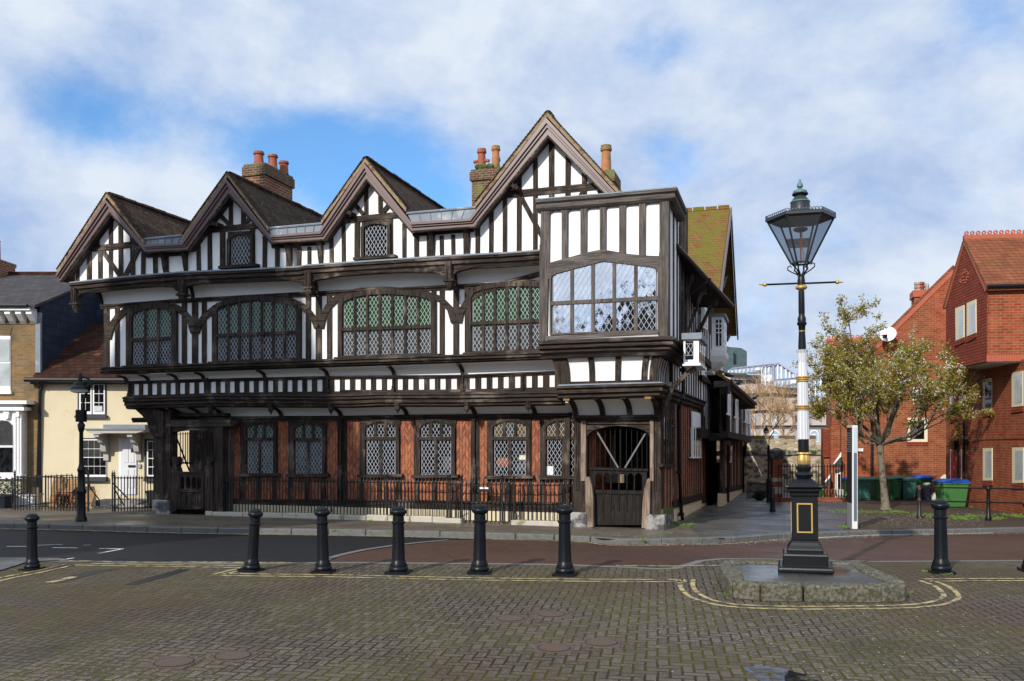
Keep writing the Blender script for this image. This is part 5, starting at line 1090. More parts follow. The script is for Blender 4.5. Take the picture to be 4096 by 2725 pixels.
m = MB(); m.tube([gA, gA.lerp(gB,.5), gB], .085, 8); m.build('eaves_gutter', M['iron'], low, smooth=True)
m = MB(); m.ext([gA+Vector((-.02,-.2,.08)), gB+Vector((-.02,0,.08)), gB+Vector((-4,0,2.6)), gA+Vector((-4,-.2,2.6))], (0,0,-.12)); m.build('roof', M['mossy_roof'], low)
m = MB(); m.ext([gA+Vector((-.04,0,-.03)), gB+Vector((-.04,0,-.03)), gB+Vector((-.9,0,-.05)), gA+Vector((-.9,0,-.05))], (0,0,-.22)); m.build('eaves_board', M['timber_y'], low)
gw = sprism(SL, [(355,900),(560,960),(525,1050),(510,1400),(355,1440)], KY, .12, 'lane_wall', 'lane_brick', low)
for x, w_ in ((360,18),(412,14),(440,9),(462,10),(492,14)): sprism(SL, [(x-w_/2,930),(x+w_/2,930),(x+w_/2,1300),(x-w_/2,1305)], KY, .1, 'stud', 'timber', gw, .04)
sprism(SL, [(355,1300),(515,1262),(515,1300),(355,1340)], KY, .12, 'sill_beam', 'timber_y', gw, .06); sprism(SL, [(352,1335),(512,1290),(510,1400),(352,1445)], KY, .2, 'plinth', 'plinth_render', gw, .05)
for x in (392, 505): m = MB(); m.tube([LF.side(KY(x,y), .12) for y in (985, 1400)], .055, 6); m.build('rainwater_pipe', M['iron'], low)
m = MB(); 
for x in (395, 520):
    P = [LF.side(KY(x,y), .05 + o_) for y, o_ in ((1090,0),(1020,.12),(985,.35),(962,.7))]; m = MB(); m.tube(P, .08, 5); m.build('jetty_bracket', M['timber'], low)
sprism(SL, [(408,985),(424,985),(420,1110),(405,1110)], KY, .05, 'side_window', 'glass_pale', gw, .08)
# ------------------------------------------------------------------ ground
def structure(o, name=None): o['kind'] = 'structure'; return o
def poly_px(pts, lift=0.): return [ground(K(x,y), lift) for K, x, y in pts]
def sheet(name, pts, lift, mat, thick=0.0, cuts=0):
    """a flat sheet draped on the ground from outline points"""
    bm = bmesh.new(); vs = [bm.verts.new((p.x, p.y, 0)) for p in pts]; f = bm.faces.new(vs)
    x0 = min(p.x for p in pts); x1 = max(p.x for p in pts); y0 = min(p.y for p in pts); y1 = max(p.y for p in pts)
    # cut along the line where the ground starts to fall
    bmesh.ops.bisect_plane(bm, geom=bm.verts[:] + bm.edges[:] + bm.faces[:], plane_co=(QX*16.8, QY*16.8, 0), plane_no=(QX, QY, 0))
    bmesh.ops.triangulate(bm, faces=bm.faces)
    for v in bm.verts: v.co.z = gz(v.co.x, v.co.y) + lift
    for f in bm.faces:
        f.normal_update()
        if f.normal.z < 0: f.normal_flip()
    me = bpy.data.meshes.new(name); bm.to_mesh(me); bm.free(); me.materials.append(M[mat]); o = bpy.data.objects.new(name, me); COL.objects.link(o); o['kind'] = 'structure'; return o
def ribbon(name, pts, w, lift, mat, dash=None):
    m = MB(); L = len(pts)
    off = []
    for i, p in enumerate(pts):
        a = pts[max(i-1,0)]; b = pts[min(i+1,L-1)]; t = Vector((b.x-a.x, b.y-a.y, 0)).normalized(); n = Vector((-t.y, t.x, 0)) * w/2
        q = [p+n, p-n]; off.append([Vector((v.x, v.y, gz(v.x, v.y)+lift)) for v in q])
    for i in range(L-1): m.face([off[i][0], off[i][1], off[i+1][1], off[i+1][0]])
    o = m.build(name, M[mat], None, recalc=True); o['kind'] = 'structure'
    return o
def smooth_pts(pts, n=8):
    o = []
    for i in range(len(pts)-1):
        p0 = pts[max(i-1,0)]; p1 = pts[i]; p2 = pts[i+1]; p3 = pts[min(i+2,len(pts)-1)]
        for q in range(n):
            t = q/n; o.append(.5*((2*p1)+(p2-p0)*t+(2*p0-5*p1+4*p2-p3)*t*t+(3*p1-p0-3*p2+p3)*t**3))
    o.append(pts[-1]); return o
# base: one great sheet to the horizon
m = MB(); ys = [-60, 16.0, 16.8, 60, 130, 400, 1500]
V = Vector
nb = V((QX,QY,0)); tb = V((QY,-QX,0))
rows = [[nb*q + tb*s + V((0,0,(-0.03*max(0,q-16.8) if q < 130 else -3.4) - .03)) for s in (-900, -40, 0, 40, 900)] for q in ys]
for a, b in zip(rows, rows[1:]):
    for i in range(4): m.face([a[i], a[i+1], b[i+1], b[i]])
g0 = m.build('ground', M['asphalt'], None); g0['kind'] = 'structure'
# square of setts
edge = [(KO,-300,560),(KO,180,500),(KO,470,497),(KO,1000,507),(KO,1640,516),(KP,0,508),(KP,700,512),(KP,1500,520),(KP,1960,535),(KP,2357,545),(KI,60,1215),(KI,1000,1232),(KJ,1400,232),(KJ,2357,226),(KJ,2900,224)]
E = poly_px(edge)
sheet('square_paving', E + [V((30,-30,0)), V((-30,-30,0))], .0, 'setts')
# far kerb line, from the left edge to the right edge
kb = [(KK,-900,2098),(KK,0,2111),(KK,300,2116),(KK,700,2127),(KG,0,1425),(KG,1000,1445),(KG,2200,1480),(KH,700,1508),(KH,1050,1514),(KI,0,1108),(KI,290,1092),(KI,430,1080),(KI,700,1070),(KI,860,1062),(KI,1130,1052),(KS,1100,1218),(KS,1664,1205),(KS,2300,1196)]
KBL = smooth_pts([ground(K(x,y)) for K,x,y in kb], 6)
farL = [V((-60, KBL[0].y+40, 0)), V((60, 75, 0))]
# road: dark asphalt under everything already; brown blocks from the left turning to the right
road = poly_px([(KP,0,500),(KP,120,455),(KP,500,390),(KP,830,352),(KP,1200,345)])
br = road + [p for p in KBL if p.x > road[-1].x + .3] + [V((30, KBL[-1].y, 0)), V((30, E[-1].y-.3, 0))] + [p - V((0,.25,0)) for p in reversed(E[5:])]
sheet('brown_road', br, -.012, 'road_block')
ribbon('road_edging', smooth_pts(poly_px([(KP,-30,520),(KP,0,492),(KP,120,450),(KP,500,385),(KP,830,352)]), 5), .16, .0, 'edge_concrete')
ribbon('square_edging', smooth_pts([p for p in E[1:]], 3), .18, .004, 'edge_concrete')
# pavement behind the kerb
pav_l = [p for p in KBL]
i_turn = min(range(len(KBL)), key=lambda i: abs(KBL[i].x - ground(KI(-100,1110)).x))
hb = HF.w((-40, 12, 0)); hb2 = HF.w((1.5, 12, 0))
BK = lambda p: p + V((0,.10,0))
pav = [BK(p) for p in KBL[:i_turn+1]] + [ground(KH(1420,1350)), HF.w((s1+.4, 14, 0)), HF.w((-45, 14, 0))]
sheet('pavement', pav, .10, 'flags')
# lane: rough cobbles against the wall, then grey slabs, then mossy tarmac round the tree
lane = [BK(KBL[i_turn]), ground(KI(60,1100)), ground(KI(180,1045)), ground(KI(225,985)), ground(KI(245,930)), ground(KI(300,890)), ground(KI(390,845)), HF.w((s1+6, 40, 0)), HF.w((s1-1, 40, 0)), HF.w((s1+.4, 14, 0)), ground(KH(1420,1350))]
sheet('lane', lane, .10, 'lane')
sl = [BK(KBL[i_turn]), ground(KI(60,1100)), ground(KI(180,1045)), ground(KI(225,985)), ground(KI(245,930)), ground(KI(300,890)), ground(KI(390,845)), HF.w((s1+6, 40, 0)), V((40, 60, 0)), ground(KI(900,830)), ground(KI(880,1000)), ground(KI(860,1055))] 
ii = [i for i, p in enumerate(KBL) if KBL[i_turn].x < p.x < sl[-1].x]
sheet('slab_paving', [p for p in sl] + [BK(KBL[i]) for i in reversed(ii)], .102, 'slabs')
tm = [ground(KI(860,1055)), ground(KI(880,1000)), ground(KI(900,830)), V((40, 60, 0)), V((60, 50, 0)), V((60, KBL[-1].y, 0))] + [BK(p) for p in reversed(KBL) if p.x > ground(KI(860,1055)).x]
sheet('tree_paving', tm, .104, 'tarmac')
# far kerb stones: each a block
kerb_names = 0
def kerb_run(pts, hgt, wid, lift, every=.95, name='kerb'):
    m = MB(); q_ = [pts[0]]; acc = 0.0            # even stones along the curve
    for a, b in zip(pts, pts[1:]):
        L = (b-a).length; d0 = every - acc
        while d0 <= L: q_.append(a.lerp(b, d0/L)); d0 += every
        acc = (acc + L) % every
    pts = q_
    for a, b in zip(pts, pts[1:]):
        t = V((b.x-a.x, b.y-a.y, 0)); L = t.length
        if L < 1e-4: continue
        t /= L; n = V((-t.y, t.x, 0)); N = max(1, round(L/every))
        for q in range(N):
            p = a.lerp(b, q/N) + t*.006; r = a.lerp(b, (q+1)/N) - t*.006; j = rng.uniform(-.006,.006)
            A = [p, r, r+n*wid, p+n*wid]; vs = [V((v.x, v.y, gz(v.x,v.y)-.05)) for v in A] + [V((v.x, v.y, gz(v.x,v.y)+hgt+j)) for v in A]
            m.add(vs, [(0,3,2,1),(4,5,6,7),(0,1,5,4),(1,2,6,5),(2,3,7,6),(3,0,4,7)])
    o = m.build(name, M['kerb'], None, bevel=.02); o['kind'] = 'structure'; return o
kerb_run(KBL, .115, .22, 0)
# lines
def dbl(pts, gap=.11, w=.075, lift=.006, name='yellow_line', mat='yellow'):
    P = smooth_pts(pts, 6); 
    for s in (-1, 1):
        q = []
        for i, p in enumerate(P):
            a = P[max(i-1,0)]; b = P[min(i+1,len(P)-1)]; t = V((b.x-a.x, b.y-a.y, 0)).normalized(); q.append(p + V((-t.y, t.x, 0))*s*gap)
        ribbon(name, q, w, lift, mat)
dbl(poly_px([(KO,-200,680),(KO,0,620),(KO,250,570),(KO,475,520)]))
dbl(poly_px([(KO,475,519),(KO,800,523),(KO,1200,530),(KO,1640,536)]))
dbl(poly_px([(KO,1470,588),(KO,1560,566),(KO,1660,545)]), gap=.09)
dbl(poly_px([(KO,1470,588),(KO,1900,594),(KP,0,596),(KP,600,610),(KP,1200,621),(KP,1900,628),(KP,2357,629),(KJ,170,350)]))
dbl(poly_px([(KJ,235,345),(KJ,232,392),(KJ,290,450),(KJ,420,494),(KJ,600,515),(KJ,900,524),(KJ,1300,522),(KJ,1600,516),(KJ,1780,500),(KJ,1880,470),(KJ,1895,440),(KJ,1840,390),(KJ,1740,352)]), gap=.10)
dbl(poly_px([(KJ,1740,350),(KJ,2000,347),(KJ,2357,346),(KJ,2700,345)]))
ribbon('yellow_line', [p + V((0,-.25,0)) for p in KBL if p.x < ground(KI(800,1062)).x], .06, -.002, 'yellow'); ribbon('yellow_line', [p + V((0,-.42,0)) for p in KBL], .06, -.002, 'yellow')
ribbon('white_gutter_line', [p + V((0,-.16,0)) for p in KBL if p.x > ground(KI(650,1072)).x and p.x < ground(KS(1480,1222)).x], .09, -.001, 'white_line')
ribbon('yellow_line', poly_px([(KP,1960,530),(KP,2357,534),(KI,40,1262)]), .07, .012, 'yellow')
for P_ in ([(KO,460,495),(KO,1000,506),(KO,1300,503),(KO,1960,508)],[(KO,1300,507),(KO,1960,512)]): ribbon('yellow_line', smooth_pts(poly_px(P_), 4), .06, .008, 'yellow')
for a, b, w_ in ((((KO,45,391),(KO,180,391)),0,.09),(((KO,355,399),(KO,522,401)),0,.09),(((KO,668,405),(KO,830,407)),0,.08),(((KO,665,437),(KO,828,407)),0,.08),(((KO,400,484),(KO,497,468)),0,.08),(((KO,245,384),(KO,420,377)),0,.07),(((KO,560,383),(KO,612,381)),0,.05)):
    ribbon('white_line', poly_px(list(a)), w_, -.02, 'white_line')
# pale paving at the far left and dark strips in the setts
sheet('left_paving', poly_px([(KO,-600,470),(KO,0,476),(KO,400,483),(KO,460,492),(KO,180,508),(KO,20,560),(KO,-600,700)]), .02, 'slabs')
for P_, mt in (([(KO,320,645),(KO,450,600),(KO,640,560),(KO,805,548),(KO,780,556),(KO,560,602),(KO,440,640)],'patch'),([(KO,830,655),(KO,1000,606),(KO,1210,552),(KO,1285,554),(KO,1130,602),(KO,930,655)],'patch')):
    sheet('tar_strip', poly_px(P_), .004, mt)
ribbon('pale_strip', poly_px([(KO,325,643),(KO,500,604)]), .16, .007, 'yellow')
# access covers in the setts
def cover(K, x, y, rx, square=None, label='', first=[None]):
    c = ground(K(x,y)); r = (ground(K(x+rx,y)) - ground(K(x-rx,y))).length/2
    t = thing('access_cover', c, -PAV, label, 'manhole cover', 'round access covers in the setts')
    m = MB(); m.box((-r*1.12,-r*1.12,.0),(r*1.12,r*1.12,.006)); m.build('cover_frame', M['rust_cover'], t)
    m = MB(); n = 40
    for i in range(n):
        a, b = 2*math.pi*i/n, 2*math.pi*(i+1)/n
        m.face([(r*math.cos(a),r*math.sin(a),.010),(r*math.cos(b),r*math.sin(b),.010),(r*.93*math.cos(b),r*.93*math.sin(b),.010),(r*.93*math.cos(a),r*.93*math.sin(a),.010)])
    m.build('cover_ring', M['patch'], t)
    m = MB(); m.lathe([(r*.92,.001),(r*.92,.011)], (0,0,0), 32); m.build('cover_lid', M['rust_cover'], t)
cover(KP,1248,885,96,label='round rusty cover, left one of the upper pair before the bollards')
cover(KP,1524,856,96,label='round rusty cover, right one of the upper pair, farthest from the viewer')
cover(KP,1543,1083,114,label='round rusty cover, left one of the lower pair at the bottom middle')
cover(KP,1862,1046,112,label='round rusty cover, right one of the lower pair below the lamp island')
cover(KO,1172,1180,132,label='round rusty cover at the lower left of the square, nearer one of its pair')
cover(KO,1568,1137,122,label='round rusty cover at the lower left of the square, farther one of its pair')
m = MB(); P = [ground(KH(*p), .103) for p in ((1618,1447),(1785,1445),(1782,1462),(1622,1462))]; m.ext(P, (0,0,.006)); tag(m.build('drain_cover', M['rust_cover'], None), 'flat rusty drain cover let into the pavement slabs at the lane corner', 'drain cover')
# puddle in front
m = MB()
pd = [(KJ,590,905),(KJ,680,888),(KJ,800,900),(KJ,900,925),(KJ,1010,948),(KJ,1100,1005),(KJ,900,1030),(KJ,690,985)]
pd_old = [(KJ,560,890),(KJ,700,893),(KJ,800,905),(KJ,880,925),(KJ,960,935),(KJ,1060,965),(KJ,1090,1000),(KJ,900,1010),(KJ,760,985),(KJ,660,940)]
t = NT('shallow_water'); t.col((.012,.013,.015)); t.rough(.04); t.bump(t.noise(3,2), .03, .01)
tr = t.n('ShaderNodeBsdfTransparent'); ms = t.n('ShaderNodeMixShader'); t.l(t.ramp(t.noise(2.6, 6, .65), .42, .58), ms.inputs[0]); t.l(tr.outputs[0], ms.inputs[1]); t.l(t.b.outputs[0], ms.inputs[2]); t.l(ms.outputs[0], t.out.inputs[0]); M['water'] = t.m
sheet('puddle', poly_px(pd), .005, 'water')
# weeds and moss at joints
def weeds(K, spots, name='weeds', h=.06, lift=.1):
    m = MB()
    for x, y, rx, n in spots:
        for _ in range(n):
            p = ground(K(x+rng.gauss(0,rx), y+rng.gauss(0,rx*.12)), lift); a = rng.uniform(0,6.28); l = h*rng.uniform(.4,1.3)
            d_ = V((math.cos(a), math.sin(a), 0)); m.face([p, p+d_*l*.3+V((0,0,l*.5)), p+d_*l*.9+V((0,0,l*.7)), p+d_*l*.4+V((0,0,l*.2))])
    o = m.build(name, M['weed'], None, recalc=False); o['kind'] = 'stuff'; return o
weeds(KS, [(590,1040,30,120),(650,1050,20,60),(1150,1095,70,260),(1250,1080,50,160),(1430,1100,40,150),(1550,1070,50,160),(840,1075,60,160),(180,1172,22,160),(300,1040,60,120),(100,1040,60,90),(480,1045,60,80),(1640,1085,30,80),(1280,1000,14,70),(1230,1005,10,40),(1060,1085,40,120)], 'grass_tufts', .07)
weeds(KH, [(1330,1330,14,60),(1420,1350,26,110),(1480,1345,20,60),(560,1490,0,0),(1062,1480,4,14)], 'grass_tufts', .08)

weeds(KO, [(1755,552,12,50),(1620,565,10,20),(2240,572,10,14),(110,562,18,24)], 'grass_tufts', .045, 0)
weeds(KP, [(1110,570,10,50),(1560,588,10,30),(1680,580,12,22),(560,578,8,14)], 'grass_tufts', .045, 0)
weeds(KJ, [(1740,297,14,34),(1870,312,22,40),(480,440,10,30),(1640,430,8,14),(430,330,6,10)], 'grass_tufts', .045, 0)
weeds(KF, [(960,1300,14,50),(440,1250,10,30),(300,1248,16,30),(1030,1302,10,24)], 'grass_tufts', .06)
weeds(KG, [(400,1310,6,20),(980,1315,5,12),(1160,1345,6,24),(1740,1338,3,8),(85,1405,20,40),(620,1412,30,40)], 'grass_tufts', .05)
weeds(KH, [(820,1445,30,50),(1000,1455,20,40),(1300,1420,20,30),(560,1440,30,30)], 'grass_tufts', .03)
# ------------------------------------------------------------------ cream cottage on the left
CO = V((-12.0, 32.0, gz(-12, 32)+.05)); CF = Frame(CO, 0.0); FK = Face(CF)
cot = thing('cream_cottage', CO, 0, 'cream rendered cottage with a patched tile roof and white door under a lead canopy', 'house')
def kp(pts, K, d, t, name, mat, parent, F=FK): m = MB(); F.prism(m, K, pts, d, t); return m.build(name, M[mat], parent)
def kr(K, x0, y0, x1, y1, d, t, name, mat, parent, F=FK): return kp([(x0,y0),(x1,y0),(x1,y1),(x0,y1)], K, d, t, name, mat, parent, F)
XS = CF.front(KL(284,800), 0).x
ce = CF.front(KL(300,812), 0).z
m = MB(); xE = CF.front((790,1700), 0).x; m.box((XS, 0, -.6), (xE, 4.2, ce)); cw_ = m.build('wall', M['cream'], cot)
rx1 = CF.front((560,1500), 0).x + 3; rz = CAMZ + (1738-1308)/FPX*35.7 - CO.z
m = MB(); m.ext([(XS-.1,-.35,ce-.02),(rx1,-.35,ce-.02),(rx1,3.7,rz),(XS-.1,3.7,rz)], (0,0,.12)); m.ext([(XS-.1,7.4,ce),(rx1,7.4,ce),(rx1,3.72,rz),(XS-.1,3.72,rz)], (0,0,.12)); rf = m.build('roof', M['old_tiles'], cot)
m = MB(); m.tube([(XS-.35,-.42,ce-.05),(rx1,-.42,ce-.09)], .085, 8); m.box((XS-.2,-.34,ce-.2),(rx1,-.02,ce-.04)); m.build('gutter', M['iron'], rf)
m = MB(); m.tube([CF.front(KL(262,825),.38), CF.front(KL(272,845),.3), CF.front(KL(290,865),.1), CF.front(KL(278,900),.1), CF.front(KL(272,1160),.1), CF.front(KL(262,1560),.1)], .055, 8); m.build('downpipe', M['iron'], cot, smooth=True)
# upper casements
f = kr(KL,540,836,740,1064,.03,.06,'window','navy',cot); kr(KL,518,1066,740,1084,.14,.2,'sill','navy',f)
for x0, x1 in ((552,638),(646,730)):
    kr(KL,x0,843,x1,1058,.05,.05,'casement','white',f); nx = 2
    for i in range(2):
        for j in range(3): a = lerp(x0+8,x1-8,i/2); b = lerp(x0+8,x1-8,(i+1)/2); c = lerp(852,1040,j/3); e = lerp(852,1040,(j+1)/3); kr(KL,a+2,c+2,b-2,e-3,.06,.02,'pane','glass',f)
m = MB(); A = CF.front(KL(655,1000),.075); B = CF.front(KL(712,1038),.075); m.box((A.x,A.y,A.z),(B.x,A.y+.01,B.z)); m.build('framed_picture', M['curtain'], f)
# lower sash
f = kr(KM,833,398,1112,806,.02,.05,'window','navy',cot); kr(KM,845,412,1110,804,.04,.05,'sash_frame','white',f); kr(KM,820,806,1106,852,.16,.2,'sill','navy',f)
for i in range(4):
    for j in range(4):
        a = lerp(858,1106,i/4); b = lerp(858,1106,(i+1)/4); c = lerp(420,784,j/4); e = lerp(420,784,(j+1)/4); kr(KM,a+3,c+3,b-3,e-4 - (3 if j==1 else 0),.055,.02,'pane','glass_shade' if j < 2 else 'glass',f)
kp([(795,395),(832,398),(832,800),(800,795)], KM, .02, .03, 'window_reveal', 'cream', f)
# door, steps and canopy
d_ = kr(KM,1240,402,1432,992,.02,.05,'door','white',cot); kr(KM,1264,412,1426,988,.045,.04,'door_leaf','door_white',d_)
for x0,y0,x1,y1 in ((1296,455,1340,655),(1355,455,1400,655),(1292,728,1340,920),(1356,728,1402,920)): kr(KM,x0,y0,x1,y1,.06,.02,'door_panel','door_white',d_)
kr(KM,1338,682,1412,704,.075,.02,'letter_plate','iron',d_); kr(KM,1368,510,1392,548,.085,.03,'door_knocker','iron',d_)
kr(KM,1442,618,1462,648,.05,.04,'doorbell_box','steel',cot); kr(KM,1437,672,1470,712,.06,.05,'key_safe','steel',cot)
kp([(1155,560),(1240,400),(1240,1000),(1160,1000)], KM, .012, .02, 'door_reveal', 'cream', d_)
cn = kp([(885,305),(1515,300),(1508,322),(1420,348),(940,348),(905,325)], KM, .95, .95, 'door_canopy', 'soffit', cot); kr(KM,1078,258,1516,296,.8,.75,'lead_cover','lead',cn); kr(KM,880,298,1518,312,1.0,1.0,'lead_edge','lead',cn)
for x in (1060, 1400):
    A = CF.front(KM(x+60,350),.0); P = [(0,0),(-.85,0),(-.85,-.10),(-.62,-.16),(-.55,-.3),(-.38,-.36),(-.3,-.62),(-.12,-.72),(-.1,-.95),(0,-1.0)]
    m = MB(); m.ext([(A.x-.09, py, A.z+pz-.02) for py, pz in P], (.18,0,0)); m.build('canopy_bracket', M['soffit'], cn)
f = kr(KM,1508,408,1640,850,.02,.05,'window','navy',cot); kr(KM,1535,428,1640,800,.04,.05,'sash_frame','white',f); kr(KM,1495,826,1640,850,.15,.2,'sill','navy',f)
for i in range(2):
    for j in range(4): kr(KM,1548+i*48,440+j*88,1590+i*48,518+j*88,.055,.02,'pane','glass',f)
st_ = MB(); A = CF.front(KM(1000,1050),.9); B = CF.front(KM(1560,1100),.9); st_.box((A.x,-.9,-.5),(B.x,0,A.z)); A2 = CF.front(KM(935,1120),1.3); st_.box((A2.x,-1.3,-.5),(CF.front(KM(1180,1120),1.3).x,-.9,A2.z)); st_.build('door_steps', M['block_stone'], cot)

# ------------------------------------------------------------------ yellow brick townhouse at the left edge
TF = Frame((CO.x, 31.9, CO.z), 0.0); FT = Face(TF)
town = thing('brick_townhouse', (CO.x, 31.9, CO.z), 0, 'yellow stock brick townhouse with slate roof, slate-hung side and white window surrounds', 'house')
XT = TF.front(KL(268,400), 0).x; te = TF.front(KL(100,350), 0).z
m = MB(); m.box((XT-14, 0, -.6), (XT, 9, te)); m.build('wall', M['yellow_brick'], town)
rY, rZ = 5.2, CAMZ + (1738-1108)/FPX*37.1 - CO.z
m = MB(); m.ext([(XT-14,-.45,te+.1),(XT+.1,-.45,te+.1),(XT+.1,rY,rZ),(XT-14,rY,rZ)], (0,0,.10)); m.ext([(XT-14,rY*2,te),(XT+.1,rY*2,te),(XT+.1,rY+.02,rZ),(XT-14,rY+.02,rZ)], (0,0,.10)); r_ = m.build('roof', M['slate'], town)
m = MB(); m.box((XT-14,rY-.12,rZ+.06),(XT+.1,rY+.12,rZ+.2)); m.build('ridge', M['old_tiles'], r_)
m = MB(); m.ext([(XT+.005,.02,-.6),(XT+.005,9,-.6),(XT+.005,9,te-.6),(XT+.005,rY,rZ+.02),(XT+.005,.0,te+.25)], (.05,0,0)); m.build('slate_hung_side', M['slate_hung'], town)
m = MB(); m.box((XT-.10,-.03,TF.front(KL(270,780),0).z),(XT+.08,.10,te)); m.build('lead_corner', M['lead'], town)
m = MB(); m.box((XT-14,-.5,te+.02),(XT-.05,.0,te+.12)); cn2 = m.build('cornice', M['white'], town); m = MB(); m.tube([(XT-14,-.55,te+.17),(XT-.1,-.55,te+.17)], .07, 8); m.build('gutter', M['iron'], cn2)
for x in (-60, 20, 95, 170, 243): A = TF.front(KL(x,380),0); m = MB(); m.ext([(A.x-.1,0,te+.02),(A.x-.1,-.42,te+.02),(A.x-.1,-.42,te-.1),(A.x-.1,-.15,te-.32),(A.x-.1,0,te-.42)], (.2,0,0)); m.build('cornice_bracket', M['white'], cn2)
kr(KL,-200,405,262,430,.03,.05,'string_course','yellow_brick',town,FT)
f = kr(KL,-80,512,72,915,.03,.06,'window','white',town,FT); kr(KL,-70,535,66,690,.05,.03,'pane','glass_pale',f,FT); kr(KL,-70,702,66,858,.045,.03,'pane','glass_pale',f,FT); kr(KL,-90,892,74,916,.12,.15,'sill','white',f,FT)
kp([(-80,512),(-80,470),(-60,440),(85,446),(66,512)], KL, .02, .04, 'flat_arch', 'yellow_brick', town, FT)
f = kr(KL,-160,985,152,1500,.35,.5,'bay_window','white',town,FT); kr(KL,-180,962,184,986,.6,.8,'bay_roof','white',f,FT); kr(KL,-170,1008,166,1032,.5,.6,'bay_cornice','white',f,FT)
kp([(-60,1480),(-60,1130),(-40,1105),(10,1092),(60,1098),(88,1130),(90,1480)], KL, .37, .03, 'sash_frame', 'door_white', f, FT)
kp([(-50,1272),(-50,1135),(-30,1112),(10,1100),(56,1106),(84,1135),(86,1272)], KL, .39, .02, 'pane', 'glass_shade', f, FT); kr(KL,-50,1290,86,1462,.39,.02,'pane','glass',f,FT)
for x0, x1 in ((96,108),(118,130),(138,148)): kr(KL,x0,1060,x1,1480,.39,.05,'pilaster','white',f,FT)
kr(KL,110,1040,132,1075,.45,.1,'console','white',f,FT); kp([(20,1040),(62,1040),(54,1090),(28,1090)], KL, .46, .1, 'keystone', 'white', f, FT); kr(KL,-170,1480,152,1508,.5,.3,'sill','white',f,FT)
kr(KL,-170,1508,150,1660,.34,.5,'bay_foot','stone',f,FT)
A = TF.front(KL(-20,110), -2.2); m = MB(); m.box((A.x-1.2,4.4,rZ-.6),(TF.front(KL(42,110),-5).x,5.6,rZ+.45)); c_ = m.build('chimney', M['stock_brick'], town); m = MB(); bx = TF.front(KL(50,90),-5).x; m.box((A.x-1.3,4.3,rZ+.45),(bx,5.7,rZ+.6)); m.build('chimney_cap', M['stock_brick'], c_); m = MB(); m.lathe([(.13,0),(.11,.8),(.13,.85)], (TF.front(KL(-2,60),-5).x-.1,5,rZ+.6), 10); m.build('chimney_pot', M['pot'], c_)
# slate-hung rear wing catching the sun behind both
RWo = V((0,0,0)); m = MB(); xa = (KL(640,0)[0]-CX)/FPX*36.2; xb = xa + 2.4; m.box((xa,36.2,2.0),(xb,41,CAMZ+(1738-KL(0,200)[1])/FPX*36.2)); rw = m.build('slate_hung_wing', M['slate_hung'], None)
tag(rw, 'slate-hung rear wing rising behind the cottage roof, beside the black and white house', 'building')

# ------------------------------------------------------------------ front yard railings, gate and what stands behind them
def railing(name, label, A, B, n, h, parts=None, spike=.12, rod=.016, cat='railing', rails=(.93, .10), posts=(), group=None, urn=True):
    """upright bars between two ground points, ground height followed at both ends"""
    c = A; ang = math.atan2(B.y-A.y, B.x-A.x); L = (V((B.x,B.y,0))-V((A.x,A.y,0))).length; dz = B.z-A.z
    t = thing(name, c, ang, label, cat, group); m = MB()
    for i in range(n):
        x = L*i/(n-1); z = dz*i/(n-1); j = rng.uniform(-.004,.004)
        m.tube([(x+j,0,z),(x+j*2,0,z+h-spike)], rod, 6); m.lathe([(rod*1.7,z+h-spike),(rod*1.9,z+h-spike*.8),(rod*1.1,z+h-spike*.6),(.002,z+h)], (x+j*2,0,0), 6)
    o = m.build('bars', M['iron'], t)
    for r in rails: m = MB(); m.ext([(0,-.008,r*h-.014),(L,-.008,dz+r*h-.014),(L,-.008,dz+r*h+.014),(0,-.008,r*h+.014)], (0,.016,0)); m.build('rail', M['iron'], t)
    for x in posts:
        z = dz*x/L if L else 0; m = MB(); m.box((x-.022,-.022,z-.02),(x+.022,.022,z+h*.97))
        if urn: m.lathe([(.03,z+h*.97),(.045,z+h*.99),(.02,z+h*1.01),(.035,z+h*1.05),(.012,z+h*1.10),(.003,z+h*1.14)], (x,0,0), 8)
        m.build('post', M['iron'], t)
    return t
gp = lambda K,x,y,l=.1: ground(K(x,y), l)
A, B = gp(KM,155,1150), gp(KM,922,1165); hh = 375/2.6129/FPX*A.y*1.0
railing('yard_railing', 'black spear-topped railing in front of the cream cottage, left of the lamp', A, B, 25, hh, posts=(0, (B-A).length))
A2 = gp(KM,125,1150); railing('yard_railing', 'black railing running back from the pavement between townhouse and cottage yards', A2 , V((A2.x+.8, A2.y+2.4, A2.z)), 12, hh*.95)
A, B = gp(KM,1175,1168), gp(KM,1606,1162); railing('yard_gate', 'black spear-topped gate and railing in front of the white cottage door', A, B, 15, hh, posts=(0,.06,), cat='gate')
m = MB()
for a, b, nm in (((1180,870),(1345,1040),0),((1190,920),(1300,1110),0)): m.tube([CF.front(KM(*a),2.0), CF.front(KM(*b),1.2)], .022, 6)
tag(m.build('handrail', M['iron'], None), 'sloping black handrail behind the gate of the cream cottage', 'handrail'); bpy.data.objects['handrail'].location = CO
m = MB(); m.tube([CF.front(KM(935,880),1.9), CF.front(KM(945,920),1.9), CF.front(KM(1035,1040),1.3), CF.front(KM(1042,1115),1.3)], .022, 6); h2 = tag(m.build('handrail', M['iron'], None), 'curved black handrail beside the steps of the cream cottage', 'handrail'); h2.location = CO
def yard_obj(build, name, label, cat, K, x, y, d, mat): pass
def loc_thing(mb, name, mat, label, cat, group=None, org=CO, **kk): o = mb.build(name, M[mat], None, **kk); o.location = org; return tag(o, label, cat, group)
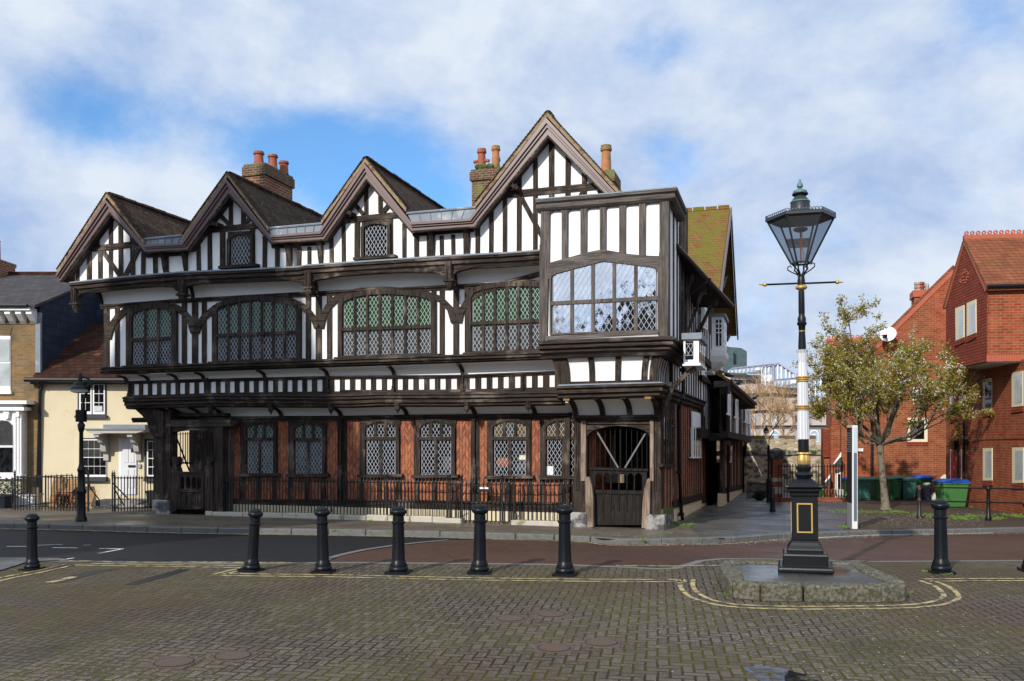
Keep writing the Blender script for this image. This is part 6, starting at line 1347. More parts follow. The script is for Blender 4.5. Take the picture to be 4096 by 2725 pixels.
for i, (x0, y0, x1, y1, d, lb) in enumerate(((560,815,700,1140,.55,'tall weathered board, left of those leaning on the cottage wall behind the railing'),(690,822,832,1140,.5,'tall weathered board, right of those leaning on the cottage wall behind the railing'),(600,905,800,960,.62,'short grey-brown plank lying across the leaning boards'),(900,950,1000,1120,.9,'tilted plank end propped beside the cottage steps'))):
    m = MB(); P = [CF.front(KM(*p), d) for p in ((x0,y0+rng.uniform(-8,8)),(x1,y0+rng.uniform(-8,8)),(x1-6,y1),(x0-8,y1))]
    P[2] += V((0,-.35,0)); P[3] += V((0,-.35,0)); m.ext(P, (0,.05,0)); loc_thing(m, 'leaning_board', 'plank', lb, 'board', 'boards leaning on the cottage')
m = MB()
for q in range(4):
    for s in (0,1):
        P = []
        for i in range(9): P.append(CF.front(KM(600+q*36+ (10 if i%2 else -2), 985+i*20), 1.0))
        m.tube(P, .022, 4)
m.tube([CF.front(KM(590,980),1.0), CF.front(KM(755,985),1.0)], .03, 5); m.tube([CF.front(KM(520,1155),1.0), CF.front(KM(720,1152),1.0)], .04, 5); m.tube([CF.front(KM(590,980),1.0), CF.front(KM(560,1150),1.0)], .03, 5); m.tube([CF.front(KM(755,985),1.0), CF.front(KM(715,1150),1.0)], .03, 5)
loc_thing(m, 'scrolled_rack', 'terracotta', 'rust-red wavy barred rack standing behind the cottage railing', 'rack')
m = MB(); A = CF.front(KM(85,985),1.1); B = CF.front(KM(365,1130),1.1); m.box((A.x,-1.1,B.z),(B.x,-.6,A.z)); m.box((A.x-.04,-1.14,A.z-.06),(B.x+.04,-.56,A.z)); loc_thing(m, 'yard_wall', 'white', 'low white garden wall behind the railing left of the downpipe', 'wall')
pt = thing('potted_plant', CF.w(CF.front(KM(30,1150),1.6)), 0, 'bushy green plant in a dark tub at the left edge', 'plant')
m = MB(); m.lathe([(.26,0),(.36,.45),(.39,.46),(.39,.52)], (0,0,0), 14); m.build('tub', M['navy'], pt)
m = MB()
for _ in range(420):
    a = rng.uniform(0,6.28); u = rng.uniform(0,1); r = .55*math.sqrt(rng.random()); p = V((r*math.cos(a), r*math.sin(a), .5+u*.75*(1-r*.9))); d = V((rng.uniform(-1,1),rng.uniform(-1,1),rng.uniform(-.2,1)))*.09; s = d.orthogonal().normalized()*.025; m.face([p-s,p+s,p+d])
m.build('leaves', M['shrub'], pt, recalc=False)
# black bin behind the gate
A = CF.front(KM(1525,950),1.0); B = CF.front(KM(1600,1110),1.0); m = MB(); m.loft([[V((A.x+s_,-1.0+0,z)),V((B.x-s_,-1.0,z)),V((B.x-s_,-.6,z)),V((A.x+s_,-.6,z))] for z, s_ in ((B.z,.05),(A.z-.08,0),(A.z-.08,-.03),(A.z,-.03))]); loc_thing(m, 'black_box_bin', 'iron', 'small black lidded bin beside the timber porch corner post', 'bin')

# ------------------------------------------------------------------ railing on the stone plinth before the old house
def hfp(K, x, y, d): return HF.front(K(x,y), d)
zt0 = hfp(KF,940,1222,.02).z; za = hfp(KG,1080,1275,.02).z
stone = thing('railing_plinth', P0, -HA, 'long low mossy stone plinth under the railing of the timber-framed house', 'plinth')
segs = [(KF,935,1222,1300),(KF,1005,1228,1303),(KF,1275,1232,1305),(KF,1630,1240,1306),(KF,2050,1245,1306),(KG,0,1252,1310),(KG,165,1255,1310),(KG,365,1256,1312),(KG,560,1262,1312),(KG,760,1266,1314),(KG,960,1270,1318),(KG,1080,1278,1322)]
for a, b in zip(segs, segs[1:]):
    A = hfp(a[0],a[1],a[2],.05); B = hfp(b[0],b[1],b[2],.05); m = MB(); j = rng.uniform(-.012,.012); m.box((A.x+.006,-.05+j,-.06),(B.x-.006,.25,(A.z+B.z)/2+j)); m.build('coping_stone', M['stone'], stone, bevel=.02)
A = hfp(KG,1068,1285,.08); B = hfp(KG,1218,1330,.08); m = MB(); m.box((A.x,-.08,-.06),(B.x,.3,A.z)); m.build('coping_stone', M['stone'], stone, bevel=.03)
A = hfp(KG,1665,1302,.05); B = hfp(KG,2240,1340,.05); m = MB(); m.box((A.x,-.05,-.06),(HF.front(KH(405,1300),.05).x,.25,A.z)); m.build('coping_stone', M['stone'], stone, bevel=.02)
m = MB(); m.box((gb0.x-.3,.25,-.05),(gxr-.3,-D_WALL+.0,.04)); o = m.build('yard_floor', M['flags'], stone)
def hrail(name, label, K, x0, y0, x1, y1, top0, n, posts=(), cat='railing', d=-.10):
    A = HF.w(HF.front(K(x0,y0), d)); B = HF.w(HF.front(K(x1,y1), d)); h = HF.front(K(x0,top0), d).z - HF.front(K(x0,y0), d).z
    return railing(name, label, A, B, n, h, rails=(.845,), posts=posts, cat=cat, spike=.16, rod=.0165)
K = KG
xA = inv(KG, KF(950,1222))
hrail('long_railing', 'long black spear-topped railing on the stone plinth before the brick ground floor', KG, xA[0], 1218, 1090, 1272, 895, 75, posts=(6.15,), cat='railing')
hrail('front_gate', 'black spear-topped iron gate in the middle of the long railing', KG, 1100, 1300, 1212, 1300, 928, 4, posts=(0,.07), cat='gate')
hrail('front_gate', 'wider black iron gate with a notice, behind the fifth bollard from the left', KG, 1228, 1318, 1650, 1318, 928, 12, posts=(0,1.2), cat='gate')
hrail('short_railing', 'short black spear-topped railing ending at the right-hand portal post', KG, 1672, 1305, 2215, 1308, 938, 15, posts=(.07,), cat='railing')
A = HF.w(HF.front(KG(1376,1005), -.07)); B = HF.front(KG(1376,1005),-.07); C = HF.front(KG(1490,1048),-.07)
nb_ = thing('gate_notice', A, -HA, 'black letter box with small white labels fixed on the wider iron gate', 'sign'); m = MB(); m.box((0,0,C.z-B.z),(C.x-B.x,.05,0)); m.build('plate', M['iron'], nb_)
for q in (.04,.2): m = MB(); m.box((q*.9,-.006,-.05),(q*.9+.11,0,-.005)); m.build('white_label', M['white'], nb_)
for K_, x0, ya, yb in ((KF,2020,1010,1225),(KG,1205,1180,1290),(KG,1697,1180,1290)):
    P = [HF.front(K_(x0,ya),-.12), HF.front(K_(x0+8,lerp(ya,yb,.4)),-.3), HF.front(K_(x0+45 if K_ is KF else x0+14,lerp(ya,yb,.75)),-.45), HF.front(K_(x0+62 if K_ is KF else x0+18,yb),-.45)]
    m = MB(); m.tube(P, .018, 6); o = m.build('railing_stay', M['iron'], stone)
# the pavement-side lamp on the left
def zpx(y, Y): return CAMZ + (HY-y)/FPX*Y
b = ground((325,2086), .1); lmp = thing('street_lamp', b, 0, 'black swan-neck street lamp on the wet pavement before the cream cottage', 'street lamp')
Y = b.y; zz = lambda y: zpx(y, Y) - b.z
m = MB(); m.lathe([(.15,0),(.15,.08),(.115,.16),(.11,.75),(.135,.80),(.135,.86),(.095,.92),(.085,1.35),(.11,1.42),(.075,1.5),(.058,1.6),(.052,zz(1730)),(.075,zz(1722)),(.10,zz(1700)),(.06,zz(1690)),(.055,zz(1675))], (0,0,0), 14); m.build('column', M['iron'], lmp, smooth=True)
m = MB(); m.box((-.11,-.10,zz(1688)),(.11,.10,zz(1640))); m.build('control_box', M['iron'], lmp)
xp = lambda x: (x-CX)/FPX*Y - b.x
m = MB(); m.tube([(xp(KL(578,0)[0]),0,zz(KL(0,1040)[1])),(xp(KL(580,0)[0]),0,zz(KL(0,960)[1])),(xp(KL(600,0)[0]),0,zz(KL(0,915)[1])),(xp(KL(628,0)[0]),0,zz(KL(0,870)[1])),(xp(KL(632,0)[0]),0,zz(KL(0,838)[1])),(xp(KL(612,0)[0]),0,zz(KL(0,806)[1])),(xp(KL(580,0)[0]),0,zz(KL(0,798)[1])),(xp(KL(560,0)[0]),0,zz(KL(0,800)[1]))], .035, 8); m.build('swan_neck', M['iron'], lmp, smooth=True)
cx_ = xp(KL(557,0)[0]); m = MB(); m.lathe([(.02,zz(KL(0,768)[1])),(.05,zz(KL(0,785)[1])),(.06,zz(KL(0,830)[1])),(.15,zz(KL(0,836)[1])),(.17,zz(KL(0,856)[1])),(.25,zz(KL(0,868)[1])),(.27,zz(KL(0,884)[1]))], (cx_,0,0), 16); m.build('lamp_hood', M['iron'], lmp, smooth=True)
m = MB(); m.lathe([(.24,zz(KL(0,884)[1])),(.23,zz(KL(0,905)[1])),(.14,zz(KL(0,912)[1]))], (cx_,0,0), 16); m.build('lamp_bowl', M['glass_pale'], lmp, smooth=True)
# ------------------------------------------------------------------ bollards
def make_bollard():
    t = thing('bollard', (0,0,0), 0, '', 'bollard', 'black bollards along the edge of the square')
    m = MB(); m.box((-.19,-.19,0),(.19,.19,.045)); m.build('base_plate', M['bollard'], t)
    m = MB(); m.lathe([(.155,.045),(.165,.07),(.165,.10),(.145,.125),(.15,.15),(.12,.21),(.112,.25),(.105,.6),(.098,.88),(.112,.885),(.118,.90),(.118,.915),(.10,.93),(.096,1.03)], (0,0,0), 28); m.build('shaft', M['bollard'], t, smooth=True)
    m = MB(); m.lathe([(.096,1.03),(.125,1.05),(.145,1.075),(.15,1.10),(.14,1.125),(.115,1.14),(.118,1.15),(.10,1.175),(.06,1.195),(.01,1.2)], (0,0,0), 28); m.build('cap', M['bollard'], t, smooth=True); return t
bol = make_bollard()
BL = [((128,2279),2054,-.0,'black bollard at the far left, beside the pale paving and the dark road'),
      ((1005,2284),2033,.085,'black bollard leaning clearly to the right, below the left end of the railing'),
      ((1293,2291),2028,-.02,'black bollard just right of the leaning one, with a chipped pale spot on its cap'),
      ((1594,2293),2024,-.003,'black bollard where the dark road meets the brown road, middle of the row'),
      ((1918,2293),2017,.01,'black bollard in front of the wider iron gate with the notice'),
      ((2260,2301),2016.5,-.01,'black bollard in front of the left stone block of the portal'),
      ((3765,2292),1997,-.015,'black bollard right of the lamp island, in front of the guard rail'),
      ((4128,2286),1995,0,'black bollard cut off by the right edge, only its foot in view')]
for i, (p, top, lean, lab) in enumerate(BL):
    o = bol if i == 0 else copy_tree(bol); b = ground(p); o.location = b
    h = (HY-top)/FPX*b.y + CAMZ - b.z; o.scale = (h/1.2*.97 if h < 1.15 else 1, h/1.2*.97 if h < 1.15 else 1, h/1.2); o.rotation_euler = (0, lean, rng.uniform(-.15,.15)-PAV); o['label'] = lab
# ------------------------------------------------------------------ stone island with the big gas lamp
IZ = .245
top = [level(KI(*p), IZ) for p in ((42,1246),(60,1231),(185,1221),(560,1226),(960,1231),(1130,1300),(1283,1370),(1278,1384),(1130,1392),(600,1388),(308,1382),(120,1362),(70,1300))]
isl = thing('lamp_island', V((sum(p.x for p in top)/len(top), sum(p.y for p in top)/len(top), 0)), 0, 'raised granite-kerbed island under the tall black and silver lamp', 'traffic island')
c0 = isl.location.copy(); T = [V((p.x-c0.x, p.y-c0.y, 0)) for p in top]
cen = V((0,0,0)); 
def inset(p, d): v = cen-p; return p + v.normalized()*d
splits = [[12,0,1],[1,2],[2,3],[3,4],[4,5],[5,6],[6,7,8],[8,9],[9,10],[10,11],[11,12]]
for s_ in splits:
    P = [T[i] for i in s_]
    if s_ == [8,9]: pass
    q = [inset(p, .30 if p.y < .3 else .24) for p in P]; g = .012
    d01 = (P[1]-P[0]).normalized(); dl = (P[-1]-P[-2]).normalized(); P[0] = P[0]+d01*g; P[-1] = P[-1]-dl*g; q[0] = q[0]+d01*g; q[-1] = q[-1]-dl*g
    poly_ = P + list(reversed(q)); m = MB(); n = len(poly_); jz = rng.uniform(-.012,.012)
    m.ext([V((p.x,p.y,-.02)) for p in poly_], (0,0,IZ+.02+jz)); o = m.build('kerb_stone', M['granite'], isl, bevel=.03)
m = MB(); m.ext([V((inset(p,.23).x, inset(p,.23).y, 0)) for p in T], (0,0,IZ-.035)); m.build('island_paving', M['island'], isl)
L0 = level(KI(612,1288), IZ-.035); YL = L0.y
lamp = thing('gas_lamp', L0, -HA, 'tall ornate gas-style lamp with black, silver and gold column and six-sided lantern', 'street lamp')
lamp.rotation_euler = (0, -.013, -HA)
zl = lambda y: zpx(y, YL) - L0.z
pw = lambda px: px/FPX*YL                     # photo pixels to metres at the lamp
m = MB(); m.square([(.41,0),(.42,.03),(.42,.07),(.40,.10),(.34,.10),(.345,.28),(.33,.30),(.27,.30),(.275,.36),(.24,.42),(.22,.46),(.215,.5)], (0,0,0)); m.build('stepped_base', M['iron_worn'], lamp, bevel=.012)
zt = zl(1500+800/1.6506); zc = zl(1500+738/1.6506)
m = MB(); m.square([(.20,.5),(.20,zt),(.215,zt+.02),(.215,zt+.06),(.25,zt+.09),(.25,zt+.13),(.30,zt+.17),(.30,zc)], (0,0,0)); ped = m.build('pedestal', M['iron_worn'], lamp, bevel=.008)
for k_ in range(4):
    m = MB(); r_ = Matrix.Rotation(k_*math.pi/2, 3, 'Z'); z0, z1 = .62, zt-.1
    for a, b2 in (((-.12,z0),(.12,z0+.022)),((-.12,z1-.022),(.12,z1)),((-.12,z0+.022),(-.098,z1-.022)),((.098,z0+.022),(.12,z1-.022))):
        vs = [r_ @ V(p) for p in ((a[0],-.209,a[1]),(b2[0],-.209,a[1]),(b2[0],-.209,b2[1]),(a[0],-.209,b2[1]))]; m.ext(vs, r_ @ V((0,.012,0)))
    m.build('gold_border', M['gold'], ped)
zj = lambda y: zl(1500+y/1.6506); zy = lambda y: zl(1250+y/1.8446); zk = lambda y: zl(650+y/1.8443)
m = MB(); m.square([(.235,zc),(.20,zc+.05),(.13,zj(690)),(.10,zj(682))], (0,0,0)); m.lathe([(.11,zj(684)),(.135,zj(668)),(.145,zj(658)),(.13,zj(648)),(.10,zj(638)),(.105,zj(628)),(.12,zj(618)),(.12,zj(606)),(.10,zj(598)),(.09,zj(590))], (0,0,0), 24); m.build('column_base', M['iron_worn'], lamp, smooth=True)
m = MB(); m.lathe([(.075,zj(602)),(.10,zj(580)),(.105,zj(560)),(.09,zj(535)),(.085,zj(528)),(.125,zj(520)),(.115,zj(512)),(.08,zj(510))], (0,0,0), 24, flute=1); m.build('gold_bulb', M['gold'], lamp, smooth=True)
m = MB(); m.lathe([(.083,zj(514)),(.083,zj(420))], (0,0,0), 20); m.build('lower_sleeve', M['iron_worn'], lamp, smooth=True)
m = MB(); m.lathe([(.098,zy(935)),(.098,zy(930)),(.088,zy(700)),(.082,zy(490)),(.068,zy(370)),(.078,zy(300)),(.098,zy(277)),(.07,zy(274))], (0,0,0), 28, flute=1); m.build('fluted_column', M['silver'], lamp)
for a, b2 in ((722,684),(512,470)):
    m = MB(); h_ = zy(b2)-zy(a); z0 = zy(a); pr = []
    for q in range(3): pr += [(.088,z0+h_*q/3),(.105,z0+h_*(q+.3)/3),(.105,z0+h_*(q+.7)/3),(.088,z0+h_*(q+1)/3)]
    m.lathe(pr, (0,0,0), 20); m.build('gold_ring', M['gold'], lamp, smooth=True)
m = MB(); m.lathe([(.058,zk(1388)),(.062,zk(1360)),(.050,zk(1250)),(.055,zk(1205)),(.075,zk(1194)),(.078,zk(1184)),(.065,zk(1178)),(.066,zk(1150)),(.045,zk(1125)),(.050,zk(1110)),(.047,zk(945))], (0,0,0), 16); m.build('upper_column', M['iron_worn'], lamp, smooth=True)
for a, b2, r_ in ((1252,1238,.055),(938,905,.092)): m = MB(); m.lathe([(r_*.7,zk(a)),(r_,zk(lerp(a,b2,.35))),(r_,zk(lerp(a,b2,.7))),(r_*.75,zk(b2))], (0,0,0), 18); m.build('gold_ring', M['gold'], lamp, smooth=True)
m = MB(); m.lathe([(.058,zk(906)),(.06,zk(870)),(.05,zk(840)),(.03,zk(825))], (0,0,0), 12); m.build('lantern_socket', M['iron_worn'], lamp, smooth=True)
zb_ = zk(891); cr_ = Matrix.Rotation(HA + R(4), 3, 'Z')
for s in (-1, 1):
    m = MB(); m.tube([cr_ @ V((s*.05,0,zb_)), cr_ @ V((s*.58,0,zb_+s*.02))], .016, 8); arm = m.build('ladder_bar', M['iron'], lamp)
    c = cr_ @ V((s*.60,0,zb_+s*.02)); m = MB(); m.ball(c, .034, 10, 8); m.ball(cr_ @ V((s*.648,0,zb_+s*.02)), .018, 8, 6); m.tube([cr_ @ V((s*.66,0,zb_+s*.02)), cr_ @ V((s*.70,0,zb_+s*.02))], .008, 6); m.build('gold_finial', M['gold'], arm, smooth=True)
# lantern
cam_l = Matrix.Rotation(HA, 3, 'Z') @ V((-L0.x, -L0.y, 0)); LR = math.atan2(cam_l.y, cam_l.x) - math.pi/6 + R(7); hexa = lambda r, z, o=0: [V((r*math.cos(math.pi/3*i + LR + o), r*math.sin(math.pi/3*i + LR + o), z)) for i in range(6)]
zb0_, zt0_ = zk(742), zk(418); rB, rT = .155, .52
m = MB(); hb_, ht_ = hexa(rB, zb0_), hexa(rT, zt0_)
for i in range(6):
    j = (i+1)%6; m.tube([hb_[i], ht_[i]], .016, 5); m.tube([ht_[i], ht_[j]], .020, 5); m.tube([hb_[i], hb_[j]], .018, 5)
fr_l = m.build('lantern_frame', M['lantern'], lamp)
t = NT('lantern_glass'); 
gl = t.n('ShaderNodeBsdfTransparent'); gl.inputs[0].default_value = (.62,.65,.68,1); ms = t.n('ShaderNodeMixShader'); ms.inputs[0].default_value = .16
t.l(gl.outputs[0], ms.inputs[1]); t.l(t.b.outputs[0], ms.inputs[2]); t.col((.2,.22,.24)); t.rough(.05); t.l(ms.outputs[0], t.out.inputs[0]); M['lantern_glass'] = t.m
for i in range(6):
    j = (i+1)%6; m = MB(); e = .985; P = [hb_[i]*1, hb_[j]*1, ht_[j]*1, ht_[i]*1]; P = [V((p.x*e,p.y*e,p.z)) for p in P]; m.face(P); m.build('glass_pane', M['lantern_glass'], fr_l, recalc=False)
m = MB(); m.loft([hexa(rT+.03, zt0_-.01), hexa(rT+.03, zt0_+.03), hexa(.30, zt0_+.10), hexa(.17, zt0_+.15)]); hood = m.build('lantern_roof', M['lantern'], lamp)
m = MB(); hh_ = hexa(rT+.025, zt0_+.03)
for i in range(6):
    j = (i+1)%6; n = 11
    for q in range(n):
        c = hh_[i].lerp(hh_[j], (q+.5)/n); d_ = (hh_[j]-hh_[i]).normalized(); P = [c + d_*(.024*math.cos(a)) + V((0,0,.024+.024*math.sin(a))) for a in [2*math.pi*k2/8 for k2 in range(9)]]; m.tube(P, .007, 4)
m.build('cresting', M['lantern'], hood)
m = MB(); m.lathe([(.16,zk(380)),(.155,zk(365)),(.15,zk(300)),(.155,zk(290)),(.09,zk(250)),(.075,zk(235))], (0,0,0), 18); m.build('chimney_cowl', M['lantern'], hood, smooth=True)
m = MB(); m.lathe([(.085,zk(262)),(.16,zk(292)),(.155,zk(288)),(.082,zk(258))], (0,0,0), 18); m.lathe([(.06,zk(240)),(.11,zk(226)),(.108,zk(210)),(.06,zk(198)),(.02,zk(190)),(.05,zk(176)),(.045,zk(160)),(.02,zk(140)),(.014,zk(122)),(.002,zk(119))], (0,0,0), 16); m.build('finial', M['copper'], hood, smooth=True)
m = MB()
for i in range(18): a = 2*math.pi*i/18; m.ball((.108*math.cos(a),.108*math.sin(a),zk(232)), .02, 6, 4)
m.build('crown_beads', M['iron'], hood)
m = MB(); m.tube([(0,0,zk(742)),(0,0,zk(500))], .012, 6); m.tube([(.03,0,zk(720)),(.05,0,zk(690)),(.03,0,zk(650)),(.02,0,zk(520))], .006, 5); m.lathe([(.05,zk(512)),(.11,zk(500)),(.11,zk(485)),(.05,zk(480))], (0,0,0), 10); m.build('burner', M['pot'], lamp)
m = MB()
for i in range(4):
    a = LR + math.pi/2*i; d_ = V((math.cos(a), math.sin(a), 0)); P = [d_*.05+V((0,0,zk(838))), d_*.06+V((0,0,zk(825))), d_*.16+V((0,0,zk(800))), d_*.225+V((0,0,zk(780))), d_*.225+V((0,0,zk(760))), d_*.19+V((0,0,zk(750))), d_*.16+V((0,0,zk(762)))]; m.tube(P, .010, 5); m.tube([d_*.04+V((0,0,zk(825))), d_*.11+V((0,0,zk(790))), d_*.10+V((0,0,zk(765))), d_*.14+V((0,0,zk(744)))], .014, 5)
m.build('scroll_bracket', M['iron'], lamp)
# name painted on the far pane, read from behind
fc = bpy.data.curves.new('street_name', 'FONT'); fc.body = "ST. MICHAEL'S\nSQUARE"; fc.align_x = 'CENTER'; fc.size = .058; fc.space_line = .85; fc.extrude = .0005
tmp = bpy.data.objects.new('tmp_text', fc); COL.objects.link(tmp); dg = bpy.context.evaluated_depsgraph_get(); me_t = bpy.data.meshes.new_from_object(tmp.evaluated_get(dg)); bpy.data.objects.remove(tmp)
cands = []
inv_l = Matrix.Rotation(HA, 3, 'Z') @ (CAMP - L0); inv_l.z = 0
for i in range(6):
    j = (i+1)%6; mid = (hb_[i]+hb_[j]+ht_[i]+ht_[j])/4; n_ = V((mid.x,mid.y,0)).normalized(); cands.append((n_.dot(inv_l.normalized()), i))
i = min(cands)[1]; j = (i+1)%6
ctr = (hb_[i]+hb_[j])/2*.45 + (ht_[i]+ht_[j])/2*.55; xax = (ht_[j]-ht_[i]).normalized(); upv = ((ht_[i]+ht_[j])/2-(hb_[i]+hb_[j])/2).normalized(); nrm_ = xax.cross(upv)
if nrm_.dot(V((ctr.x,ctr.y,0))) < 0: xax = -xax; nrm_ = -nrm_
m = MB(); inw = V((ctr.x,ctr.y,0)).normalized()*-.02; pl = [ctr + inw + xax*a + upv*b2 for a, b2 in ((-.145,-.10),(.145,-.10),(.19,.09),(-.19,.09))]; m.face([V((p.x,p.y,p.z)) for p in pl])
t = NT('frosted_name_plate'); g_ = t.n('ShaderNodeBsdfTranslucent'); g_.inputs[0].default_value = (.75,.76,.8,1); t.l(g_.outputs[0], t.out.inputs[0]); M['frost'] = t.m
m.build('name_plate', M['frost'], fr_l, recalc=False)
mt = Matrix((( xax.x, upv.x, nrm_.x), (xax.y, upv.y, nrm_.y), (xax.z, upv.z, nrm_.z))).to_4x4(); mt.translation = ctr + inw*1.5 + upv*.02
me_t.transform(mt); me_t.materials.clear(); me_t.materials.append(M['iron']); tx = bpy.data.objects.new('street_name', me_t); COL.objects.link(tx); tx.parent = fr_l
# ------------------------------------------------------------------ red brick flats on the right
ra, rb_ = ground(KS(1664,1065), .1), ground(KS(1205,1000), .1)
RA = -math.atan2(rb_.x-ra.x, rb_.y-ra.y)*1.0
RF = Frame(V((ra.x, ra.y, ra.z)), RA); FR = Face(RF)
flats = thing('brick_flats', RF.o, RA, 'red brick flats at the right edge with a jutting tile-hung gable and cream windows', 'building')
SR = SideFace(RF, 0.0)
yB = RF.side(KT(322,1200), 0).y; yF = -9.0
XO = -1.15; SO = SideFace(RF, XO); cor = RF.side(KQ(778,1430), XO); yC = cor.y
def rp(pts, K, name, mat, parent, S=SR, t=.1, dx=0.): m = MB(); m.ext([RF.side(K(*p), S.x - dx) for p in pts], (t,0,0)); return m.build(name, M[mat], parent)
zsof = cor.z
m = MB(); m.box((0, yF, -.6), (8, yB, zsof+.05)); gw_ = m.build('wall', M['red_brick'], flats)
for x0,y0,x1,y1,ya,yb,op in ((678,828,766,826,1140,1138,0),(960,822,1068,820,1165,1162,0),(676,165,762,150,472,462,1),(956,100,1062,80,432,420,0),(360,268,396,258,530,520,0)):
    f = rp([(x0,y0),(x1,y1),(x1,yb),(x0,ya)], KT, 'window', 'offwhite', gw_, t=.1, dx=.03); w_ = x1-x0
    g0_ = rp([(x0+w_*.28,lerp(y0,ya,.10)),(x1-w_*.03,lerp(y1,yb,.09)),(x1-w_*.03,lerp(y1,yb,.90)),(x0+w_*.28,lerp(y0,ya,.91))], KT, 'pane', 'glass_pale' if not op else 'glass', f, t=.03, dx=.035)
    rp([(x0-6,ya+2),(x1,yb),(x1,yb+52),(x0-6,ya+56)], KT, 'brick_sill', 'red_brick_shade', f, t=.06, dx=.05)
for x0, x1 in ((362,396),(468,494)):
    d_ = rp([(x0,840),(x1,836),(x1,1130),(x0,1140)], KT, 'door_frame', 'white', gw_, t=.06, dx=.02); rp([(x0+8,850),(x1,846),(x1,1126),(x0+8,1130)], KT, 'door', 'red_door', d_, t=.03, dx=.03)
rp([(322,768),(500,735),(672,690),(1100,672),(1100,735),(672,745),(322,810)], KT, 'string_course', 'red_brick', gw_, t=.05, dx=.03)
m = MB(); m.tube([RF.side(KT(495,y), -.10) for y in (112, 700, 1120)], .055, 8); pp = m.build('downpipe', M['iron'], flats, smooth=True); m = MB(); c = RF.side(KT(503,768), -.12); m.box(c+V((-.12,-.14,-.14)), c+V((.1,.14,.12))); m.build('hopper', M['iron'], pp)
m = MB(); m.tube([RF.side(KT(438,y), -.06) for y in (740, 1120)], .03, 6); m.build('waste_pipe', M['iron'], flats)
m = MB(); m.tube([RF.side(KT(375,95), -.5), RF.side(KT(378,180), -.5), RF.side(KT(392,222), -.45), RF.side(KT(420,240), -.3), RF.side(KT(462,245), -.05)], .13, 10); m.build('flue_pipe', M['iron'], flats, smooth=True)
rp([(472,300),(484,276),(492,290),(494,360),(490,425),(480,428),(471,380)], KT, 'round_vent', 'offwhite', gw_, t=.03, dx=.02)
m = MB(); c = RF.side(KT(410,800), -.1); m.box(c+V((-.1,-.15,-.2)), c+V((.1,.15,.2))); m.build('alarm_box', M['iron'], gw_)
# jutting upper storey
Aq = RF.side(KQ(540,150), XO); Bq = RF.side(KQ(770,622), XO); Cq = RF.side(KQ(340,850), XO)
yN = yC; yFar = RF.side(KQ(350,1500), XO).y
m = MB(); m.ext([(XO, yN, zsof), (XO, yN, Bq.z), (XO, (yN+yFar)/2, Aq.z-.1), (XO, yFar, Bq.z), (XO, yFar, zsof)], (.12,0,0)); gab = m.build('tile_hung_gable', M['red_brick_shade'], flats)
m = MB(); m.box((XO+.005, yN, zsof+.02), (8, yN+.25, Bq.z)); fro = m.build('front_wall', M['red_brick'], flats)
m = MB(); m.ext([(XO+.12, yN+.25, zsof+.02), (XO+.12, yN+.25, Bq.z), (XO+.12, (yN+yFar)/2, Aq.z-.15), (XO+.12, yFar-.02, Bq.z), (XO+.12, yFar-.02, zsof+.02)], (9,0,0)); m.build('upper_core', M['red_brick'], flats)
m = MB(); m.box((XO+.05, yN+.05, zsof-.04), (8, yFar-.05, zsof)); m.build('soffit', M['soffit'], flats)
ym = (yN+yFar)/2; e_ = .22
m = MB()
sl_ = (Aq.z-Bq.z)/(ym-yN)
m.ext([(XO-.06, yN-e_, Bq.z-sl_*e_*.6), (XO-.06, ym, Aq.z+.05), (XO-.06, ym, Aq.z-.10), (XO-.06, yN-e_, Bq.z-sl_*e_*.6-.14)], (9.5,0,0)); m.ext([(XO-.06, yFar+e_, Bq.z-sl_*e_*.6), (XO-.06, ym+.001, Aq.z+.05), (XO-.06, ym+.001, Aq.z-.10), (XO-.06, yFar+e_, Bq.z-sl_*e_*.6-.14)], (9.5,0,0))
rf_ = m.build('roof', M['red_tiles'], flats)
m = MB()
def crest(mb, org, step, n, axis, hgt=.2):
    for q in range(n):
        c = org + axis*(step*q); P = []
        for rad in (hgt*.5, hgt*.22):
            for o_ in (-.025, .025):
                P.append([c + axis*(rad*math.cos(a)) + V((0,0,hgt*.5+rad*math.sin(a))) + axis.cross(V((0,0,1)))*o_ for a in [math.pi/8+math.pi/4*k2 for k2 in range(8)]])
        mb.loft([P[0], P[1], P[3], P[2], P[0]], cap=False)
crest(m, V((XO+.05, ym, Aq.z+.12)), .21, 36, V((1,0,0)), .17); m.box((XO-.06, ym-.09, Aq.z-.05), (8.4, ym+.09, Aq.z+.12)); m.build('crested_ridge', M['red_ridge'], rf_)
m = MB(); m.tube([(XO-.1, yN-e_-.06, Bq.z-.12), (8, yN-e_-.06, Bq.z-.12)], .07, 8); m.build('gutter', M['iron'], rf_)
m = MB()
for q in range(26): m.box((XO+.15+q*.34, yN-.07, Bq.z-.22), (XO+.33+q*.34, yN+.05, Bq.z-.10))
m.build('dentil_course', M['red_ridge'], fro)
m = MB()
hb = (RF.side(KQ(778,1360), XO).z - zsof)
for q in range(90): m.box((XO-.012+q*.085, yN-.02, zsof), (XO-.012+q*.085+.075, yN+.04, zsof+hb))
m.build('soldier_course', M['red_ridge'], fro); m = MB(); m.box((XO-.02, yN, zsof), (XO+.05, yFar, zsof+hb)); m.build('soldier_course', M['red_brick_shade'], gab)
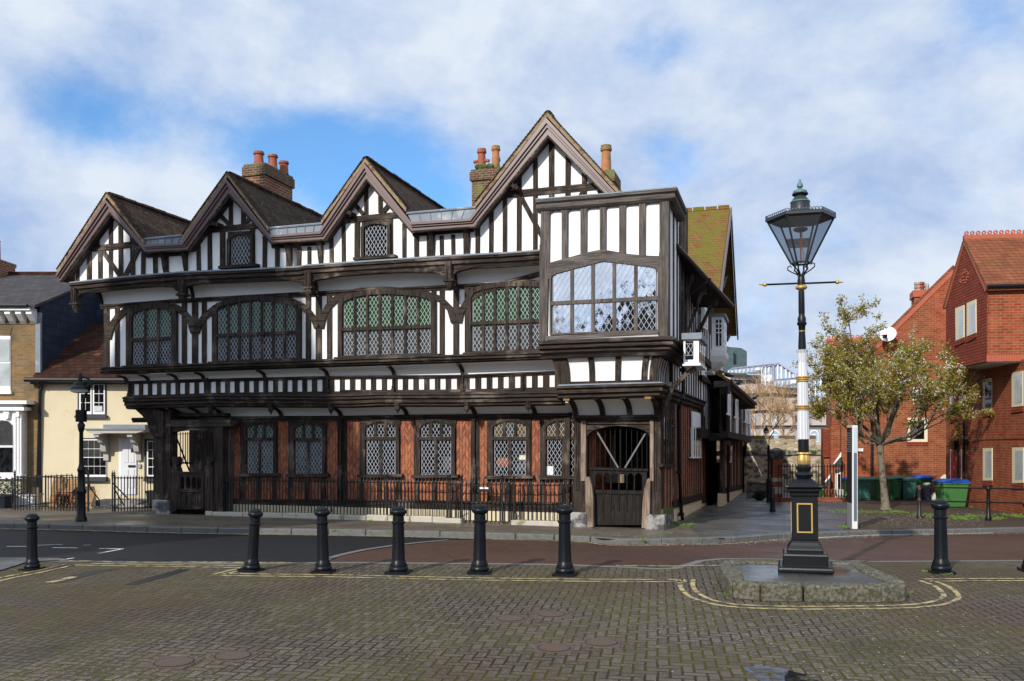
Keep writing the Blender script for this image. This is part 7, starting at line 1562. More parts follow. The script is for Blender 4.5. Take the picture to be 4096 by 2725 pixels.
for pts in ([(446,872),(536,838),(538,1178),(450,1215)],[(566,818),(660,778),(663,1130),(566,1170)]):
    f = rp(pts, KQ, 'window', 'offwhite', gab, S=SO, t=.1, dx=.03); (x0,y0),(x1,y1),(_,yb),(_,ya) = pts; w_ = x1-x0
    a_ = .42 if x0 < 500 else .30
    rp([(x0+w_*a_,lerp(y0,ya,.10)),(x1-w_*.05,lerp(y1,yb,.10)),(x1-w_*.05,lerp(y1,yb,.92)),(x0+w_*a_,lerp(y0,ya,.90))], KQ, 'pane', 'glass_pale', f, S=SO, t=.03, dx=.035)
    rp([(x0-8,ya),(x1+2,yb-4),(x1+2,yb+48),(x0-8,ya+60)], KQ, 'brick_sill', 'red_brick_shade', f, S=SO, t=.05, dx=.04)
m = MB()
for x, y in ((550,470),(565,490),(580,512),(575,545),(565,575),(550,605),(530,580),(515,600),(505,570),(525,545),(520,520),(540,500),(500,590)): c = RF.side(KQ(x,y), XO); m.box(c+V((-.03,-.09,-.03)), c+V((.02,.09,.03)))
m.build('diamond_motif', M['red_ridge'], gab)
m = MB(); m.ext([(XO-.05,yN-.06,Bq.z-.18),(XO-.05,ym,Aq.z-.06),(XO-.05,ym,Aq.z-.22),(XO-.05,yN+.05,Bq.z-.28)], (.06,0,0)); m.ext([(XO-.05,yFar+.06,Bq.z-.18),(XO-.05,ym,Aq.z-.06),(XO-.05,ym,Aq.z-.22),(XO-.05,yFar-.05,Bq.z-.28)], (.06,0,0)); m.build('verge_board', M['red_ridge'], gab)

# ------------------------------------------------------------------ brick house with the tall half gable behind the tree
bn = ground(KX(700,298), .1); bn = ground(KX(1240,298), .1); YW = bn.y + 1.5
MF = Frame(V((bn.x, YW, bn.z)), -HA); FM = Face(MF)
mid = thing('brick_house', MF.o, -HA, 'red brick house with a tall sloping gable, dish and chimney behind the flowering tree', 'house')
xR = MF.front(KS(1030,800), 0).x + 2.5; gt_ = [KR(660,1118), KR(1370,412)]
m = MB(); A = MF.front(KR(655,1118),0); B = MF.front(KR(1372,410),0); A0 = MF.front(KS(190,900),0)
m.ext([(A0.x,0,-.6),(B.x+7,0,-.6),(B.x+7,0,A.z),(B.x,0,B.z),(A.x,0,A.z),(A0.x,0,A.z-.3)], (0,8,0)); mw_ = m.build('wall', M['red_brick'], mid)
sl2 = (B-A).normalized(); nn_ = V((-sl2.z,0,sl2.x))
m = MB(); m.ext([A-sl2*.5+nn_*.05, B+sl2*.2+nn_*.05, B+sl2*.2+nn_*.2, A-sl2*.5+nn_*.2], (0,8,0)); m.ext([B+V((0,0,.0)), V((B.x+7.4,0,A.z+.05)), V((B.x+7.4,0,A.z+.2)), B+V((0,0,.22))], (0,8,0)); rr = m.build('roof', M['red_tiles'], mid)
m = MB(); m.ext([A-sl2*.3-nn_*.13+V((0,-.04,0)), B-nn_*.14+V((0,-.04,0)), B+nn_*.06+V((0,-.04,0)), A-sl2*.3+nn_*.06+V((0,-.04,0))], (0,.06,0)); m.build('verge_band', M['red_ridge'], rr)
m = MB(); m.tube([MF.front(KR(x,y),.12) for x, y in ((570,1225),(648,1120))], .09, 6); m.build('gutter', M['iron'], rr)
m = MB(); m.tube([MF.front(KR(650,1125),.1), MF.front(KR(648,1500),.1), MF.front(KS(392,600),.1), MF.front(KS(392,770),.1)], .07, 6); m.build('downpipe', M['iron'], mid)
ca, cb2 = MF.front(KR(1026,640),-2.0), MF.front(KR(1195,580),-2.0); m = MB(); m.box((ca.x,2,A.z),(cb2.x,3.2,cb2.z-.3)); ch = m.build('chimney', M['red_brick'], rr); m = MB(); m.box((ca.x-.08,1.92,cb2.z-.35),(cb2.x+.08,3.28,cb2.z)); m.build('chimney_cap', M['red_ridge'], ch)
m = MB(); m.lathe([(.26,0),(.26,.12),(.2,.14),(.26,.18),(.26,.3),(.2,.32),(.26,.36),(.26,.48)], (MF.front(KR(1072,570),-2.4).x,2.5,cb2.z), 12); m.build('chimney_pot', M['pot'], ch); m = MB(); m.lathe([(.09,0),(.11,.3),(.07,.42)], (MF.front(KR(1140,570),-2.4).x,2.5,cb2.z), 10); m.build('steel_cowl', M['steel'], ch)
f = kr(KS,690,255,858,455,.03,.1,'window','offwhite',mid,FM); kr(KS,712,280,830,432,.04,.05,'pane','glass',f,FM); kr(KS,684,455,862,490,.03,.06,'brick_sill','red_brick_shade',f,FM)
kr(KS,735,0,812,112,.25,.25,'white_boxed_vent','white',mid,FM)
kr(KS,275,510,320,535,.1,.1,'wall_light','white',mid,FM)
# left wing
wy = 3.0; xL = MF.front(KR(285,1400),-wy).x; xRr = A.x + 3; we = MF.front(KR(500,1330),-wy).z; wr = MF.front(KR(500,1048),-wy-3.5).z
m = MB(); m.box((xL, wy, -2.5), (xRr, wy+7, we)); lw_ = m.build('wing_wall', M['red_brick'], mid)
m = MB(); m.ext([(xL-.15,wy-.3,we-.05),(xRr,wy-.3,we-.05),(xRr,wy+3.5,wr),(xL-.15,wy+3.5,wr)], (0,0,.15)); m.ext([(xL-.15,wy+7.3,we-.05),(xRr,wy+7.3,we-.05),(xRr,wy+3.52,wr),(xL-.15,wy+3.52,wr)], (0,0,.15)); wr_ = m.build('wing_roof', M['red_tiles'], mid)
m = MB(); crest(m, V((xL, wy+3.5, wr+.2)), .26, 30, V((1,0,0)), .21); m.box((xL-.15,wy+3.4,wr+.05),(xRr,wy+3.6,wr+.22)); m.build('crested_ridge', M['red_ridge'], wr_)
m = MB(); m.ext([(xL-.01,wy,we),(xL-.01,wy+7,we),(xL-.01,wy+3.5,wr)], (.15,0,0)); m.build('wing_gable', M['red_brick_shade'], lw_)
# stepped buttress walls, lean-to porches
for x0,y0,x1,y1,d,mt in ((1472,130,1578,1230,-2.2,'red_brick'),(1576,100,1748,1230,-1.0,'red_brick'),(1745,100,1860,1250,.02,'red_brick')):
    a1 = MF.front(KW(x0,y1),d); b1 = MF.front(KW(x1,y0),d); m = MB(); m.box((a1.x,-d,-2.2),(b1.x,-d+4,b1.z)); m.build('stepped_wall', M[mt], mid)
a1 = MF.front(KW(1472,150),-2.15); b1 = MF.front(KW(1575,585),-2.15); m = MB(); m.box((a1.x-.03,2.05,b1.z),(b1.x,2.2,a1.z)); m.build('tile_hanging', M['red_brick_shade'], mid)
for P_ in ([(1620,690),(1745,500),(1745,580),(1640,715)],[(1480,975),(1580,838),(1580,905),(1500,1000)]):
    dd = .2 if P_[0][0] > 1600 else -.8; pr = kp(P_, KW, dd, .15, 'stepped_flashing', 'white', mid, FM); q_ = [(P_[3][0]-20,P_[3][1]+5),(P_[2][0],P_[2][1]),(P_[2][0],P_[2][1]+130),(P_[3][0]-20,P_[3][1]+40)]; kp(q_, KW, dd+.4, .5, 'porch_roof', 'slate', pr, FM)
kr(KW,1650,780,1735,1225,.03,.1,'porch_door','white',mid,FM); kr(KW,1690,850,1730,1200,.05,.03,'pane','glass',bpy.data.objects['porch_door'],FM)
# satellite dish
dc = MF.w(MF.front(KR(793,985), .75)); ds = thing('satellite_dish', dc, 0, 'white satellite dish on the sloping gable edge of the brick house', 'satellite dish')
rx = 70/2.24/FPX*YW; dirn = V((-.55,-.75,.35)).normalized(); qd = dirn.to_track_quat('Z','Y')
m = MB(); rings = [[qd @ V((r*math.cos(2*math.pi*i/28), r*math.sin(2*math.pi*i/28), .22*r*r/rx)) for i in range(28)] for r in (rx*.02, rx*.4, rx*.75, rx)]
rings += [[p - dirn*.03 for p in r] for r in reversed(rings)]; m.loft(rings, cap=True); m.build('dish', M['white'], ds, smooth=True)
m = MB(); e = qd @ V((0,-rx*.95,.2)); foc = dirn*rx*.95 + V((-.1,0,-.25)); m.tube([qd @ V((0,-rx*.9,.1)), foc], .025, 5); m.box(foc+V((-.08,-.08,-.08)), foc+V((.1,.08,.1))); m.build('feed_arm', M['iron'], ds)
m = MB(); m.tube([-dirn*.03, -dirn*.25+V((0,.1,-.1)), V((rx*.5,.75,-rx*.6))], .04, 6); m.build('wall_bracket', M['steel'], ds)

# ------------------------------------------------------------------ wheelie bins
def wheelie(K, x0, x1, yt, yb, body, lid, label, ajar=0, rot=0, big=False, ydepth=None):
    b = ground(K((x0+x1)/2, yb), .1); W = (x1-x0)/2.8885/FPX*b.y; H = (yb-yt)/2.8885/FPX*b.y; D = W*(.72 if big else 1.15)
    t = thing('wheelie_bin', b + V((0, D/2, 0)), rot, label, 'bin', 'wheelie bins by the brick houses')
    m = MB(); hb_ = H*.86
    def ring(w, d, z): r_ = .05; return [V((-w/2+r_,-d/2,z)),V((w/2-r_,-d/2,z)),V((w/2,-d/2+r_,z)),V((w/2,d/2-r_,z)),V((w/2-r_,d/2,z)),V((-w/2+r_,d/2,z)),V((-w/2,d/2-r_,z)),V((-w/2,-d/2+r_,z))]
    m.loft([ring(W*.76,D*.68,.03), ring(W*.79,D*.72,.10), ring(W*.93,D*.92,hb_*.93), ring(W*.95,D*.94,hb_*.93), ring(W*1.0,D*1.0,hb_*.955), ring(W*1.0,D*1.0,hb_)]); bd = m.build('body', M[body], t, smooth=True)
    m = MB(); m.box((-W*.2,-D*.45-.005,hb_*.12),(W*.2,-D*.40,hb_*.62)) if not big else m.box((-W*.1,-D*.5,hb_*.94),(W*.1,-D*.48,hb_*.98)); m.build('front_panel', M[body], bd)
    m = MB(); m.loft([ring(W*1.02,D*1.03,0), ring(W*1.02,D*1.03,H*.045), ring(W*.9,D*.86,H*.10), ring(W*.72,D*.6,H*.125)]); l = m.build('lid', M[lid], t, smooth=True); l.location = (0,0,hb_); 
    if ajar: l.rotation_euler = (0, -ajar, 0); l.location = (0,0,hb_+W*.07)
    m = MB(); m.tube([(-W*.45,D*.55,hb_*1.0),(W*.45,D*.55,hb_*1.0)], .018, 6); m.build('handle', M[body], t)
    for s in (-1, 1):
        m = MB(); r_ = H*.09
        m.loft([[V((s*W*.42+o_, D*.38 + r2*math.cos(2*math.pi*i/14), r_ + r2*math.sin(2*math.pi*i/14))) for i in range(14)] for o_, r2 in ((-.025,r_*.8),(-.02,r_),(.02,r_),(.025,r_*.8))]); m.build('wheel', M['rubber'], t)
    return t
wheelie(KX,280,358,22,305,'bin_green','bin_blue','green bin with a blue lid, half hidden behind the upright sign')
wheelie(KX,450,615,22,300,'bin_teal','bin_teal','scuffed teal bin between the upright sign and the tree trunk')
wheelie(KX,628,808,22,300,'bin_green','bin_green','dark green bin right behind the tree trunk')
wheelie(KX,806,962,22,296,'bin_green','bin_teal','green bin with its lid ajar, just right of the tree trunk', ajar=.10)
wheelie(KX,964,1138,22,298,'bin_teal','bin_teal','teal bin between the ajar-lidded bin and the blue-lidded one')
wheelie(KX,1120,1312,2,296,'bin_green','bin_blue','green bin with a blue lid behind the rusty guard rail post')
wheelie(KX,1408,1745,48,380,'bin_bright','bin_blue','large bright green bin with blue lid, nearest to the brick flats', rot=.12, big=True)
b = ground(KX(1224,300), .1); W = 90/2.8885/FPX*b.y; m = MB(); m.loft([[V((-W/2+o,-.2+o,z)),V((W/2-o,-.2+o,z)),V((W/2-o,.12,z)),V((-W/2+o,.12,z))] for z, o in ((0,.03),(.75,0),(.75,.02),(.70,.03))]); o = m.build('recycling_sack', M['purple'], None); o.location = b; tag(o, 'tall dark purple sack standing in front of the blue-lidded bin', 'sack')
m = MB()
for q in range(8): m.ball((rng.uniform(-W*.4,W*.4),rng.uniform(-.15,.05),.76+rng.uniform(0,.06)), .07, 7, 5)
o2_ = m.build('crumpled_packaging', M['offwhite'], None); o2_.location = b; tag(o2_, 'pale crumpled packaging on top of the purple sack', 'rubbish')
for pts, lb in (([(1395,285),(1440,285),(1478,0),(1432,0)],'scuffed white panel leaning against the brick wall, front one'),([(1355,275),(1392,285),(1432,0),(1396,30)],'scuffed white panel leaning against the brick wall, left one')):
    b = ground(KX(1400,304), .1); P = [at(KX(*p), b.y + (.45 if p[1] < 100 else 0)) for p in pts]; m = MB(); m.ext(P, (.02,.05,.02)); tag(m.build('scrap_board', M['board'], None), lb, 'board', 'white panels by the bins')
b = ground(KX(1365,300), .1); m = MB(); m.ball((0,0,.18), .34, 12, 8, 1.0,.7,.8); m.ball((-.2,0,.1), .25, 12, 8, 1,.7,.8); m.ball((.2,.05,.3), .22, 10, 7); o = m.build('rubble_bag', M['board'], None, smooth=True); o.location = b; tag(o, 'slumped beige bag between the bins and leaning panels', 'bag')
b = ground(KX(1335,300), .1); zf = lambda y: zpx(KX(0,y)[1], b.y) - b.z; m = MB(); m.tube([(0,0,.08),(.02,0,zf(20))], .018, 6); m.tube([(-.2,0,zf(22)),(.2,0,zf(12))], .016, 6); m.box((-.05,-.05,.06),(.05,.6,.1)); sc = m.build('kick_scooter', M['iron'], None); sc.location = b; tag(sc, 'thin upright scooter with T handlebar leaning beside the bins', 'scooter')
# guard rail
ga, gb_ = ground(KX(1148,508), .1), ground(KX(1945,530), .1)
gr = thing('guard_rail', ga, math.atan2(gb_.y-ga.y, gb_.x-ga.x), 'two-bar black guard rail with peeling paint, before the flats', 'guard rail')
GL = V((gb_.x-ga.x, gb_.y-ga.y, 0)).length; gh = 385/2.8885/FPX*ga.y
for i, (x, mt) in enumerate(((0,'iron_rust'),(GL,'iron'),(2*GL,'iron'))):
    m = MB(); m.lathe([(.085,0),(.09,.05),(.085,.14),(.06,.18),(.055,gh*.5),(.08,gh*.52),(.08,gh*.58),(.05,gh*.6),(.045,gh*.86),(.07,gh*.90),(.085,gh*.95),(.06,gh*1.0),(.01,gh*1.02)], (x,0,(gb_.z-ga.z)*x/GL), 14); o = m.build('post', M[mt], gr, smooth=True)
    if i == 0: o['label'] = 'post with large orange rust patches'
for z in (gh*.95, gh*.54): m = MB(); m.tube([(0,0,z),(2*GL,0,z+(gb_.z-ga.z)*2)], .024, 6); m.build('rail', M['iron_worn'], gr)
# wayfinding sign
b = ground(KS(228,1185), .1); TH = (1185-318)/2.0905/FPX*b.y; sg_ = thing('wayfinding_sign', b, R(-8), 'tall slim white and slate monolith sign on the corner pavement', 'sign')
w1 = 44/2.0905/FPX*b.y; dp_ = .62
m = MB(); m.box((0,0,0),(w1,dp_,TH)); m.build('panel', M['totem_white'], sg_, bevel=.008)
m = MB(); m.box((w1*.27,-.006,TH*.076),(w1*.85,.002,TH*.735)); m.build('slate_strip', M['totem_grey'], sg_); m = MB(); m.box((w1*.27,-.0065,TH*.738),(w1*.85,.002,TH*.985)); m.build('pale_strip', M['totem_pale'], sg_)
m = MB(); m.box((-.006,.03,TH*.245),(.002,dp_-.03,TH*.98)); mp_ = m.build('map_face', M['poster'], sg_); m = MB(); m.box((-.0062,.03,TH*.0),(.002,dp_-.03,TH*.24)); m.build('steel_face', M['steel'], sg_)
m = MB(); m.box((-.010,.12,TH*.94),(-.005,.2,TH*.965)); m.build('red_arrow', M['red_door'], mp_); m = MB()
for q in range(9): m.box((-.010,.12,TH*(.92-q*.022)),(-.005,.12+rng.uniform(.3,.6),TH*(.928-q*.022)))
m.build('text_lines', M['steel'], mp_)

# ------------------------------------------------------------------ foot of the lane: lamp, bollard, pier, railings, old town wall
b = ground(KW(605,1308), .05); al = thing('street_lamp', b, 0, 'slim black swan-neck lamp at the foot of the lane, before the stone wall', 'street lamp'); Y = b.y; zw = lambda y: zpx(KW(0,y)[1], Y) - b.z; xw_ = lambda x: (KW(x,0)[0]-CX)/FPX*Y - b.x
m = MB(); m.lathe([(.105,0),(.105,zw(930)),(.06,zw(920)),(.052,zw(900)),(.05,zw(480)),(.06,zw(470)),(.06,zw(410)),(.03,zw(400)),(.02,zw(395))], (0,0,0), 10); m.build('column', M['iron'], al)
m = MB(); m.tube([(xw_(x),0,zw(y)) for x, y in ((610,400),(612,320),(630,260),(665,220),(688,185),(680,140),(650,112),(610,100),(566,100))], .02, 6); m.build('swan_neck', M['iron'], al, smooth=True)
m = MB(); c = (xw_(565),0,0); m.lathe([(.01,zw(75)),(.025,zw(90)),(.03,zw(118)),(.085,zw(128)),(.09,zw(150)),(.135,zw(158)),(.135,zw(172))], c, 14); m.build('lamp_hood', M['iron'], al, smooth=True); m = MB(); m.lathe([(.125,zw(172)),(.12,zw(200)),(.07,zw(213))], c, 14); m.build('lamp_bowl', M['glass_pale'], al, smooth=True)
b = ground(KW(668,1440), .1); h = 440/3.92/FPX*b.y; m = MB(); m.lathe([(.11,0),(.11,h*.08),(.09,h*.1),(.08,h*.48),(.10,h*.5),(.085,h*.53),(.075,h*.84),(.06,h*.87)], (0,0,0), 14); lb_ = thing('ball_bollard', b, 0, 'slim black bollard with a ball top at the foot of the lane', 'bollard'); m.build('shaft', M['iron'], lb_, smooth=True); m = MB(); m.ball((0,0,h*.94), h*.06, 12, 8); m.build('ball_top', M['iron'], lb_, smooth=True)
Yf = ground(KW(1100,1285), .1).y
def wpx(K, x, y, Y): return at(K(x,y), Y)
pa, pb = wpx(KW,672,1250,Yf+.2), wpx(KW,825,610,Yf+.2); pier = thing('gate_pier', V(((pa.x+pb.x)/2, Yf+.2, pa.z-.3)), 0, 'square red brick gate pier with pale bands and a mossy stone cap', 'gate pier')
pw_ = pb.x-pa.x; ph = pb.z-pa.z+.3; m = MB(); m.box((-pw_/2,0,0),(pw_/2,pw_,ph)); m.build('shaft', M['red_brick'], pier)
for f0, f1 in ((.52,.60),(.26,.40)): m = MB(); m.box((-pw_/2-.01,-.01,ph*f0),(pw_/2+.01,pw_+.01,ph*f1)); m.build('stone_band', M['stone'], pier)
m = MB(); m.square([(pw_*.55,ph),(pw_*.72,ph+.2),(pw_*.76,ph+.3),(pw_*.76,ph+.36),(.05,ph+.5)], (0,pw_/2,0)); m.build('cap', M['block_stone'], pier)
A = wpx(KW,790,1290,Yf); B = wpx(KW,1812,1280,Yf); m = MB(); m.box((A.x,Yf,A.z-.3),(B.x,Yf+.25,wpx(KW,1100,1222,Yf).z)); tag(m.build('low_brick_wall', M['red_brick'], None), 'low red brick wall under the spear-topped fence at the end of the lane', 'wall')
ft = wpx(KW,1100,680,Yf).z; fb = wpx(KW,1100,1222,Yf).z
railing('spear_fence', 'tall black spear-topped fence on the low brick wall before the stone wall', V((wpx(KW,770,1222,Yf).x, Yf+.1, fb)), V((wpx(KW,1812,1222,Yf).x, Yf+.1, fb)), 24, ft-fb, rails=(.90,.05), posts=(), cat='fence', rod=.016)
Ys = Yf + 3; A = wpx(KW,265,1290,Ys); B = wpx(KW,575,1290,Ys+3); railing('lane_railing', 'plain black railing rising to the right at the end of the lane', A, B, 24, (1290-960)/3.92/FPX*Ys, cat='railing', rails=(.95,), posts=(), rod=.014)
sh = thing('shrub', wpx(KW,465,1300,Yf+1.2), 0, 'dark rounded evergreen shrub before the railing at the foot of the lane', 'shrub'); sr = 115/3.92/FPX*Yf
m = MB()
for _ in range(1500):
    a = rng.uniform(0,6.28); e = math.acos(rng.uniform(-.3,1)); r = sr*(.7+.35*noise.noise(V((a*1.5,e*2,0))))*rng.uniform(.7,1.05); p = V((r*math.sin(e)*math.cos(a), r*math.sin(e)*math.sin(a)*.8, r*math.cos(e)*.9+sr*.85)); d = V((rng.uniform(-1,1),rng.uniform(-1,1),rng.uniform(-.4,1)))*.12; s = d.orthogonal().normalized()*.05; m.face([p-s,p+s,p+d*1.2])
m.build('leaves', M['shrub'], sh, recalc=False); m = MB(); m.ball((0,0,sr*.75), sr*.62, 10, 8); m.build('inner_twigs', M['iron'], sh)
m = MB()
for i in range(120):
    x = rng.uniform(1400,1800); 
    if 1580 < x < 1660: continue
    p = wpx(KW,x,rng.uniform(1120,1215),Yf+.6); d = V((rng.uniform(-1,1),rng.uniform(-.5,.5),rng.uniform(.3,1)))*.22; s = d.orthogonal().normalized()*.05; m.face([p-s,p+s,p+d])
fl_ = m.build('garden_plants', M['weed'], None, recalc=False); tag(fl_, 'leafy garden plants in pots behind the spear-topped fence', 'plants'); 
for i, x in enumerate((1540,1715)): p = wpx(KW,x,1212,Yf+.7); m = MB(); m.lathe([(.16,0),(.24,.3),(.26,.36)], p, 12); tag(m.build('flower_pot', M['terracotta' if i == 0 else 'white'], None), ('terracotta' if i == 0 else 'white') + ' flower pot behind the spear-topped fence', 'flower pot')
# old town wall in two stages
Yt = Yf + 15; A = wpx(KW,180,1400,Yt); B = wpx(KW,1475,545,Yt); tw = thing('town_wall', V((A.x-6, Yt, A.z-2)), 0, 'old rubble stone town wall in two stages with mossy merlons', 'wall')
o_ = tw.location; m = MB(); m.box((0,0,0),(B.x-o_.x+6,1.5,B.z-o_.z)); m.build('lower_stage', M['rubble'], tw); m = MB(); m.box((-.1,-.12,B.z-o_.z),(B.x-o_.x+6,1.6,B.z-o_.z+.22)); m.build('coping', M['block_stone'], tw)
Z1 = wpx(KW,900,292,Yt+1.6).z; m = MB(); m.box((0,1.6,B.z-o_.z-.5),(wpx(KW,1350,292,Yt+1.6).x-o_.x,3,Z1-o_.z)); m.build('upper_stage', M['rubble'], tw)
m = MB(); zz1 = wpx(KW,1400,400,Yt+1.6).z; m.box((wpx(KW,1350,292,Yt+1.6).x-o_.x,1.62,B.z-o_.z-.5),(B.x-o_.x+6,3.02,zz1-o_.z)); m.build('upper_stage', M['rubble'], tw)
for x0, x1 in ((265,430),(425,685),(865,1025),(1210,1345)): a_, b2 = wpx(KW,x0,292,Yt+1.6), wpx(KW,x1,246,Yt+1.6); m = MB(); m.box((a_.x-o_.x,1.58,a_.z-o_.z-.02),(b2.x-o_.x,3.05,b2.z-o_.z)); m.build('merlon', M['mossy_stack'], tw)
m = MB()
for i in range(500):
    x = rng.choice((300,440,700,760,800,910,1250,1280,1420))+rng.gauss(0,30); p = wpx(KW,x,525,Yt-.05) + V((0,rng.uniform(0,.8),0)); d = V((rng.uniform(-1,1),rng.uniform(-1,.2),rng.uniform(.3,1)))*.3; s = d.orthogonal().normalized()*.06; m.face([p-s,p+s,p+d])
gg = m.build('wall_top_weeds', M['weed'], None, recalc=False); gg['kind'] = 'stuff'

# ------------------------------------------------------------------ office block far behind
YO = 105.0; OF = Frame(V(((KV(640,0)[0]-CX)/FPX*YO, YO, -3.4)), 0.0); FO = Face(OF)
off = thing('office_block', OF.o, 0, 'stepped pale concrete office block with mauve glass roof lights behind the lane', 'building')
def ob(pts, d, t, name, mat, parent): return kp(pts, KV, d, t, name, mat, parent, FO)
secs = [(-150,640,550,598,[(550,640,'concrete'),(640,700,'concrete_dark'),(700,860,'concrete'),(860,930,'concrete_dark'),(930,1030,'concrete'),(1030,1150,'concrete_pink'),(1150,1195,'concrete_dark'),(1195,1380,'concrete'),(1380,1440,'concrete_dark'),(1440,1900,'concrete')],0),
        (640,1222,762,795,[(762,862,'concrete_pink'),(862,930,'concrete_dark'),(930,1010,'concrete'),(1010,1140,'concrete_pink'),(1140,1190,'concrete_dark'),(1190,1380,'concrete'),(1380,1440,'concrete_dark'),(1440,1900,'concrete')],2),
        (1222,1900,990,1010,[(990,1095,'concrete'),(1095,1160,'concrete_dark'),(1160,1375,'concrete'),(1375,1440,'concrete_dark'),(1440,1900,'concrete')],4)]
for x0, x1, ta, tb_, lays, d in secs:
    sk = (tb_-ta); body = None
    for a, b2, mt in lays:
        fa = max(0, 1-(a-ta)/500); fb_ = max(0, 1-(b2-ta)/500)
        o = ob([(x0,a),(x1,a+sk*fa),(x1,b2+sk*fb_),(x0,b2)], d + (.25 if mt == 'concrete_pink' else -.35 if mt == 'concrete_dark' else 0), 10, 'storey_band', mt, off)
    ob([(x0,ta-3),(x1,tb_-3),(x1,tb_+18),(x0,ta+16)], d+.3, 10, 'parapet_cap', 'concrete_pink', off)
for x0,y0,x1,y1,d in ((540,940,640,1030,0),(540,1215,630,1310,0),(830,1195,930,1330,2),(1120,1175,1215,1240,2),(500,1480,600,1540,0),(1110,1480,1200,1560,2)):
    f = ob([(x0,y0),(x1,y0),(x1,y1),(x0,y1)], d+.03, .2, 'window', 'sky_glass', off); ob([((x0+x1)/2-6,y0),((x0+x1)/2+6,y0),((x0+x1)/2+6,y1),((x0+x1)/2-6,y1)], d+.1, .1, 'mullion', 'white', f)
for cx0, d in ((1475,4),(860,2)):
    arch_ = [(cx0-70,1640)] + [(cx0-70*math.cos(math.pi*i/12), 1525-75*math.sin(math.pi*i/12)) for i in range(13)] + [(cx0+70,1640)]
    f = ob(arch_, d+.05, .2, 'arched_window', 'white', off); ob([(cx0+(p[0]-cx0)*.85, 1530+(p[1]-1530)*.85) for p in arch_], d+.08, .1, 'pane', 'sky_glass', f); ob([(cx0-40,1520),(cx0+40,1520),(cx0+40,1535),(cx0-40,1535)], d+.12, .05, 'transom', 'white', f)
def glasshouse(ridge, eaveL, front, name, xs, dF):
    """glazed roof light: gable front (apex, left foot, right foot, bottoms) with white posts, roof running back to the left"""
    (ax,ay),(lx,ly),(rx_,ry),(lb,yl),(rb2,yr) = front
    g = ob([(lx,ly),(ax,ay),(rx_,ry),(rb2,yr),(lb,yl)], dF, .15, 'roof_light', 'sky_glass', off)
    m = MB(); FO.bar(m, KV, (lx,ly),(ax,ay), 18, dF+.3, .3); FO.bar(m, KV, (ax,ay),(rx_,ry), 16, dF+.3, .3); FO.bar(m, KV, (lx,ly-5),(lb,yl), 26, dF+.3, .3); FO.bar(m, KV, (rx_,ry),(rb2,yr), 12, dF+.3, .3); m.build('steel_frame', M['mauve_steel'], g)
    for x, w_ in xs:
        f_ = (x-ax)/(rx_-ax); yt = ay+(ry-ay)*f_ if x > ax else ay+(ly-ay)*(ax-x)/(ax-lx); yb = lerp(yl,yr,(x-lb)/(rb2-lb)); m = MB(); FO.rect(m, KV, x-w_/2, yt+14, x+w_/2, yb, dF+.2, .2); m.build('white_post', M['white'], g)
    P = [ridge, (ax,ay), (lx,ly), eaveL]; r_ = ob(P, dF-.2, .2, 'glass_roof', 'sky_glass', g); m = MB()
    for q in range(9): f_ = q/8; a = (lerp(ridge[0],ax,f_),lerp(ridge[1],ay,f_)); b2 = (lerp(eaveL[0],lx,f_),lerp(eaveL[1],ly,f_)); FO.bar(m, KV, a, b2, 7, dF, .1)
    FO.bar(m, KV, ridge, (ax,ay), 9, dF+.02, .1); FO.bar(m, KV, eaveL, (lx,ly), 9, dF+.02, .1); m.build('glazing_bars', M['mauve_steel'], r_); return g
g1_ = glasshouse((200,480),(125,520),((910,402),(838,440),(1168,570),(840,700),(1168,640)),'',((905,22),(965,24),(1035,20),(1095,18),(1150,16)),2.4)
lowg = ob([(125,520),(650,470),(650,580),(125,548)], 1.0, .2, 'clerestory', 'sky_glass', off); m = MB()
for x in (130,185,248,310,372,435,498,620): FO.rect(m, KV, x, 520-(x-125)*.09, x+14, 548+(x-125)*.06, 1.2, .2)
FO.prism(m, KV, [(558,474),(618,468),(618,572),(558,566)], 1.25, .2); m.build('white_post', M['white'], lowg)
pan1 = ob([(650,470),(838,440),(838,760),(650,760)], 2.2, .15, 'clerestory', 'sky_glass', off); m = MB()
for x in (650,705,762,820): FO.rect(m, KV, x, 465, x+16, 755, 2.4, .2)
FO.rect(m, KV, 650,590,838,690,2.35,.1); m.build('white_post', M['white'], pan1)
g2_ = glasshouse((890,655),(870,680),((1500,602),(1430,640),(1720,720),(1440,980),(1720,1000)),'',((1495,20),(1580,24),(1640,20),(1700,18)),4.4)
pan2 = ob([(860,690),(1430,640),(1430,985),(1220,985),(1220,785),(860,755)], 2.9, .15, 'clerestory', 'sky_glass', off); m = MB()
for x in (860,920,980,1060,1110,1195,1345,1410): FO.rect(m, KV, x, 690-(x-860)*.09, x+14, 780 if x < 1220 else 980, 3.1, .2)
FO.rect(m, KV, 1125,668,1195,770,3.15,.2); FO.rect(m, KV, 1350,800,1420,905,3.15,.2); m.build('white_post', M['white'], pan2)
pan3 = ob([(1440,925),(1730,880),(1730,1000),(1440,990)], 5.2, .15, 'clerestory', 'sky_glass', off); m = MB()
for x in (1440,1500,1570,1630,1700): FO.rect(m, KV, x, 915, x+14, 998, 5.4, .2)
m.build('white_post', M['mauve_steel'], pan3)
YZ = 125.0; ZF = Frame(V(((KV(200,0)[0]-CX)/FPX*YZ, YZ, -3.4)), 0.0); FZ = Face(ZF)
zt_ = thing('zinc_tower', ZF.o, 0, 'blue-grey metal-clad tower rising behind the old house and lane', 'building')
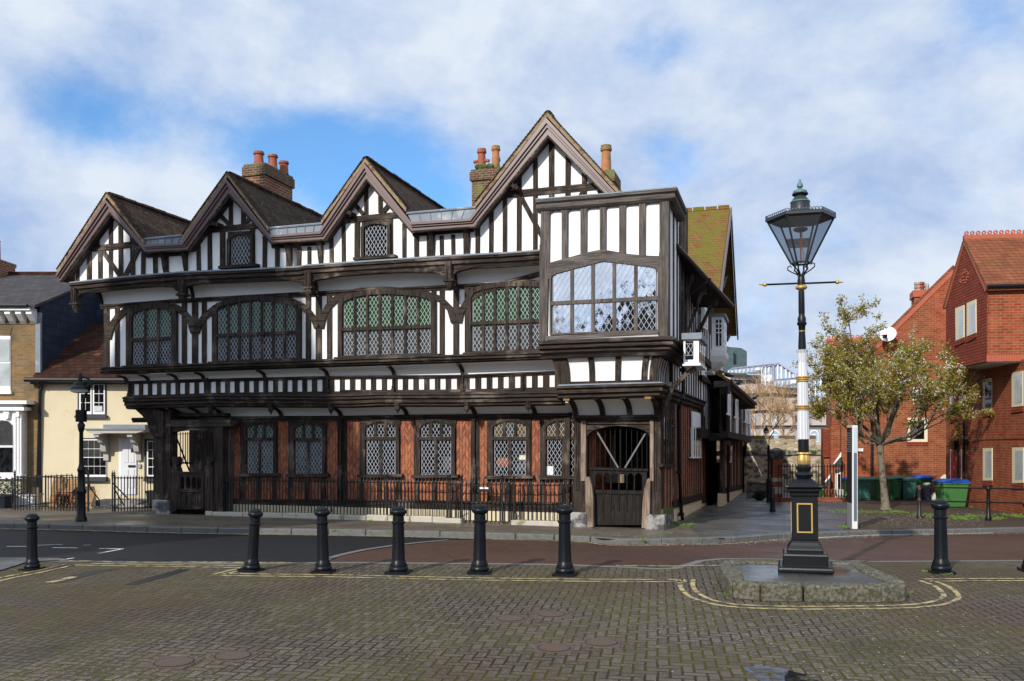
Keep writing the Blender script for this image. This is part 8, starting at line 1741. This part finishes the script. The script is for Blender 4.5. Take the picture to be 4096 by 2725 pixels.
kp([(-60,170),(90,180),(210,180),(210,600),(-60,600)], KV, 1.2, 9, 'tower_wall', 'zinc', zt_, FZ); kp([(212,205),(422,222),(422,600),(212,600)], KV, 0, 9, 'tower_wall', 'zinc', zt_, FZ); kp([(90,130),(150,150),(330,165),(420,220),(212,206),(90,182),(-60,170),(-60,130)], KV, -.3, 8, 'tower_roof', 'zinc', zt_, FZ)
kp([(-40,470),(130,420),(270,432),(350,460),(330,600),(-40,600)], KV, 4, 4, 'lower_roof', 'zinc', zt_, FZ)
# ------------------------------------------------------------------ trees
def grow(pts, r, rg, depth, out, tips, spread, seg, upb, shrink=.72, kids=(2,3), taper=.68, minr=.006):
    """limb as a bending tube; returns through out (tubes) and tips (twig ends)"""
    p, d, L = pts; n = seg; P = [p.copy()]; rs = [r]
    for i in range(n):
        d = (d + V((rg.gauss(0,.16), rg.gauss(0,.16), rg.gauss(upb,.10)))).normalized(); p = p + d*L/n; P.append(p.copy()); rs.append(max(minr, r*(1-(1-taper)*(i+1)/n)))
    out.append((P, rs)); 
    if depth == 0: tips.append((P, d)); return
    k_ = rg.randint(*kids)
    for q in range(k_):
        t = rg.uniform(.55, 1.0) if q < k_-1 else 1.0; i = min(n, max(1, int(t*n))); b = P[i]
        ax = d.orthogonal().normalized(); ax.rotate(Matrix.Rotation(rg.uniform(0,6.28), 3, d)); nd = (d + ax*rg.uniform(spread*.6, spread*1.25)).normalized()
        grow((b, nd, L*shrink*rg.uniform(.8,1.2)), max(minr, rs[i]*.74), rg, depth-1, out, tips, spread, max(2,seg-1), upb, shrink, kids, taper, minr)
    if depth <= 2: tips.append((P, d))
rt = random.Random(23)
tb_ = ground(KX(760,400), .1); sc_ = tb_.y/FPX                  # metres per photo pixel at the tree
tree = thing('flowering_tree', tb_, 0, 'young flowering cherry tree with white blossom and a pale slanting trunk', 'tree')
H = lambda y: zpx(y, tb_.y) - tb_.z; X_ = lambda x: (x-CX)/FPX*tb_.y - tb_.x
m = MB(); tk = [(X_(3543),0,0),(X_(3542),0,.12),(X_(3536),0,H(1960)),(X_(3528),0,H(1880)),(X_(3522),0,H(1820)),(X_(3520),0,H(1780))]
m.tube(tk, [.25,.165,.13,.12,.125,.14], 12); out = []; tips = []
top0 = V(tk[-1])
limbs = [((3440,1655),-.4,.085),((3380,1640),.5,.06),((3330,1670),-.8,.05),((3500,1560),.3,.10),((3560,1590),-.6,.08),((3640,1640),.6,.085),((3740,1660),-.3,.07),((3800,1690),.4,.05),((3450,1560),1.0,.07),((3600,1540),1.1,.07),((3480,1620),-1.2,.07),((3620,1660),-1.2,.06),((3410,1720),.2,.05)]
ends = []
for (ex, ey), oy, r in limbs:
    e = V((X_(ex), oy*2.0, H(ey))); mid_ = top0.lerp(e, .5) + V((0,0,-.25 if abs(ex-3520) > 60 else .0)); P = [top0, top0.lerp(mid_,.5)+V((0,0,.05)), mid_, mid_.lerp(e,.5)+V((0,0,.08)), e]; m.tube(P, [r*1.1,r*.85,r*.7,r*.52,r*.34], 8); ends.append((e, (e-mid_).normalized(), r*.5)); ends.append((P[2], (V((0,0,1))+ (e-mid_).normalized()*.6).normalized(), r*.5)); ends.append((P[3], (V((rt.uniform(-.5,.5),rt.uniform(-.5,.5),.7))+ (e-mid_).normalized()*.4).normalized(), r*.5))
tr_o = m.build('trunk', M['bark'], tree, smooth=True)
for e, d, r in ends: grow((e, d, rt.uniform(.9,1.5)), max(r,.03), rt, 2, out, tips, .75, 4, .10, .72, (2,4), .6, .008)
# leader reaching high on the left
sp_ = [V((X_(3500),.1,H(1560))), V((X_(3440),0,H(1450))), V((X_(3408),0,H(1370))), V((X_(3392),0,H(1270)))]
out.append((sp_, [.06,.045,.03,.012]))
for i in range(1,4):
    for q in range(7 if i < 3 else 5):
        a = sp_[i].lerp(sp_[i-1], rt.uniform(0,.8)); d = V((rt.choice((-1,1))*rt.uniform(.4,1), rt.uniform(-.6,.6), rt.uniform(.05,.9))).normalized(); grow((a, d, rt.uniform(.5,1.15)*(1.15 if i < 3 else .7)), .02, rt, 1, out, tips, .6, 3, .06, .7, (2,3), .6, .006)
for (ax_, ay_), (bx_, by_) in (((3440,1450),(3300,1458)),((3480,1520),(3290,1500)),((3660,1640),(3880,1665)),((3640,1600),(3800,1580)),((3400,1600),(3260,1660)),((3600,1540),(3660,1420))):
    a = V((X_(ax_),rt.uniform(-.5,.5),H(ay_))); b2 = V((X_(bx_),rt.uniform(-.8,.8),H(by_))); P = [a, a.lerp(b2,.4)+V((0,0,.1)), a.lerp(b2,.75)+V((0,0,.05)), b2]; out.append((P,[.035,.025,.016,.008])); tips.append((P, (b2-a).normalized()))
    for q in range(5): grow((P[1].lerp(P[3], rt.random()), ((b2-a).normalized()*.6+V((rt.uniform(-.5,.5),rt.uniform(-.6,.6),rt.uniform(-.3,.8)))).normalized(), rt.uniform(.4,.8)), .014, rt, 1, out, tips, .6, 3, .05, .7, (2,3), .6, .006)
m = MB()
for P, rs in out: m.tube(P, rs, 4)
m.build('branches', M['bark'], tr_o, recalc=False)
def card_mesh(name, mat, parent, items):
    v, f = [], []
    for p, d, s, w_ in items:
        n = d.orthogonal().normalized(); n.rotate(Matrix.Rotation(rt.uniform(0,6.28), 3, d)); b = len(v); mid_ = p + d*s*.55; nn2 = n*w_
        v += [tuple(p), tuple(mid_+nn2), tuple(p+d*s), tuple(mid_-nn2)]; f.append((b,b+1,b+2,b+3))
    me = bpy.data.meshes.new(name); me.from_pydata(v, [], f); me.materials.append(M[mat]); o = bpy.data.objects.new(name, me); COL.objects.link(o); o.parent = parent; o['kind'] = 'stuff'; return o
leaves, bronze, bloss = [], [], []
rv = lambda: V((rt.gauss(0,1), rt.gauss(0,1), rt.gauss(0,1))).normalized()
for P, d in tips:
    if rt.random() < .0: continue
    fl_den = rt.choice((.5, 1.0, 1.4)); green = rt.random() < .6
    for q in range(4):
        t = rt.uniform(.25, 1); i = min(len(P)-2, int(t*(len(P)-1))); c = P[i].lerp(P[i+1], rt.random())
        for _ in range(int((2.4 if green else 4.6)*fl_den)):                      # blossom cluster: several small petals groups
            b = c + rv()*rt.uniform(.02,.15)
            for __ in range(2): bloss.append((b + rv()*.02, rv(), rt.uniform(.035,.062), .020))
        for _ in range(15 if green else 8): b = c + rv()*rt.uniform(.02,.22); (leaves if rt.random() < .72 else bronze).append((b, (rv()+V((0,0,-.2))).normalized(), rt.uniform(.08,.145), .026))
crown = card_mesh('leaves', 'leaf', tree, leaves); card_mesh('bronze_leaves', 'leaf_bronze', tree, bronze); card_mesh('blossom', 'blossom', tree, bloss)
print('tips', len(tips), 'leaf', len(leaves), 'bloss', len(bloss))
m = MB()
for _ in range(1500):
    x, y = rt.uniform(330,1900), rt.triangular(400,620,470); p = ground(KX(x,y), .112); a = rt.uniform(0,6.28); s = rt.uniform(.012,.03); d = V((math.cos(a),math.sin(a),0))*s; n = V((-d.y,d.x,0))*.6; m.face([p-n,p+d,p+n,p-d])
for i in range(1300):
    q = KBL[rt.randrange(len(KBL))]; 
    if q.x < 3: continue
    p = V((q.x+rt.gauss(0,.6), q.y-abs(rt.gauss(0,.22))-.03, 0)); p.z = gz(p.x,p.y)+.004; a = rt.uniform(0,6.28); s = rt.uniform(.012,.03); d = V((math.cos(a),math.sin(a),0))*s; n = V((-d.y,d.x,0))*.6; m.face([p-n,p+d,p+n,p-d])
for _ in range(220):
    x, y = rt.uniform(20,2300), rt.triangular(235,980,420); p = ground(KJ(x,y), .004); a = rt.uniform(0,6.28); s = rt.uniform(.008,.018); d = V((math.cos(a),math.sin(a),0))*s; n = V((-d.y,d.x,0))*.6; m.face([p-n,p+d,p+n,p-d])
pet = m.build('fallen_petals', M['blossom'], None, recalc=False); pet['kind'] = 'stuff'
# bare trees before the office block
def bare(K, x, yb, ytop, Y, seed, label, lean=0):
    rg = random.Random(seed); b = at(K(x,yb), Y); Ht = (yb-ytop)/3.92/FPX*Y; t = thing('bare_tree', b, 0, label, 'tree', 'bare trees behind the town wall'); out, tips = [], []
    for q in range(4): grow((V((rg.uniform(-.2,.2),0,0)), V((rg.uniform(-.45,.55)+lean, rg.uniform(-.3,.3), 1)).normalized(), Ht*.36), .10, rg, 6, out, tips, .50, 4, .07, .72, (2,3), .60, .011)
    m = MB()
    for P, rs in out: m.tube(P, rs, 3)
    m.build('branches', M['bark_pale'], t, recalc=False)
bare(KV,640,1640,700,72,5,'bare pale-twigged tree behind the stone wall, left of the lamp column',.15); bare(KV,560,1640,560,76,11,'bare twiggy tree rising farthest left, beside the low jettied house',-.05); bare(KV,1000,1640,980,70,8,'low bare tree just left of the silver lamp column',.2)
# pigeons on the low house gutter
for i, (x, y, lab) in enumerate(((688,1133,'dark pigeon at the upper end of the low house roof'),(795,1205,'grey pigeon crouching halfway down the gutter of the low house'),(940,1335,'pigeon perched at the lower end of the low house gutter'))):
    p = at(KU(x,y+14), LO.y + (-1 if i == 0 else 3 if i == 1 else 8.4)); m = MB(); s = .16 if i else .17
    m.loft([[V((xx, r*math.cos(2*math.pi*k2/8)*.8, z+r*math.sin(2*math.pi*k2/8))) for k2 in range(8)] for xx, z, r in ((-.30,.06,.02),(-.2,.08,.05),(-.08,.11,.085),(.04,.14,.085),(.10,.19,.05),(.12,.23,.04),(.16,.25,.042),(.20,.25,.02),(.23,.24,.005))]); o = m.build('pigeon', M['pigeon'], None, smooth=True); o.location = p; o.rotation_euler = (0,0,(2.6,0.3,0.2)[i]); tag(o, lab, 'bird', 'pigeons on the low house')
# ------------------------------------------------------------------ unseen church tower shaped to shade the left front, and mirrored houses opposite
CH = thing('shading_church_tower', (-19.2, 2.7, 0), R(-22), 'unseen stone church tower shaped to cast shade on the left of the old house', 'tower')
m = MB(); m.box((-8,-5,-.2),(0,0,18.2)); m.build('tower_wall', M['rubble'], CH); m = MB(); m.loft([[V((-8,-5,18.1)),V((0,-5,18.1)),V((0,0,18.1)),V((-8,0,18.1))],[V((-4.1,-2.6,33)),V((-3.9,-2.6,33)),V((-3.9,-2.4,33)),V((-4.1,-2.4,33))]]); m.build('spire', M['slate'], CH)
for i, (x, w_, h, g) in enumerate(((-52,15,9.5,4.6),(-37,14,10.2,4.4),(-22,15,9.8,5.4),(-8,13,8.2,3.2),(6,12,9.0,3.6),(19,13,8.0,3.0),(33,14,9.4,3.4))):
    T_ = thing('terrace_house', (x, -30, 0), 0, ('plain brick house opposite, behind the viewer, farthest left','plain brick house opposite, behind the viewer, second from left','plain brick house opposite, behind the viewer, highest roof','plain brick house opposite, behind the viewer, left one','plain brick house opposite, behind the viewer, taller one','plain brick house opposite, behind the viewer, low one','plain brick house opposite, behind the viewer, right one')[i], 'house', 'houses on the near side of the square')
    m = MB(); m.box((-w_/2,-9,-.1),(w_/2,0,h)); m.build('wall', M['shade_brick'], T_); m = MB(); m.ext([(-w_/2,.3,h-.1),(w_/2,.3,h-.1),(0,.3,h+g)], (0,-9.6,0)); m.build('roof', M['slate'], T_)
